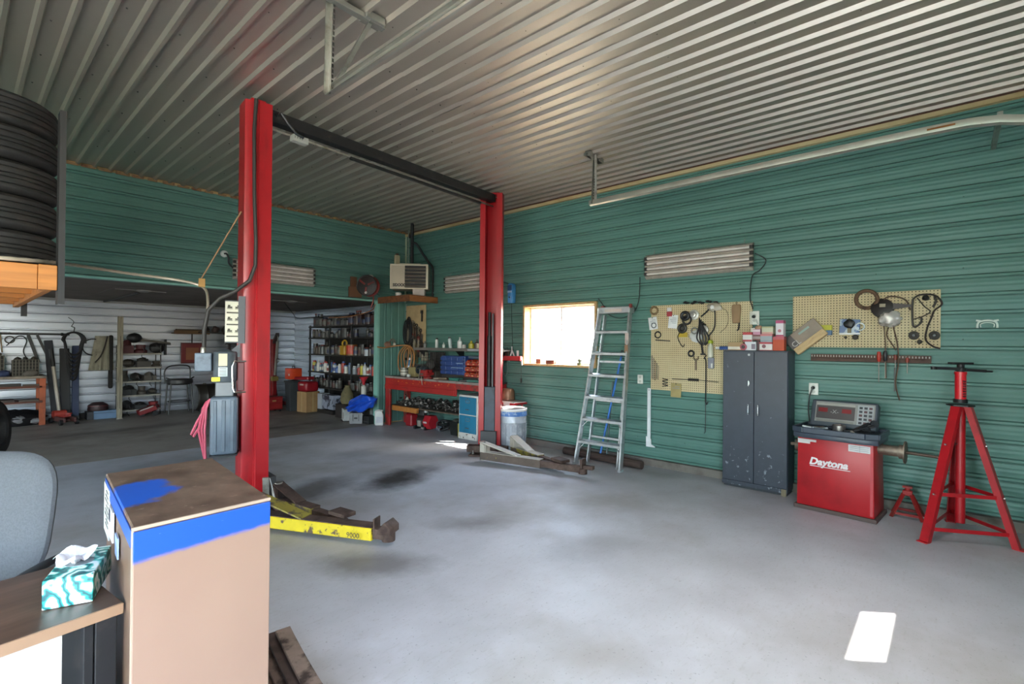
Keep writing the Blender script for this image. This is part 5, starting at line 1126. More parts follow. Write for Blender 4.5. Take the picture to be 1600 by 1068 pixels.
t = thing('wire_coil', 'small coil of grey wire and a bulb hung on the green partition', 'coil', (5.50, YB - .035, 1.52))
MB().torus((0, -.02, 0), (0, 1, .3), .07, .012, 20, 7).torus((-.02, -.04, -.02), (0, 1, -.2), .06, .010, 18, 7).build('coil', P('6f6a60', .6), t); MB().blob((.03, -.06, -.04), (.03, .03, .04), 10, 7).build('bulb', P('b4b0a4', .3), t); MB().blob((-.10, -.03, -.03), (.07, .03, .05), 9, 6, .3, 3).build('rust_tape', P('7d5a4a', .7), t)

# tools crowded on the corner hardboard
TG3 = 'hand tools hung on the corner hardboard'
HX = WX - .012
def hang(name, label, cat, y, z, parts, x=HX):
    t = thing(name, label, cat, (x, y, z), 0, TG3)
    for n_, mb_, mt in parts: mb_.build(n_, mt, t)
    return t
b = MB()
for k in range(6): b.tube([Vector((-.02 - .012 * k, .02 * (k % 3) - .02 + (.06 + .008 * k) * math.sin(q_), -.14 + (.20 + .03 * (k % 4)) * math.cos(q_))) for q_ in (2 * PI * i_ / 24 for i_ in range(24))], .013, 6, True)
hang('belt_bundle', 'thick bundle of black belts at the top left of the corner hardboard', 'belts', 7.79, 1.86, [('belts', b, rubber)])
for i, (y, z, L_, col, lb) in enumerate(((7.70, 1.92, .34, '7d7668', 'long grey spanner, tallest beside the black belts'), (7.66, 1.90, .30, '8f8672', 'pale spanner next to the long grey one'), (7.57, 1.78, .26, '4f4a44', 'dark spanner in the middle of the corner hardboard'), (7.52, 1.80, .42, '857d6c', 'long bright spanner right of the middle on the corner hardboard'), (7.46, 1.76, .50, '9b9486', 'longest pale rod-like spanner on the corner hardboard'), (7.62, 1.62, .40, '6a6136', 'olive-handled tool low on the corner hardboard'), (7.56, 1.60, .45, '75694a', 'brass-coloured bar low on the corner hardboard'), (7.42, 1.66, .36, '5f5a54', 'grey spanner right of the longest one'))):
    hang('spanner', lb, 'spanner', y, z, [('shaft', MB().obox((-.015, 0, -L_ / 2), (.014, .034, L_), (1, 0, 0), (0, 1, .04 * (i % 3 - 1))), P(col, .4, .5)), ('ring_end', MB().torus((-.015, 0, 0), (1, 0, 0), .022, .008, 14, 6).torus((-.015, 0, -L_), (1, 0, 0), .018, .007, 12, 6), P(col, .4, .5))])
rn = random.Random(3)
for i in range(14):
    y, z, L_ = 7.44 + .032 * i + .01 * rn.random(), 1.58 + .30 * rn.random(), .22 + .2 * rn.random(); o_ = .03 + .02 * (i % 2)
    hang('hand_tool', 'narrow worn hand tool, %s from the right in the corner hardboard jumble' % ('first', 'second', 'third', 'fourth', 'fifth', 'sixth', 'seventh', 'eighth', 'ninth', 'tenth', 'eleventh', 'twelfth', 'thirteenth', 'fourteenth')[i], 'hand tool', y, z, [('shaft', MB().obox((-o_, 0, -L_ / 2), (.016, .022 + .014 * (i % 3), L_), (1, 0, 0), (0, 1, .05 * (i % 3 - 1))), P(rn.choice(('2a2724', '3a342e', '6f6656', '8f8674', '4a3a2e', '5f5a3a')), .5, .3)), ('head', MB().torus((-o_, 0, .01), (1, 0, 0), .028, .010, 12, 6).obox((-o_, 0, -L_), (.02, .05, .05), (1, 0, 0), (0, 1, 0)), P(rn.choice(('2a2724', '55504a', '7a2e2a', '3a342e')), .5, .3))])
hang('pliers', 'red-handled pliers in the middle of the corner hardboard', 'pliers', 7.60, 1.74, [('handles', MB().bar((-.02, 0, 0), (-.02, .04, -.16), .014, .016).bar((-.02, 0, 0), (-.02, -.04, -.16), .014, .016), P('7d2c2a', .4)), ('jaws', MB().bar((-.02, .01, 0), (-.02, 0, .08), .012, .02), steel_dk)])
hang('brush', 'black-handled brush at the top right of the corner hardboard', 'brush', 7.42, 2.0, [('handle', MB().obox((-.02, 0, .0), (.02, .03, .16), (1, 0, 0), (0, 1, 0)), black), ('head', MB().obox((-.025, 0, .1), (.03, .045, .06), (1, 0, 0), (0, 1, 0)), black)])
for i, (y, z) in enumerate(((7.85, 1.62), (7.80, 1.50), (7.74, 1.56), (7.50, 1.44), (7.46, 1.50), (7.40, 1.43), (7.68, 1.40))):
    b = MB().tube(smooth([(-.03, .03, .1), (-.04, -.03, .05), (-.03, .03, -.02), (-.04, -.02, -.08), (-.03, .01, -.14)]), .009, 6).torus((-.03, 0, .06), (1, 0, .2), .05, .008, 16, 6)
    hang('wire_bundle', ('grey wire bundle at the left edge of the corner hardboard', 'lower grey wire bundle at the left edge of the corner hardboard', 'wire bundle under the black belts', 'dark looped wire low on the corner hardboard', 'small dark loops at the right foot of the corner hardboard', 'dark cable at the lower right corner of the corner hardboard', 'pale cord ends hanging below the corner hardboard')[i], 'wire', y, z, [('wire', b, P(('55524c', '6f6b62', '3a3733', '2a2725', '33302c', '26231f', '8a8474')[i], .6))])
tag(MB().box(HX - .05, HX + .01, 7.24, 7.41, 1.18, 1.36).build('paper_roll', P('a29a86', .8), None, .015), 'pale grey plastic jug-like block behind the bench under the hardboard', 'box')

# ================================================================== red workbench
bn = thing('workbench', 'long red wooden workbench along the green wall, with orange paint marks', 'workbench', (5.32, 6.43, 0))
BY0, BY1 = -1.16, 1.42; BT = .905
k = NT('bench_apron'); base = k.ramp(k.noise(2.5, 5), .35, .7, C('8f1512'), C('a81c16')); 
base = k.mix(k.ramp(k.noise(9, 5, (1, .5, 3)), .62, .7), base, C('5f1a16'))
sx = k.n('ShaderNodeSeparateXYZ'); k.l(k.tc.outputs['Object'], sx.inputs[0])
zone = k.math('MULTIPLY', k.math('GREATER_THAN', sx.outputs[2], .80), k.math('LESS_THAN', sx.outputs[2], .86))
k.l(k.mix(k.math('MULTIPLY', zone, k.ramp(k.noise(22, 3, (1, .6, 1.5)), .60, .66)), base, C('d98a2a')), k.b.inputs['Base Color']); k.b.inputs['Roughness'].default_value = .5
ap = MB().box(0, .03, -.52, BY1, .67, .875).box(-.012, .0, -.50, BY1, .67, .76).build('apron', k.m, bn, .003)
MB().box(-.002, .03, BY0, -.52, .78, .875).build('apron', rust_red, bn, .003)
for k_ in range(4): MB().box(-.01 if k_ == 0 else .005 + k_ * .13, .0 + (k_ + 1) * .13, BY0, BY1 + .02, .875, .905).build('plank', M('bench_top', '2c2522', .6, 0, '4a4038', 5, .5, .7, .2), bn, .003)
MB().box(-.018, -.008, BY0, BY1, .872, .91).build('edge_strip', M('edge_grey', '8a7f7a', .5, 0, '6a3a34', 6), bn, .002)
MB().box(0, .03, BY1 - .14, BY1, 0, .67).build('leg', rust_red, bn, .004); MB().box(.03, .12, BY1 - .03, BY1, 0, .67).build('leg', rust_red, bn, .004)
MB().box(0, .09, BY0 + .0, BY0 + .09, 0, .875).build('leg', rust_red, bn, .004); MB().box(.42, .50, BY1 - .10, BY1, 0, .875).build('leg', rust_red, bn); MB().box(.42, .50, BY0, BY0 + .09, 0, .875).build('leg', rust_red, bn)
MB().box(.10, .50, -.55, BY1 - .02, .345, .37).build('lower_shelf', M('shelf_dirty', '4f4338', .8), bn, .003); MB().box(.05, .10, .55, BY1 - .14, .28, .37).build('shelf_board', oldpine, bn, .003)
MB().box(.46, .49, -.55, BY1, .905, 1.12).build('backboard', M('grey_board', '4d4a46', .8), bn, .003)
# upper shelf on the wall
us = thing('wall_shelf', 'long grey plank shelf on the wall above the workbench', 'shelf', (5.62, 6.30, 1.395))
MB().box(0, .225, -1.15, 1.10, 0, .025).build('plank', M('shelf_grey', '55524e', .7), us, .003); MB().box(-.012, .0, -1.15, 1.10, -.01, .04).build('edge_strip', P('6a6560', .6), us, .002); MB().box(-.016, -.012, -.75, -.35, .0, .028).build('price_strip', P('a9adb4', .4), us)
for y in (-1.0, .0, 1.0): MB().prism([(0, 0), (.2, 0), (.2, -.18)], (.02, y, 0), (1, 0, 0), (0, 0, 1), .02).build('bracket', blackm, us)
def bottle_mb(r, h, neck=.35, kind=0):
    if kind == 0: return MB().lathe([(r * .9, 0), (r, h * .03), (r, h * .62), (r * neck, h * .80), (r * neck, h * .88)], 14), MB().lathe([(r * neck * 1.15, h * .88), (r * neck * 1.1, h)], 12)
    if kind == 1: return MB().lathe([(r * .95, 0), (r, h * .02), (r, h * .80), (r * .7, h * .86)], 14), MB().lathe([(r * .75, h * .86), (r * .72, h * .98), (r * .4, h)], 12)
    if kind == 2: return MB().box(-r * .7, r * .7, -r, r, 0, h * .72).lathe([(r * .3, 0), (r * .28, h * .16)], 12, (0, r * .45, h * .72)), MB().lathe([(r * .36, 0), (r * .36, h * .12)], 12, (0, r * .45, h * .88))
    return MB().lathe([(r * .95, 0), (r, h * .04), (r, h * .93)], 16), MB().lathe([(r * 1.05, h * .93), (r * 1.05, h)], 16)
def bottle(label, x, y, z, r, h, col, cap, kind=0, group=None, name='bottle', band=None, rz=0):
    nm = {0: 'bottle', 1: 'spray_can', 2: 'jug', 3: 'tin'}[kind] if name == 'bottle' else name
    t = thing(nm, label, nm.replace('_', ' '), (x, y, z + .0005), rz, group)
    a, c = bottle_mb(r, h, .35, kind); a.build('body', P(col, .35), t, .006 if kind == 2 else 0); c.build('cap', P(cap, .4), t)
    if band and kind != 2: MB().lathe([(r * 1.012, h * .18), (r * 1.012, h * .55)], 14).build('label_band', P(band, .45), t)
    if band and kind == 2: MB().box(-r * .712, r * .712, -r * .8, r * .8, h * .15, h * .5).build('label_band', P(band, .45), t)
    return t
SG2 = 'bottles and tins on the wall shelf above the workbench'; z2 = 1.4205
bottle('small grey pump bottle at the left end of the wall shelf', 5.72, 7.20, z2, .03, .13, '6d6d68', '3a3a38', 0, SG2)
bottle('white tube with a dark cap on the wall shelf, under the hardboard edge', 5.72, 6.87, z2, .028, .19, 'c9c9c4', '2a2826', 1, SG2)
bottle('short white bottle on the wall shelf, third from the hardboard', 5.72, 6.68, z2, .028, .11, 'c2c2bb', 'a9a9a0', 0, SG2)
t = bottle('tilted pale blue-white spray tin on the wall shelf', 5.72, 6.50, z2 + .008, .032, .20, 'b9c4c4', '3f4a48', 1, SG2); t.rotation_euler = (-.16, 0, 0)
bottle('round-shouldered white bottle on the wall shelf', 5.72, 6.26, z2, .045, .20, 'cfcfcb', 'bdbdb8', 0, SG2)
bottle('small white tub right of the round-shouldered bottle', 5.70, 6.14, z2, .035, .075, 'bcb9b2', 'a09d96', 3, SG2)
bottle('yellow squat bottle on the wall shelf', 5.72, 5.98, z2, .05, .14, 'a8a02e', '8c8628', 0, SG2)
bottle('dark brown bottle right of the yellow one', 5.74, 5.87, z2, .04, .16, '4a3a34', '2a2422', 0, SG2)
bottle('cream tin with a red neighbour on the wall shelf', 5.70, 5.79, z2, .03, .10, 'c4bb98', 'a49b7a', 3, SG2)
for i, y in enumerate((5.72, 5.66, 5.60)): bottle(('left', 'middle', 'right')[i] + ' one of three orange-red tins on the wall shelf', 5.69, y, z2, .03, .105, '9c3a20', 'b0502c', 3, SG2)
bottle('white capped bottle next to the three orange-red tins', 5.70, 5.52, z2, .028, .12, 'cac6bc', 'b5b1a8', 0, SG2)
bottle('small white bottle at the right end of the wall shelf, beside the lift post', 5.70, 5.36, z2, .04, .09, 'c9c6c0', 'b9b6b0', 3, SG2)
# items on the bench top
zb = BT + .0005
wc = thing('wire_crate', 'black wire mesh crate standing on the workbench against the wall', 'crate', (5.65, 6.86, zb + .13))
b = MB()
for i in range(9): b.box(-.125, -.119, -.21 + i * .052, -.205 + i * .052, 0, .33)
for i in range(7): b.box(-.126, -.118, -.21, .21, .0 + i * .054, .005 + i * .054)
for i in range(5): b.box(-.12 + i * .05, -.115 + i * .05, .205, .21, 0, .33).box(-.12 + i * .05, -.115 + i * .05, -.21, -.205, 0, .33)
for i in range(7): b.box(-.12, .08, .204, .21, i * .054, i * .054 + .005).box(-.12, .08, -.21, -.204, i * .054, i * .054 + .005)
b.build('wire', P('3a3634', .5, .4), wc); MB().box(-.12, .08, -.21, .21, -.004, .002).box(.074, .08, -.21, .21, 0, .32).build('back_panel', P('2a2725'), wc); MB().box(-.14, .10, -.22, .22, -.13, -.005).build('stand', M('crate_stand', '3f3730', .7), wc, .004)
MB().blob((-.03, .05, .10), (.07, .1, .09), 10, 7, .3, 3).build('filling', P('4a4642', .7), wc)
bc_ = thing('parts_cabinet', 'dark blue small-parts bin block on the workbench', 'parts bins', (5.52, 6.22, zb + .09))
bm_ = M('bin_blue', '1f3f7c', .4, 0, '18305f', 4)
MB().box(0, .2, -.30, .28, 0, .31).build('body', bm_, bc_, .005)
for r in range(4):
    for c2 in range(4): d = MB().box(-.03, 0, -.295 + c2 * .144, -.157 + c2 * .144, .006 + r * .076, .062 + r * .076).build('bin_front', bm_, bc_, .004)
MB().box(-.031, -.03, -.28, -.12, .185, .200).box(-.031, -.03, -.29, .0, .03 + .08, .125).build('label_strip', P('6a84a8', .4), bc_); MB().box(0, .2, -.30, .28, -.09, 0).build('stand', P('2a2624'), bc_)
RB = 'orange-red stacking bins on the workbench'
rbm = M('bin_red', '9e2c18', .4, 0, '842316', 5)
b = MB()
def bin_parts(t):
    w, h, d = .062, .088, .20
    MB().box(0, d, -w, -w + .004, 0, h).box(0, d, w - .004, w, 0, h).box(d - .004, d, -w, w, 0, h).box(0, d, -w, w, 0, .004).box(-.03, 0, -w, w, 0, .045).build('bin', rbm, t, .002)
    MB().prism([(-w * .8, .05), (w * .8, .05), (w * .9, .062), (-w * .9, .062)], (-.028, 0, 0), (0, 1, 0), (0, 0, 1), -.004).build('lip', P('c9582c', .4), t)
    MB().box(-.032, -.03, -.02, .02, .012, .03).build('label', P('d0a070', .5), t); MB().blob((.07, 0, .04), (.06, .045, .025), 8, 6, .4, 4).build('contents', P('55504a', .6), t)
for r in range(3):
    for c2 in range(5):
        t = thing('storage_bin', 'orange-red bin, %s row, %s from the blue bins' % (('bottom', 'middle', 'top')[r], ('first', 'second', 'third', 'fourth', 'fifth')[c2]), 'storage bin', (5.53 + .012 * r, 5.845 - c2 * .126, zb + .07 + r * .092), 0, RB)
        bin_parts(t)
tag(MB().box(5.50, 5.74, 5.26, 5.92, zb, zb + .069).build('bin_stand', P('2f2a28', .7), None, .003), 'low dark plinth under the orange-red bins', 'plinth')
tag(MB().box(5.60, 5.80, 5.35, 6.1, 1.27, 1.31).build('shelf_rail', P('4f5a66', .5), None, .003), 'blue-grey strip along the wall above the orange-red bins', 'rail')
vs_ = thing('bench_vise', 'red bench vise at the front edge of the workbench', 'vise', (5.40, 6.70, zb))
MB().lathe([(.085, 0), (.085, .03), (.05, .04), (.05, .06)], 16).box(-.06, .08, -.05, .05, .06, .11).build('base', rust_red, vs_, .004); MB().box(-.03, .03, -.075, .075, .11, .155).build('fixed_jaw', rust_red, vs_, .004)
MB().box(-.12, -.07, -.075, .075, .05, .15).build('sliding_jaw', rust_red, vs_, .004); MB().cyl((-.20, 0, .085), (-.1, 0, .085), .014).cyl((-.19, -.02, .17), (-.19, .03, -.02), .006).build('screw_handle', P('8f8a80', .4, .6), vs_)
tag(MB().cyl((5.305, 6.78, .98), (5.30, 6.74, .80), .006, 6).build('pale_stick', P('a49a8a')), 'thin pale stick hanging over the bench front below the vise', 'stick')
t = thing('cardboard_box', 'small open tan box on the left end of the workbench', 'box', (5.62, 7.34, zb)); MB().box(-.09, .09, -.10, .10, 0, .17).build('carton', P('8f8258', .7), t, .003); MB().box(-.09, .09, -.16, -.10, .15, .156).build('flap', P('9a8d62', .7), t)
t = thing('paint_tin', 'grey label-banded tin beside the tan box on the workbench', 'tin', (5.56, 7.60, zb)); MB().lathe([(.075, 0), (.075, .14)], 18).build('body', P('75726a', .4, .4), t); MB().lathe([(.078, .14), (.078, .15), (.065, .15)], 18).build('lid', P('8f8c84', .4, .5), t); 
MB().lathe([(.0765, .03), (.0765, .06)], 18).lathe([(.0765, .085), (.0765, .11)], 18).build('label_band', P('b4afa2'), t)
t = bottle('blue and white spray bottle behind the grey tin, under the orange hose', 5.68, 7.62, zb, .045, .34, '3f6f9a', 'c4ccd2', 1, None, 'spray_bottle', 'b9c4cc')
tag(MB().lathe([(.03, 0), (.038, .02), (.03, .045), (.01, .055)], 14, (5.42, 7.28, zb)).build('white_bung', P('c4c2bc', .4)), 'white round knob on the bench edge before the tan box', 'knob')
t = thing('bench_grinder', 'dark double-wheeled bench grinder on the workbench behind the vise', 'grinder', (5.60, 7.06, zb)); MB().lathe([(.06, -.08), (.07, -.06), (.07, .06), (.06, .08)], 16, (0, 0, .13), (0, 1, 0)).box(-.06, .06, -.06, .06, 0, .08).build('motor', P('34404a', .4), t, .003)
for s_ in (-1, 1): MB().lathe([(.08, -.018), (.085, 0), (.08, .018)], 18, (0, s_ * .14, .13), (0, 1, 0)).build('wheel_guard', P('2a3036', .5), t)
for i, (x, y, w, l, h, col, lb, nm) in enumerate(((5.42, 6.02, .12, .22, .05, '2f6f62', 'green flat tray on the bench before the blue bins', 'tray'), (5.42, 5.60, .10, .22, .04, '3f6a60', 'grey-green flat tray on the bench before the orange bins', 'tray'), (5.45, 6.36, .08, .16, .035, '6a5a48', 'brown block on the bench before the blue bins', 'block'), (5.40, 6.48, .05, .10, .03, '8a8070', 'pale block right of the vise on the bench', 'block'), (5.40, 5.82, .09, .12, .03, '2a2a2a', 'black block between the two green trays', 'block'))):
    t = thing(nm, lb, nm, (x, y, zb), .2 * i); MB().box(-w / 2, w / 2, -l / 2, l / 2, 0, h).build('body', P(col, .6), t, .004)
t = thing('crumpled_rag', 'white and black crumpled wrapper on the bench edge beside the lift post', 'wrapper', (5.38, 5.38, zb + .03)); MB().blob((0, 0, .03), (.05, .06, .055), 12, 8, .5, 8).build('wrapper', M('rag', 'cfcfd2', .7, 0, '2a2a2e', 20, .5, .54), t); MB().blob((0, .01, .11), (.04, .05, .05), 10, 7, .5, 9).build('wrapper', M('rag', 'cfcfd2'), t)
# under the bench
hp = MB(); rn = random.Random(5)
for k in range(170):
    y = 5.95 + rn.random() * 1.75; x = 5.46 + rn.random() * .28; z = .372 + rn.random() * .02 + (.10 * rn.random() if k > 70 else 0); s_ = .02 + .03 * rn.random()
    a = Vector((rn.random() - .5, rn.random() - .5, rn.random() - .5)).normalized(); 
    if k % 3 == 0: hp.lathe([(s_ * .8, -s_ * .5), (s_ * .8, s_ * .5)], 9, (x, y, z + s_), a)
    elif k % 3 == 1: hp.torus((x, y, z + s_), a, s_, s_ * .3, 10, 5)
    else: x_, y_, d_2 = frame_of(a); hp.obox((x, y, z + s_), (s_ * 2.2, s_ * 1.2, s_ * .9), x_, y_)
tag(hp.build('metal_scraps', M('greasy_metal', '3a3734', .45, .5, '7d7770', 25, .55, .62, .3)), 'heap of greasy metal car parts on the shelf under the workbench', 'scrap metal', None, 'stuff')
UB = None
t = thing('white_pouch', 'white cone-topped packet on the lower shelf at the left under the bench', 'packet', (5.56, 7.50, .3705)); MB().lathe([(.05, 0), (.05, .06), (.02, .14), (.008, .15)], 12).build('packet', P('b9b4aa', .6), t)
ac = thing('air_compressor', 'small red and black compressor on the floor under the workbench', 'compressor', (5.52, 6.98, 0), .1)
MB().lathe([(.06, -.17), (.105, -.13), (.11, 0), (.11, .06)], 18, (0, 0, .14), (0, 1, 0)).build('tank', P('2a2422', .4), ac); MB().lathe([(.125, -.02), (.13, .02), (.13, .13), (.11, .15)], 6, (0, -.24, .14), (0, 1, 0)).build('shroud', M('shroud_red', 'a3202a', .4), ac)
MB().box(-.135, -.13, -.22, -.14, .13, .16).build('label', P('c4b0b0', .5), ac); MB().box(-.05, .05, -.06, .08, .24, .33).build('motor', P('33302e', .5), ac, .008); MB().lathe([(.03, 0), (.03, .05), (.02, .055)], 12, (-.03, -.10, .30)).build('air_filter', P('b9b9b4', .5), ac)
MB().tube(smooth([(-.02, .15, .25), (-.04, .05, .38), (-.03, -.1, .40), (-.02, -.18, .28)]), .012, 7).build('handle', blackm, ac); MB().box(-.12, -.10, -.06, .02, .06, .16).box(-.11, -.09, -.12, -.06, .02, .05).build('bracket', P('9a948c', .4, .5), ac)
for y in (-.13, .12): MB().box(-.1, .1, y - .02, y + .02, 0, .06).build('foot', black, ac)
t = thing('fuel_can', 'small red plastic can left of the compressor under the bench', 'can', (5.60, 7.42, 0)); MB().box(-.08, .08, -.09, .09, 0, .22).build('can', P('8a1820', .45), t, .02); MB().tube([(0, -.06, .22), (0, -.05, .26), (0, .03, .26), (0, .04, .22)], .012, 7).build('handle', P('8a1820', .45), t)
t = thing('plastic_tub', 'black plastic tub on the floor under the bench next to the filing cabinet', 'tub', (5.55, 6.12, 0)); MB().lathe([(.11, 0), (.135, .22), (.145, .23), (.13, .23), (.105, .02)], 4, a0=PI / 4).build('tub', P('161a18', .5), t, .004); MB().blob((0, 0, .22), (.08, .09, .05), 9, 6, .4, 7).build('contents', P('2f332c', .7), t)
t = thing('hose_coil', 'black coiled hose on the floor left of the black tub', 'hose', (5.58, 6.42, .02)); b = MB()
for k in range(3): b.torus((0, .02 * k, .06 + .05 * k), (.3 * (k - 1), .2, 1), .11 - .01 * k, .018, 20, 7)
b.build('hose', black, t); MB().torus((-.02, .14, .08), (1, .2, .1), .08, .012, 18, 6).build('ring', steel_dk, t)
for i, (x, y, r) in enumerate(((5.62, 6.66, .06), (5.56, 6.56, .04))): tag(MB().blob((x, y, r * .75), (r, r * 1.3, r * .8), 10, 7, .3, 20 + i).build('rag', P(('5a6470', '6d747a')[i], .9)), ('grey-blue crumpled rag on the floor under the bench', 'smaller pale rag on the floor before the grey-blue one')[i], 'rag')
# filing cabinet
fc = thing('filing_cabinet', 'two-drawer white filing cabinet with teal-blue drawer fronts', 'filing cabinet', (5.39, 5.485, 0))
fw_ = M('file_white', 'c9c7c2', .45, 0, '8a8074', 9, .66, .72); fb = M('file_blue', '12688a', .4, 0, '0f5a78', 3)
MB().box(.004, .42, 0, .425, 0, .695).build('body', fw_, fc, .003)
MB().box(-.006, .004, 0, .425, .0, .085).build('kick_panel', M('file_chipped', 'c4c2bd', .5, 0, '4a3c34', 16, .6, .64), fc, .002)
for z0, z1 in ((.10, .375), (.392, .665)):
    d = MB().box(-.012, .004, .022, .403, z0, z1).build('drawer', fb, fc, .004); zc = (z0 + z1) / 2
    MB().box(-.018, -.012, .16, .25, zc + .045, zc + .05).box(-.018, -.012, .16, .25, zc + .095, zc + .10).box(-.018, -.012, .16, .165, zc + .045, zc + .10).box(-.018, -.012, .245, .25, zc + .045, zc + .10).build('label_holder', chrome, d)
    MB().box(-.03, -.012, .165, .245, zc - .065, zc - .053).build('handle', chrome, d, .003)
MB().lathe([(.008, 0), (.008, .006)], 10, (-.012, .205, .645), (-1, 0, 0)).build('lock', chrome, fc)
tag(MB().box(5.42, 5.75, 5.93, 5.97, 0, .22).build('yellow_board', M('moss_yellow', '8a8440', .8), None, .004), 'yellowish board end on the floor left of the filing cabinet', 'board')
# little red table with white top, copper cowl, tools rail
rt_ = thing('red_stand', 'small red steel stand with a white top between lift post and window', 'stand', (5.68, 5.03, 0))
MB().box(-.16, .14, -.19, .19, .60, .625).build('frame', tool_red, rt_, .003); MB().box(-.15, .13, -.18, .18, .6255, .640).build('white_top', P('d6d2d0', .4), rt_, .002); MB().box(-.17, -.161, -.10, .02, .585, .63).build('paper', P('d9d2cc'), rt_)
for sx_ in (-.13, .11):
    for sy_ in (-.16, .16): MB().bar((sx_, sy_, 0), (sx_ * .8, sy_ * .8, .60), .025, .025).build('leg', tool_red, rt_)
MB().bar((-.12, -.17, .2), (-.12, .17, .2), .015, .02).build('brace', tool_red, rt_)
t = thing('copper_cowl', 'brown copper-toned rounded cowl on the red stand', 'cowl', (5.70, 5.13, .6405)); MB().lathe([(.10, 0), (.11, .02), (.105, .14), (.08, .18), (.02, .19)], 18).build('cowl', M('copper_brown', '8a6650', .4, .5, '6a4a3a', 6), t); MB().lathe([(.112, .015), (.112, .03)], 18).build('rim', P('6f5244', .4, .5), t)
tr2 = thing('tool_tray', 'narrow red tool tray on the wall at the left of the window', 'tool tray', (WX, 5.17, 1.28))
MB().box(-.09, -.083, -.23, .22, -.03, .045).box(-.09, 0, -.23, .22, -.03, -.023).box(-.09, 0, -.23, -.224, -.03, .045).box(-.09, 0, .214, .22, -.03, .045).build('tray', tool_red, tr2)
WT = 'white-handled tools in the red tray by the window'
t = thing('snips', 'white-handled open snips standing in the red tray', 'snips', (5.80, 5.14, 1.262), 0, WT); MB().bar((-.01, .055, -.02), (0, .0, .15), .018, .016).bar((-.01, -.055, .06), (0, .0, .15), .018, .016).bar((0, 0, .14), (0, .005, .21), .02, .012).build('handles', P('d9dadc', .4), t)
t = thing('trigger_gun', 'white trigger gun hanging in the red tray next to the window', 'spray gun', (5.80, 4.99, 1.262), 0, WT); MB().bar((0, .04, .03), (0, -.05, .03), .03, .05).bar((0, .03, .03), (0, .035, .15), .022, .03).bar((0, -.05, .03), (0, -.055, -.08), .012, .02).build('body', P('d6d6d6', .4), t)
for i, (y, col, h) in enumerate(((5.33, '4a3a33', .14), (5.28, '8a4a30', .12), (5.24, '2f2a2a', .15), (5.21, '5a4a3a', .13))):
    t = thing('hand_file', ('dark file at the left end of the red tray', 'orange-handled file in the red tray', 'black file in the red tray', 'brown file in the red tray beside the snips')[i], 'file', (5.81, y, 1.262), 0, 'files in the red tray by the window'); MB().cyl((0, 0, 0), (0, .01, h), .012, 8).build('handle', P(col, .5), t); MB().cyl((0, .01, h), (0, .012, h + .05), .004, 6).build('tang', steel_dk, t)
t = thing('wire_loop', 'thin wire loop hanging under the red tray', 'wire', (5.80, 5.28, 1.2)); MB().tube(smooth([(0, .05, .05), (0, .06, -.1), (0, .0, -.2), (0, -.05, -.1), (0, -.03, .04)]), .004, 5).build('wire', P('8a9a94'), t)
t = thing('pull_cord', 'thin hanging cord with a dark end below the left corner of the window', 'cord', (WX - .01, 4.98, 1.1)); MB().tube([(0, 0, .12), (0, .0, -.12)], .004, 5).build('cord', P('6a6a66'), t); MB().box(-.008, .008, -.01, .01, -.19, -.12).build('tassel', P('3a3a38'), t)
# trash can
gcn = thing('trash_can', 'galvanised trash can with a white bag and blue tape round its top', 'trash can', (5.19, 4.58, 0))
MB().lathe([(.165, 0), (.17, .01), (.178, .05), (.18, .054), (.176, .058), (.192, .42), (.197, .43), (.192, .44), (.195, .60), (.19, .60), (.165, .02), (.01, .02)], 30).build('can', M('can_zinc', 'a4a9b2', .5, .35, 'd0d2d6', 13, .5, .7, .1), gcn)
b = MB()
for k in range(15): a = 2 * PI * k / 15; b.bar((.183 * math.cos(a), .183 * math.sin(a), .07), (.196 * math.cos(a), .196 * math.sin(a), .41), .012, .006, (math.cos(a), math.sin(a), 0))
b.build('rib', M('can_zinc2', '9a9fa8', .5, .4), gcn)
MB().lathe([(.1985, .52), (.2, .56), (.198, .57), (.199, .585)], 30).build('blue_tape', M('blue_tape', '3f6aa8', .45, 0, '8fa4c0', 15, .5, .6), gcn); MB().lathe([(.199, .585), (.206, .60), (.206, .615), (.196, .622), (.184, .61), (.18, .55)], 30).build('bag', P('d3d0cc', .6), gcn)
def rub(u, v): a = 2 * PI * u; r = .18 * v; return Vector((r * math.cos(a), r * math.sin(a), .55 + .018 * math.sin(7 * a) * v + .02 * math.sin(9 * v + 3 * a)))
MB().grid(rub, 22, 6).build('rubbish', M('rubbish', '6f5f50', .8, 0, '3f352c', 18), gcn, merge=True)

# ================================================================== low back bay: along the bare steel wall
YW = YL - .022
ob = thing('orange_bench', 'long bench with rust-orange legs along the bare steel wall', 'workbench', (-.3, 12.05, 0))
om_ = M('leg_orange', '9a4a26', .6, 0, '6a3320', 8)
MB().box(-1.4, 1.40, 0, .62, .83, .875).build('worktop', M('top_grey', '7f7468', .7, 0, '4b443d', 6), ob, .004)
for x in (-1.3, .40, 1.31):
    for y in (.03, .53): MB().box(x, x + .085, y, y + .06, 0, .83).build('leg', om_, ob, .003)
MB().box(-1.3, 1.35, .03, .09, .66, .70).build('rail', M('rail_brown', '5a3326', .7), ob, .003); MB().box(-1.3, 1.35, .0, .58, .40, .435).build('lower_shelf', M('rail_brown', '5a3326', .7), ob, .003)
MB().bar((.55, -.06, .20), (.60, .0, .66), .05, .05).bar((.45, -.05, .08), (.58, -.02, .30), .07, .06).build('brace', M('bright_orange', 'b5421c', .5), ob)
zb2 = .8755
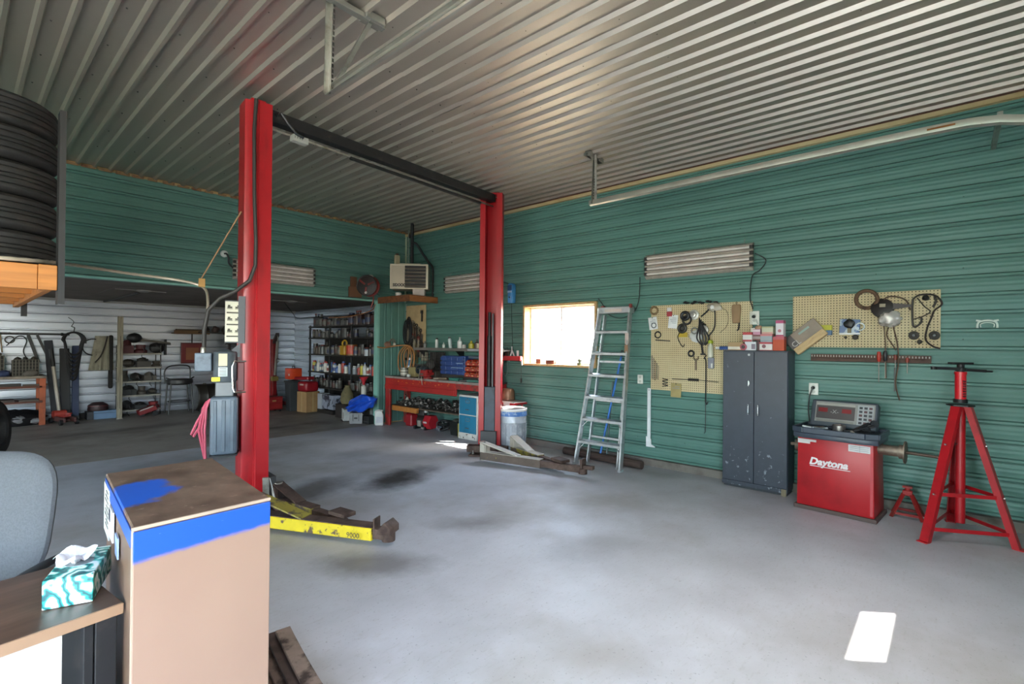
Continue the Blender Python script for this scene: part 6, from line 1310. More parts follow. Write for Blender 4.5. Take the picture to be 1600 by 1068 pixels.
def crate(label, x, y, w, h, d, col):
    t = thing('mesh_crate', label, 'crate', (x, y, zb2), 0, 'wire crates on the orange-legged bench'); b = MB(); n_ = 8
    for i in range(n_ + 1): b.box(-w / 2 + w * i / n_ - .006, -w / 2 + w * i / n_ + .006, 0, .008, 0, h)
    for i in range(6): b.box(-w / 2, w / 2, -.002, .01, h * i / 5 - .006 + .006, h * i / 5 + .006)
    b.build('wire', P(col, .6, .3), t); MB().box(-w / 2, w / 2, .02, d, 0, h * .97).build('body', P('262422', .8), t)
    for i in range(3): MB().blob((-w * .3 + w * .3 * i, d * .4, h), (w * .14, .08, .05), 8, 6, .5, i).build('contents', P(('3a3530', '2c2a2a', '4a443c')[i], .8), t)
    return t
crate('larger wire crate full of parts on the orange-legged bench', .40, 12.18, .34, .36, .3, '5f5b52')
crate('lower wire crate at the right end of the orange-legged bench', .84, 12.16, .33, .28, .3, '5f5b52')
crate('wire crate at the left end of the orange-legged bench', -.05, 12.2, .36, .34, .3, '6f6a60')
for i, (x, col, w, lb) in enumerate(((.56, '26304f', .16, 'dark blue lump of cloth before the wire crates'), (.90, '55504a', .18, 'grey pile of fittings before the lower wire crate'), (.30, '2a2826', .2, 'black case before the larger wire crate'))):
    tag(MB().blob((x, 12.10, zb2 + .05), (w * .55, .045, .055), 10, 7, .35, 40 + i).build(('cloth', 'fittings', 'case')[i], P(col, .8)), lb, ('cloth', 'fittings', 'case')[i])
for i, (x0, x1, h, col, z0, lb) in enumerate(((.32, .78, .05, '2b2725', .7005, 'flat dark tool case under the worktop of the orange-legged bench'), (.80, 1.12, .03, '4a3f38', .7005, 'flat brown bar under the worktop of the orange-legged bench'), (.35, .70, .04, '3a2f2b', .4355, 'dark flat box on the lower shelf of the orange-legged bench'), (.75, 1.0, .03, '4f4842', .4355, 'thin board on the lower shelf of the orange-legged bench'))):
    t = thing('flat_case', lb, 'case', ((x0 + x1) / 2, 12.12, z0)); w = (x1 - x0) / 2; MB().box(-w, w, -.035 if z0 > .6 else -.1, .01 if z0 > .6 else .15, 0, h).build('case', P(col, .7), t, .004)
t = thing('rag_heap', 'heap of black bags and grey scraps on the floor under the orange-legged bench', 'bag', (.72, 12.3, 0)); MB().blob((0, 0, .10), (.40, .22, .17), 16, 9, .3, 4).build('bag', P('17171a', .5), t); MB().blob((.05, -.2, .12), (.09, .05, .06), 9, 6, .5, 8).blob((.25, -.18, .08), (.1, .05, .05), 9, 6, .5, 9).build('scrap', P('77767a', .8), t)
# rail on the wall with hanging bits
hr2 = thing('hanging_rail', 'dark rail on the bare steel wall above the orange-legged bench', 'rail', (.55, YW, 1.62)); MB().box(-1.2, .92, -.05, -.02, -.02, .02).build('rail', blackm, hr2)
for x in (-1.1, -.2, .8): MB().box(x, x + .03, -.05, 0, -.03, .03).build('bracket', blackm, hr2)
HG = 'things hung on the rail over the orange-legged bench'
def hbit(name, label, x, mb, mt): t = thing(name, label, name.replace('_', ' '), (x, YW - .06, 1.60), 0, HG); mb.build('body', mt, t); MB().tube([(0, .02, .04), (0, 0, .03), (0, -.01, 0)], .006, 5).build('hook', steel_dk, t); return t
hbit('tyre_iron', 'black flat bar hung slanting on the wall rail, left of the pair', .90, MB().bar((0, 0, 0), (.14, -.02, -.50), .05, .015, (0, 1, 0)), black)
hbit('tyre_iron', 'black flat bar hung slanting on the wall rail, right of the pair', 1.02, MB().bar((0, 0, 0), (.15, -.02, -.42), .04, .015, (0, 1, 0)), black)
hbit('wire_hanger', 'bent dark wire hung on the rail left of the two flat bars', .78, MB().tube(smooth([(-.16, 0, -.20), (0, 0, -.02), (.10, 0, -.10), (.06, 0, -.30), (.12, 0, -.46)]), .009, 6), blackm)
hbit('pliers', 'tan-handled pliers hung at the left of the wall rail', .54, MB().bar((0, 0, 0), (.03, 0, -.32), .03, .02), P('6f5a3c'))
hbit('tongs', 'long dark tongs hung at the far left of the wall rail', .44, MB().bar((0, 0, 0), (.03, 0, -.42), .025, .02).torus((0, 0, -.03), (0, 1, 0), .07, .012, 14, 6), blackm)
hbit('wire_coil', 'small coil of wire hung on the rail between pliers and bent wire', .66, MB().torus((0, -.01, -.09), (0, 1, .2), .06, .012, 16, 6), P('4a4a48'))
# leaning dark posts and belts
def leaner(label, x, w, h, col, lean=.05, name='post', y=12.35, dep=.06):
    t = thing(name, label, name.replace('_', ' '), (x, y, 0)); d = YW - .04 - y
    b = MB().bar((0, 0, 0), (-lean, d, h), w, dep, (0, -1, 0)); b.build('post', P(col, .55), t, .004); MB().bar((-.0, .0, 0.0), (-lean * .06, d * .06, h * .06), w * 1.1, dep * 1.1, (0, -1, 0)).build('shoe', P('2a2a2c'), t); return t
leaner('black plank leaning on the bare steel wall beside the orange-legged bench', 1.27, .12, 1.50, '1c1f28', .10)
leaner('dark blue strip leaning on the bare steel wall under the hanging belts', 1.53, .10, 1.40, '1f2c4a', -.03)
leaner('black strip leaning on the bare steel wall behind the pale jack handle', 1.40, .14, 1.35, '141418', .0, y=12.42)
leaner('reddish-black strip just right of the black strip under the belts', 1.44, .06, 1.0, '4a2226', -.01, y=12.50)
t = thing('fan_belts', 'bundle of big black belts hanging on the bare steel wall', 'belts', (1.50, YW - .24, 1.45)); b = MB()
for k in range(7): b.tube([Vector(((.13 + .006 * k) * math.sin(a) * (1 if math.cos(a) > 0 else .8), -.02 - .014 * k, (.16 if math.cos(a) > 0 else .75 - .08 * k) * math.cos(a) + .05)) for a in (2 * PI * i / 26 for i in range(26))], .020, 6, True)
b.build('belts', rubber, t); MB().tube([(0, .23, .33), (.02, 0, .30), (0, -.06, .20)], .008, 6).tube(smooth([(.0, .22, .33), (.03, .21, .42), (-.05, .21, .50)]), .006, 5).build('hook', steel_dk, t); MB().box(.13, .19, -.06, 0, -.0, .08).build('tag', P('2b2b2e'), t)
fj = thing('floor_jack', 'low red floor jack with a tall pale handle before the bare steel wall', 'floor jack', (1.33, 12.0, 0), .2)
MB().box(-.09, -.06, -.28, .28, .05, .13).box(.06, .09, -.28, .28, .05, .13).box(-.06, .06, -.1, .28, .05, .09).build('frame', P('4a2a26', .6), fj, .004)
for y in (-.22, .24):
    for s_ in (-1, 1): MB().lathe([(.05, -.02), (.05, .02)], 14, (s_ * .11, y, .05), (1, 0, 0)).build('wheel', blackm, fj)
MB().bar((0, .05, .11), (0, -.2, .17), .07, .05).lathe([(.05, 0), (.05, .02)], 14, (0, -.2, .19)).build('lift_arm', P('8a2a24', .5), fj); MB().lathe([(.07, -.09), (.07, .09)], 12, (0, .2, .16), (1, 0, 0)).build('handle_socket', P('a33a30', .5), fj)
MB().cyl((0, .2, .18), (-.03, .42, 1.02), .028, 10).build('handle', P('a9a196', .5, .4), fj); MB().cyl((-.03, .42, 1.02), (-.04, .50, 1.34), .034, 10).build('grip', black, fj)
tag(MB().box(1.60, 2.06, 12.52, 12.69, 0, .10).build('plank', M('plank_dark', '2f2a28', .8), None, .004), 'low dark plank on the floor along the bare steel wall', 'plank')
bx_ = thing('toolbox', 'low light-blue box on the floor left of the pale column', 'box', (1.98, 12.32, 0)); MB().box(-.20, .16, -.10, .16, 0, .16).build('box', P('55708c', .5), bx_, .006); MB().box(-.30, -.201, -.1, .16, 0, .15).build('dark_end', P('22242a'), bx_, .004); MB().box(-.20, .16, -.105, -.1, .11, .125).build('seam', P('3f556c'), bx_)
t = thing('brake_drum', 'dark red-black round drum lying on the light-blue box', 'drum', (1.86, 12.36, .1605)); MB().lathe([(.15, 0), (.16, .02), (.15, .11), (.09, .15), (.08, .13), (.001, .13)], 22).build('drum', P('2c1c1e', .5), t); MB().torus((0, 0, .09), (0, 0, 1), .152, .008, 20, 5).build('rim', P('5c2a2c', .5), t)
# pale column, hanging cloth and wire shelving
pc2 = thing('shelf_column', 'pale wooden column standing before the wire shelving', 'column', (2.13, 12.02, 0)); MB().box(-.04, .04, -.04, .04, 0, 1.98).build('post', M('pale_post', '8f8876', .7, 0, '5c5448', 4, .45, .7, .15, (6, 6, .6)), pc2, .004); MB().box(-.05, .05, -.05, .05, 0, .02).build('foot_plate', steel, pc2); MB().box(-.005, .005, -.046, -.04, .2, 1.6).build('groove', P('4f483c'), pc2)
t = thing('hanging_coat', 'grey-beige coat hanging on the bare steel wall beside the pale column', 'coat', (1.98, YW - .02, 1.60))
def coat(u, v): w = .13 + .07 * v; return Vector((-.03 * v + (u - .5) * 2 * w, -.04 - .05 * math.sin(PI * u) - .018 * math.sin(u * 19) * (.3 + v), -.68 * v))
MB().grid(coat, 18, 8).build('cloth', M('coat_cloth', '8b8778', .9, 0, '6f6b5e', 5), t); MB().tube(smooth([(.05, -.10, .0), (.0, -.13, -.22), (-.06, -.13, -.40), (-.14, -.12, -.52)]), .012, 6).build('dark_strap', P('2e2b28'), t); MB().torus((-.16, -.05, -.22), (0, 1, 0), .16, .012, 22, 6).build('hose_ring', black, t)
tag(MB().box(2.06, 2.13, YW - .10, YW - .03, .55, 1.62).build('apron', P('1f1d1c', .9), None, .02), 'black garment hanging between the grey-beige coat and the pale column', 'garment')
sv = thing('wire_shelving', 'wire-post shelving unit loaded with dark car parts at the bare steel wall', 'shelving', (2.52, 12.28, 0))
for x in (-.33, .33):
    for y in (0, .38): MB().cyl((x, y, 0), (x, y, 1.42), .011, 8).build('post', blackm, sv)
lv = (.13, .42, .70, .98, 1.26)
for z in lv:
    MB().box(-.35, .35, -.02, .40, z - .012, z).box(-.35, .35, -.024, -.018, z - .03, z).build('shelf', M('shelf_pale', '8d8a82', .5, .3), sv)
rn = random.Random(11)
SVG = 'dark car parts on the wire shelving'
nmS = ('bottom', 'second', 'third', 'fourth', 'top')
for r, z in enumerate(lv):
    x = -.30; c2 = 0
    while x < .25:
        w = .13 + .14 * rn.random(); h = .11 + .11 * rn.random(); col = rn.choice(('1f1e1e', '2b2826', '33302c', '262a2e', '3a352e', '45403a'))
        if r == 4: col = rn.choice(('4a2024', '1c1b1c', '5a5248', '6b6254')); h += .06
        if r == 0: col = rn.choice(('7a1f22', '1c1b1c', '8f8c8a'))
        t = thing('car_part', ('%s shelf of the wire shelving, part %s from the pale column' % (nmS[r], ('nearest', 'second', 'third', 'fourth', 'fifth', 'sixth')[c2])), 'car part', (2.52 + x + w / 2, 12.45, z + .0005), 0, SVG)
        kd = (r + c2) % 3; b = MB()
        if kd == 0: b.blob((0, 0, h * .5), (w * .5, .15, h * .5), 10, 7, .25, r * 9 + c2)
        elif kd == 1: b.box(-w * .48, w * .48, -.14, .12, 0, h * .6).blob((0, 0, h * .6), (w * .4, .1, h * .4), 9, 6, .4, c2)
        else: b.lathe([(w * .45, 0), (w * .48, h * .3), (w * .3, h * .5), (w * .35, h)], 12)
        b.build('body', P(col, .6), t)
        if rn.random() < .6: MB().tube(smooth([(0, -.13, h * .8), (.03, -.17, h * .2), (-.02, -.18, -.05), (.02, -.18, -.12)]), .006, 5).build('cable', black, t)
        x += w + .012; c2 += 1
t = thing('engine_cover', 'big black domed part on top of the wire shelving', 'car part', (2.43, 12.45, 1.49)); MB().blob((0, 0, .08), (.13, .12, .10), 14, 8, .12, 2).build('cover', black, t); MB().bar((.1, 0, .04), (.62, -.02, -.02), .10, .05, (0, 0, 1), .03, .03).build('tail_pipe', P('4a443d', .5), t)
t = thing('wall_rail', 'black bracket arm projecting right of the wire shelving', 'bracket', (2.98, YW - .03, 1.45)); MB().box(-.14, .14, -.03, .0, -.02, .02).box(.02, .06, -.06, .0, -.24, .10).box(-.06, -.03, -.05, 0, -.10, .02).build('bracket', black, t)
t = thing('red_machine', 'red and grey machine on the floor under the wire shelving', 'machine', (2.62, 12.12, 0)); MB().bar((-.18, 0, .07), (.12, .0, .17), .16, .10).build('body', P('7c1c20', .45), t, .01); MB().lathe([(.05, -.03), (.05, .03)], 14, (.10, -.03, .05), (0, 1, 0)).lathe([(.05, -.03), (.05, .03)], 14, (-.12, -.03, .05), (0, 1, 0)).build('wheel', black, t); MB().bar((-.16, -.08, .12), (.06, -.085, .20), .012, .02).build('white_stripe', P('b5b0ac'), t)
# round chair frame, red sign, wall shelf, barrel
cf_ = thing('stool_frame', 'black round-backed stool frame before the bare steel wall', 'stool', (3.17, 12.2, 0))
for x in (-.2, .2):
    for y in (-.12, .15): MB().cyl((x * 1.1, y * 1.1, 0), (x * .9, y, .62), .014, 8).build('leg', black, cf_)
MB().lathe([(.20, .60), (.24, .63), (.24, .70), (.18, .72), (.01, .72)], 20).build('seat', black, cf_); MB().tube(smooth([(-.22, .12, .62), (-.24, .13, .85), (-.15, .13, .98), (.1, .13, 1.0), (.22, .13, .95), (.23, .13, .75), (.22, .12, .62)]), .014, 7).tube(smooth([(-.25, -.05, .75), (.0, -.20, .66), (.25, -.05, .75)]), .014, 7).build('back_hoop', black, cf_); MB().torus((0, 0, .25), (0, 0, 1), .2, .01, 18, 6).build('foot_ring', black, cf_)
rs = thing('red_sign', 'dark red square sign hanging on the bare steel wall', 'sign', (3.53, YW - .02, 1.25)); MB().box(-.21, .21, -.03, 0, -.23, .23).build('board', P('64191c', .5), rs, .005); MB().box(-.12, .13, -.033, -.03, -.15, .12).build('printed_panel', P('7a4a2e', .6), rs); MB().box(-.21, .21, -.035, -.03, -.23, -.20).build('border', P('4a1214', .5), rs); MB().box(-.21, .21, -.035, -.03, .20, .23).build('border', P('4a1214', .5), rs); MB().cyl((0, -.01, .23), (0, -.01, .50), .012).build('hanger', blackm, rs)
ws_ = thing('wall_ledge', 'brown wooden ledge on the bare steel wall above the red sign', 'shelf', (3.50, YW - .10, 1.70)); MB().box(-.36, .33, -.10, .10, -.02, .0).box(-.36, .33, -.11, -.1, -.03, .05).build('board', M('ledge_brown', '5a4026', .7), ws_, .003); MB().box(-.3, .2, -.05, .05, 0, .08).build('contents', P('3d3226', .8), ws_, .01)
bl = thing('steel_drum', 'dark steel drum lying on its side in the shadow at the bare steel wall', 'drum', (3.74, 12.25, .30)); MB().lathe([(.27, -.27), (.285, -.25), (.28, -.11), (.29, -.09), (.28, -.07), (.28, .07), (.29, .09), (.28, .11), (.285, .25), (.27, .27)], 24, (0, 0, 0), (1, 0, 0)).build('drum', P('2a2622', .45, .3), bl); MB().box(-.22, -.14, -.2, .2, -.30, -.2).box(.14, .22, -.2, .2, -.30, -.2).build('cradle', P('1f1c1a'), bl); MB().lathe([(.03, 0), (.03, .02)], 10, (-.1, -.05, .28), (0, 0, 1)).build('bung', P('5a5246', .5, .5), bl)
dm = thing('press_frame', 'dark upright frame in the shadow behind the near lift post', 'frame', (4.45, 12.4, 0)); MB().box(-.28, -.22, 0, .08, 0, 1.55).box(.22, .28, 0, .08, 0, 1.55).box(-.34, .34, -.02, .10, 1.45, 1.62).box(-.3, .3, -.06, .14, .62, .70).build('frame', P('2b2628', .5), dm, .004); MB().cyl((0, .04, 1.45), (0, .04, 1.05), .05).build('ram', P('4a4a4a', .4, .5), dm); MB().box(-.3, -.2, -.25, .3, 0, .04).box(.2, .3, -.25, .3, 0, .04).build('foot', P('241f20'), dm)
t = thing('dark_shelf', 'dark shelf board with jumbled parts above the press frame', 'shelf', (4.3, YW - .16, 1.60)); MB().box(-.7, .5, -.15, .15, .10, .13).build('board', P('2b2724', .8), t, .003)
for k in range(6): MB().blob((-.55 + k * .2, -.03, .18), (.08, .07, .06 + .02 * (k % 3)), 8, 6, .4, 60 + k).build('part', P(('2b2826', '3a2c28', '241f1d')[k % 3], .7), t)
# engine hoist etc. between the lift post and the shelves
eh = thing('engine_hoist', 'red engine hoist in the shadow just right of the near lift post', 'hoist', (4.92, 11.75, 0), .2)
hm = M('hoist_red', '7a1418', .45, 0, '5a1012', 4)
MB().box(-.05, .05, -.05, .05, .1, 1.58).build('mast', hm, eh, .004); MB().bar((0, .0, 1.5), (-.25, -.5, 1.68), .07, .08).build('boom', P('2a2526', .5), eh, .004); MB().bar((-.28, .3, .09), (-.25, -.6, .07), .07, .08).bar((.28, .3, .09), (.25, -.6, .07), .07, .08).bar((-.3, .25, .1), (.3, .25, .1), .07, .08).build('base', hm, eh, .004)
MB().bar((-.24, .2, .12), (0, .02, .9), .04, .04).bar((.24, .2, .12), (0, .02, .9), .04, .04).build('strut', hm, eh); MB().cyl((0, -.06, .75), (-.1, -.28, 1.52), .03).build('ram', P('8a8680', .4, .5), eh); MB().box(-.10, .06, -.10, -.05, .62, .72).build('pump', P('7a6a3a', .5), eh)
MB().tube([(-.27, -.54, 1.64), (-.27, -.54, 1.2), (-.28, -.55, 1.15)], .012, 5).torus((-.28, -.55, 1.11), (0, 1, 0), .04, .012, 12, 5).build('chain', P('75706a', .4, .6), eh)
tb3 = thing('tool_chest', 'low red tool chest on the floor beside the engine hoist', 'tool chest', (4.55, 11.05, 0), .1); MB().box(-.22, .22, -.15, .15, .05, .33).build('chest', hm, tb3, .008); MB().box(-.20, .20, -.156, -.15, .08, .19).box(-.20, .20, -.156, -.15, .20, .30).build('drawer', P('851a1c', .45), tb3, .003); MB().box(-.02, .06, -.165, -.156, .23, .26).build('handle', P('b08a5a', .4), tb3)
for x in (-.18, .18): MB().lathe([(.025, -.015), (.025, .015)], 10, (x, -.1, .025), (1, 0, 0)).lathe([(.025, -.015), (.025, .015)], 10, (x, .1, .025), (1, 0, 0)).build('caster', black, tb3)
gb = thing('wheeled_bin', 'tall dark grey bin on the floor before the engine hoist', 'bin', (5.02, 10.95, 0)); MB().lathe([(.15, 0), (.19, .62), (.21, .63), (.21, .66), (.17, .66), (.14, .02)], 4, a0=PI / 4).build('bin', P('3a3d40', .5), gb, .006); MB().blob((0, 0, .64), (.11, .11, .04), 8, 6, .3, 2).build('contents', P('222426'), gb)
oc = thing('orange_case', 'bright orange-red tool case resting on the tall grey bin', 'case', (5.02, 10.95, .6955)); MB().box(-.13, .13, -.14, .14, 0, .24).build('case', M('case_orange', 'c8401c', .4), oc, .012, True, 2); MB().tube([(0, -.06, .24), (0, -.05, .28), (0, .05, .28), (0, .06, .24)], .01, 6).build('handle', black, oc); MB().box(-.135, -.13, -.10, -.05, .08, .12).build('latch', P('d0cac4'), oc)
ct = thing('carton_box', 'tall brown cardboard carton on the floor before the dark shelves', 'carton', (5.17, 10.55, 0), math.radians(8)); MB().box(-.16, .16, -.17, .17, 0, .44).build('carton', P('9c7a52', .75), ct, .003); MB().box(-.163, -.16, -.02, .02, 0, .44).box(-.02, .02, -.173, -.17, 0, .44).build('tape', P('a98a60', .5), ct)
rd2 = thing('red_generator', 'dark red rounded machine standing on the cardboard carton', 'machine', (5.17, 10.55, .4405), math.radians(8)); MB().box(-.16, .16, -.16, .18, .0, .22).build('body', M('gen_red', '8a1520', .4), rd2, .05, True, 3); MB().bar((-.10, .26, .28), (-.08, -.22, .30), .18, .07).build('hood', M('gen_red', '8a1520', .4), rd2, .02); MB().box(-.165, -.16, -.06, .06, .14, .17).build('label', P('b9a49a'), rd2)
# ---- shelves along the right wall of the low bay
sh_ = thing('bottle_shelving', 'dark steel shelving packed with bottles and tins in the low back bay', 'shelving', (5.66, 9.75, 0))
for y in (-1.36, -.45, .45, 1.36):
    for x in (-.2, .18): MB().box(x, x + .03, y - .02, y + .02, 0, 1.9).build('post', P('2a2c2e' if y > -1.3 else '9a9a98', .5), sh_)
LV = (.12, .52, .86, 1.25, 1.62, 1.88)
for z in LV: MB().box(-.22, .2, -1.38, 1.38, z - .03, z).build('shelf', P('24221f', .6), sh_, .003)
rn = random.Random(21)
BG = 'bottles and tins on the dark shelving of the low bay'
MB().box(.185, .195, -1.36, 1.36, .1, 1.62).build('shade_sheet', P('1b1a19', .8), sh_)  # black sheet added behind the bottles to imitate deep shade
pal = {1: (('3a3a3a', '5a5550', '2f3438', '6a3a34', '7d7a74', '4a3f36'), 3), 2: (('c9c9c8', 'b9bcc4', '3f62a4', 'c0b24a', 'a8443a', '8d949c', 'd2d0cc', '5a6a80'), 1), 3: (('5a5a58', '8f8c86', '3a3f44', '6f6250', '7c8288', '2f2f30'), 3), 4: (('4a4644', '6a645c', '8a8680', '33363a'), 3), 5: (('3a3634', '5a2a28', '77746e', '2c2c2e'), 2)}
rown = {1: 'second', 2: 'middle', 3: 'upper middle', 4: 'upper', 5: 'top'}
colname = {'3a3a3a': 'black', '5a5550': 'grey-brown', '2f3438': 'dark slate', '6a3a34': 'maroon', '7d7a74': 'grey', '4a3f36': 'brown', 'c9c9c8': 'white', 'b9bcc4': 'pale grey', '3f62a4': 'blue', 'c0b24a': 'yellow', 'a8443a': 'red', '8d949c': 'silver', 'd2d0cc': 'bright white', '5a6a80': 'slate blue', '5a5a58': 'mid grey', '8f8c86': 'light grey', '3a3f44': 'charcoal', '6f6250': 'khaki', '7c8288': 'blue-grey', '2f2f30': 'black', '4a4644': 'dark grey', '6a645c': 'dun', '8a8680': 'stone-grey', '33363a': 'charcoal', '3a3634': 'soot-black', '5a2a28': 'dark red', '77746e': 'ash-grey', '2c2c2e': 'black'}
seen = {}
for lv_ in (1, 2, 3, 4, 5):
    cols, kd = pal[lv_]; y = -1.28
    while y < 1.26:
        r = .030 + .022 * rn.random(); h = (.15 + .12 * rn.random()) if lv_ != 4 else .12 + .08 * rn.random()
        if lv_ == 5: h = .16 + .14 * rn.random(); r += .03
        if lv_ in (1, 3): r += .016
        y += r
        if lv_ == 3 and -.55 < y < -.02: y += r; continue
        if lv_ in (1, 4) and rn.random() < .22: y += r + .05; continue
        col = rn.choice(cols); k_ = rn.choice((0, 1, 1, kd)); cap = rn.choice(('b5302a', '2a2a2c', 'c9c9c6', '3a5a9a', '77746e'))
        base = '%s %s on the %s shelf of dark shelving' % (colname[col], {0: 'bottle', 1: 'spray can', 2: 'jug', 3: 'tin'}[k_], rown[lv_])
        seen[base] = seen.get(base, 0) + 1; i_ = seen[base]
        lab = base if i_ == 1 else base + ', %s from partition' % ('first', 'second', 'third', 'fourth', 'fifth', 'sixth', 'seventh', 'eighth', 'ninth', 'tenth')[i_ - 1]
        if lv_ != 2: col = ''.join('%02x' % int(int(col[q:q + 2], 16) * .6) for q in (0, 2, 4)); cap = ''.join('%02x' % int(int(cap[q:q + 2], 16) * .55) for q in (0, 2, 4))  # colours outside the middle row darkened to imitate the dim bay
        bottle(lab, 5.50 + .05 * rn.random(), 9.75 + y, LV[lv_], r, h, col, cap, k_, BG, 'bottle', rn.choice((None, 'c9c6be', '3a4a7a', None, '8a3a34')) if lv_ == 2 else rn.choice((None, '5a5852', '2a3050', None, '4a2420')))  # label bands outside the middle row use dimmed colours as well
        y += r + .012
t = thing('oil_jug', 'yellow oil jug with a handle on the dark shelving', 'jug', (5.50, 9.62, 1.2505)); MB().box(-.07, .07, -.10, .10, 0, .20).build('body', P('b58a20', .4), t, .02); MB().tube(smooth([(0, .08, .18), (0, .09, .27), (0, .0, .31), (0, -.08, .27), (0, -.06, .20)]), .018, 7).build('handle', P('c09a28', .4), t); MB().lathe([(.025, 0), (.025, .05)], 10, (0, -.05, .20)).build('cap', P('2a2420'), t)
t = thing('paint_can', 'orange-red can right of the yellow oil jug on the dark shelving', 'can', (5.50, 9.34, 1.2505)); MB().lathe([(.11, 0), (.11, .22)], 18).build('body', P('b5341e', .4), t); MB().lathe([(.113, .0), (.113, .03)], 18).lathe([(.113, .20), (.113, .225), (.09, .225)], 18).build('rim', P('8a5a30', .4), t); MB().lathe([(.1115, .06), (.1115, .15)], 18).build('label_band', P('c04a34', .4), t)
t = thing('paint_can', 'black stack of cans behind the orange-red can on the dark shelving', 'can', (5.52, 9.62, 1.6205)); MB().lathe([(.10, 0), (.10, .2)], 16).build('body', P('1c1a18', .4), t); MB().lathe([(.103, .18), (.103, .2)], 16).build('rim', P('3a3630', .4), t)
t = bottle('small white tub with a blue lid on the right of the dark shelving', 5.50, 8.75, 1.2505, .065, .13, 'b9c0c8', '3a5a9a', 3, None, 'tub')
pb = thing('picture_carton', 'low white and black printed carton at the foot of the dark shelving', 'carton', (5.34, 9.98, .10)); MB().box(-.08, .1, -.34, .12, 0, .30).build('carton', M('photo_print', '8f94a4', .5, 0, '2a2c38', 8, .48, .54, .2), pb, .003); MB().box(-.085, .1, .14, .32, -.02, .31).build('white_panel', P('9a9fa8'), pb, .003); MB().box(-.09, .1, -.34, .32, -.10, -.021).build('pallet', P('1f1c1a'), pb)
t = thing('khaki_sack', 'khaki canvas sack slumped before the right end of the dark shelving', 'sack', (5.30, 9.15, .28)); MB().lathe([(.11, 0), (.14, .06), (.12, .20), (.07, .30), (.05, .34), (.06, .37)], 14).build('sack', M('khaki', '6f6548', .9, 0, '57503a', 8), t); MB().box(-.15, .15, -.2, .2, -.28, -.005).build('dark_crate', P('241c1a', .7), t, .004)
fn_ = thing('red_funnel', 'red funnel on a white bottle near the green partition', 'funnel', (5.27, 8.50, .62)); MB().lathe([(.085, .22), (.09, .23), (.03, .14), (.015, .05)], 16).build('funnel', P('b5303a', .4), fn_); MB().lathe([(.05, -.12), (.05, .05), (.02, .08)], 14).build('bottle', P('b9b6b0', .4), fn_); MB().box(-.10, .12, -.11, .11, -.62, -.125).build('stand_box', P('26241f', .8), fn_, .004)
tp_ = thing('blue_tarp', 'crumpled bright blue tarp draped over boxes beside the green partition', 'tarp', (5.00, 8.14, .38))
def tarp(u, v):
    a = 2 * PI * u; t_ = PI * v; L_ = .40; y = -math.cos(t_) * L_; r = (math.sin(t_) ** .55) * (.125 + .03 * math.sin(3 * a + 4 * v) + .02 * math.sin(7 * a - 9 * v) + .014 * math.sin(13 * v + 5 * a))
    return Vector((r * 1.1 * math.cos(a), y, r * math.sin(a) - .24 * y + .0))
MB().grid(tarp, 40, 30).build('tarp', M('tarp_blue', '1c4fc0', .32, 0, '163c98', 5), tp_, merge=True)
bt = thing('grey_toolbox', 'small grey case with a dark clasp on the floor below the blue tarp', 'case', (5.02, 8.34, 0), math.radians(-42)); MB().box(-.12, .12, -.05, .2, 0, .20).build('case', P('77777a', .5), bt, .004); MB().box(-.03, .03, -.056, -.05, .09, .12).box(-.055, -.048, -.056, -.05, .05, .17).box(.048, .055, -.056, -.05, .05, .17).build('clasp', P('1f2022'), bt)
t = thing('white_carton', 'white carton with grey print on the floor left of the blue tarp', 'carton', (5.05, 8.72, 0), math.radians(-20)); MB().box(-.08, .10, -.12, .12, .02, .24).build('carton', P('a9a8a6', .6), t, .003); MB().box(-.084, -.08, -.12, -.02, .02, .24).build('printed_side', P('c4c3c0'), t); MB().box(-.0845, -.084, -.10, -.04, .06, .18).build('print', P('8c6a6c'), t); MB().box(-.1, .12, -.13, .13, 0, .02).build('base', P('2c2422'), t)
t = thing('sheet_metal', 'grey metal panel leaning on the green partition under the blue tarp', 'panel', (5.36, 8.30, 0)); MB().box(-.02, .10, -.16, .16, .10, .40).build('panel', P('8f9290', .5), t, .004); MB().box(-.024, -.02, -.02, .0, .15, .36).build('seam', P('55585a'), t); MB().box(.0, .06, -.14, .14, 0, .10).build('foot', P('1f1f20'), t)
t = thing('dark_crate', 'black crate under the blue tarp behind the grey case', 'crate', (5.20, 8.16, 0)); MB().box(-.10, .06, -.10, .10, 0, .15).build('crate', P('161718', .6), t, .004); MB().box(-.105, -.1, -.08, .08, .04, .05).build('slot', P('4a4a4a'), t)
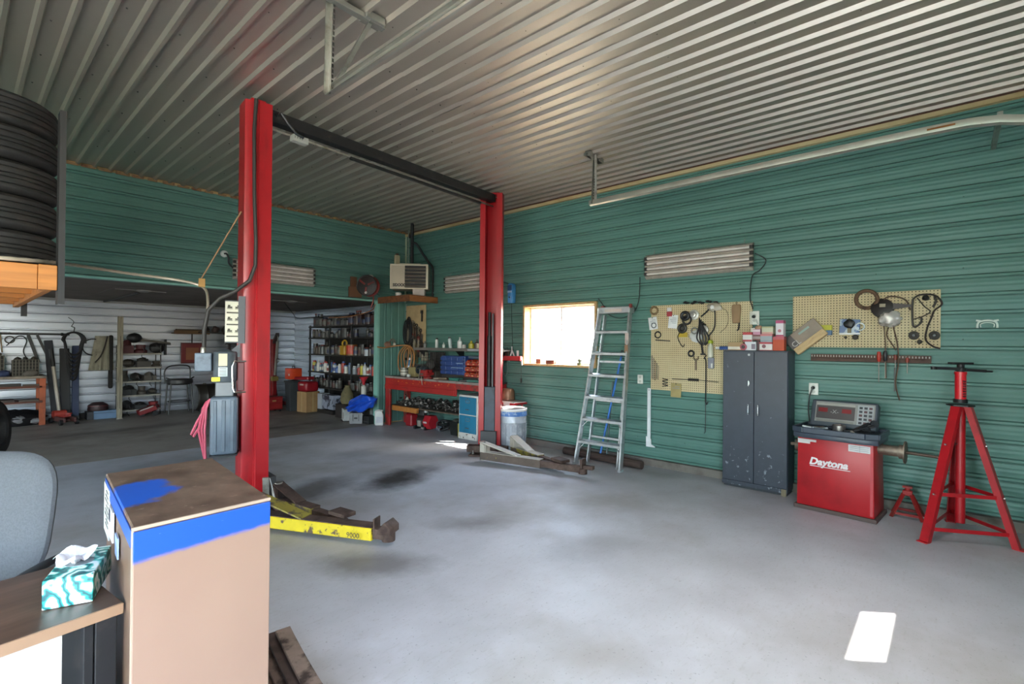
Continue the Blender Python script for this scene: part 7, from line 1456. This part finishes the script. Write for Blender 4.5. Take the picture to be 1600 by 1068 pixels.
wj = thing('white_jug', 'white plastic jug with a moulded handle by the red bench leg', 'jug', (5.20, 7.86, 0), math.radians(-38))
MB().prism([(-.075, 0), (.075, 0), (.078, .19), (.05, .255), (.02, .27), (-.05, .275), (-.078, .20)], (0, .045, 0), (1, 0, 0), (0, 0, 1), .09).build('body', P('c4c4c0', .45), wj, .016, True, 2); MB().tube(smooth([(-.065, 0, .19), (-.07, 0, .25), (-.02, 0, .275), (.04, 0, .262)]), .013, 8).build('handle', P('cbcbc6', .45), wj); MB().lathe([(.024, 0), (.024, .03)], 14, (.045, 0, .25)).build('cap', P('b9b9b2', .4), wj); MB().box(-.05, .055, -.047, -.045, .05, .16).build('label', P('b0b0b8', .5), wj)
# ceiling lamps (off) and cables of the low bay
for i, (x, y, lb) in enumerate(((1.99, 9.6, 'pale bare lamp base on the dark low ceiling at the left'), (4.35, 9.6, 'pale bare lamp base on the dark low ceiling before the bottle shelving'))):
    t = thing('lamp_holder', lb, 'light fixture', (x, y, LOWZ), .0); MB().lathe([(.10, 0), (.10, -.012), (.06, -.03), (.03, -.035)], 18).build('rose', P('8d8985', .5), t); MB().box(-.36, .3, -.012, .012, -.014, -.001).build('arm', P('7d7975', .5), t)
tag(MB().box(1.97, 2.01, 9.9, YW - .01, LOWZ - .03, LOWZ - .002).build('ceiling_conduit', P('2b2826')), 'dark conduit running along the low ceiling to the back wall', 'conduit')
tag(MB().tube(smooth([(4.3, 9.8, LOWZ - .02), (4.6, 10.1, LOWZ - .2), (4.9, 10.5, LOWZ - .28), (5.2, 10.2, LOWZ - .25), (5.5, 9.0, LOWZ - .22), (5.7, 8.4, LOWZ - .1)]), .008, 6).build('slack_cable', black), 'slack dark cable looping under the low ceiling before the bottle shelving', 'cable')
tag(MB().tube(smooth([(4.75, 8.9, LOWZ - .32), (5.0, 8.6, LOWZ - .30), (5.2, 8.2, LOWZ - .2), (5.22, 8.05, LOWZ - .08)]), .010, 6).build('orange_cable', P('8a5a34', .5)), 'faint orange cable slung below the low ceiling near the green partition', 'cable')
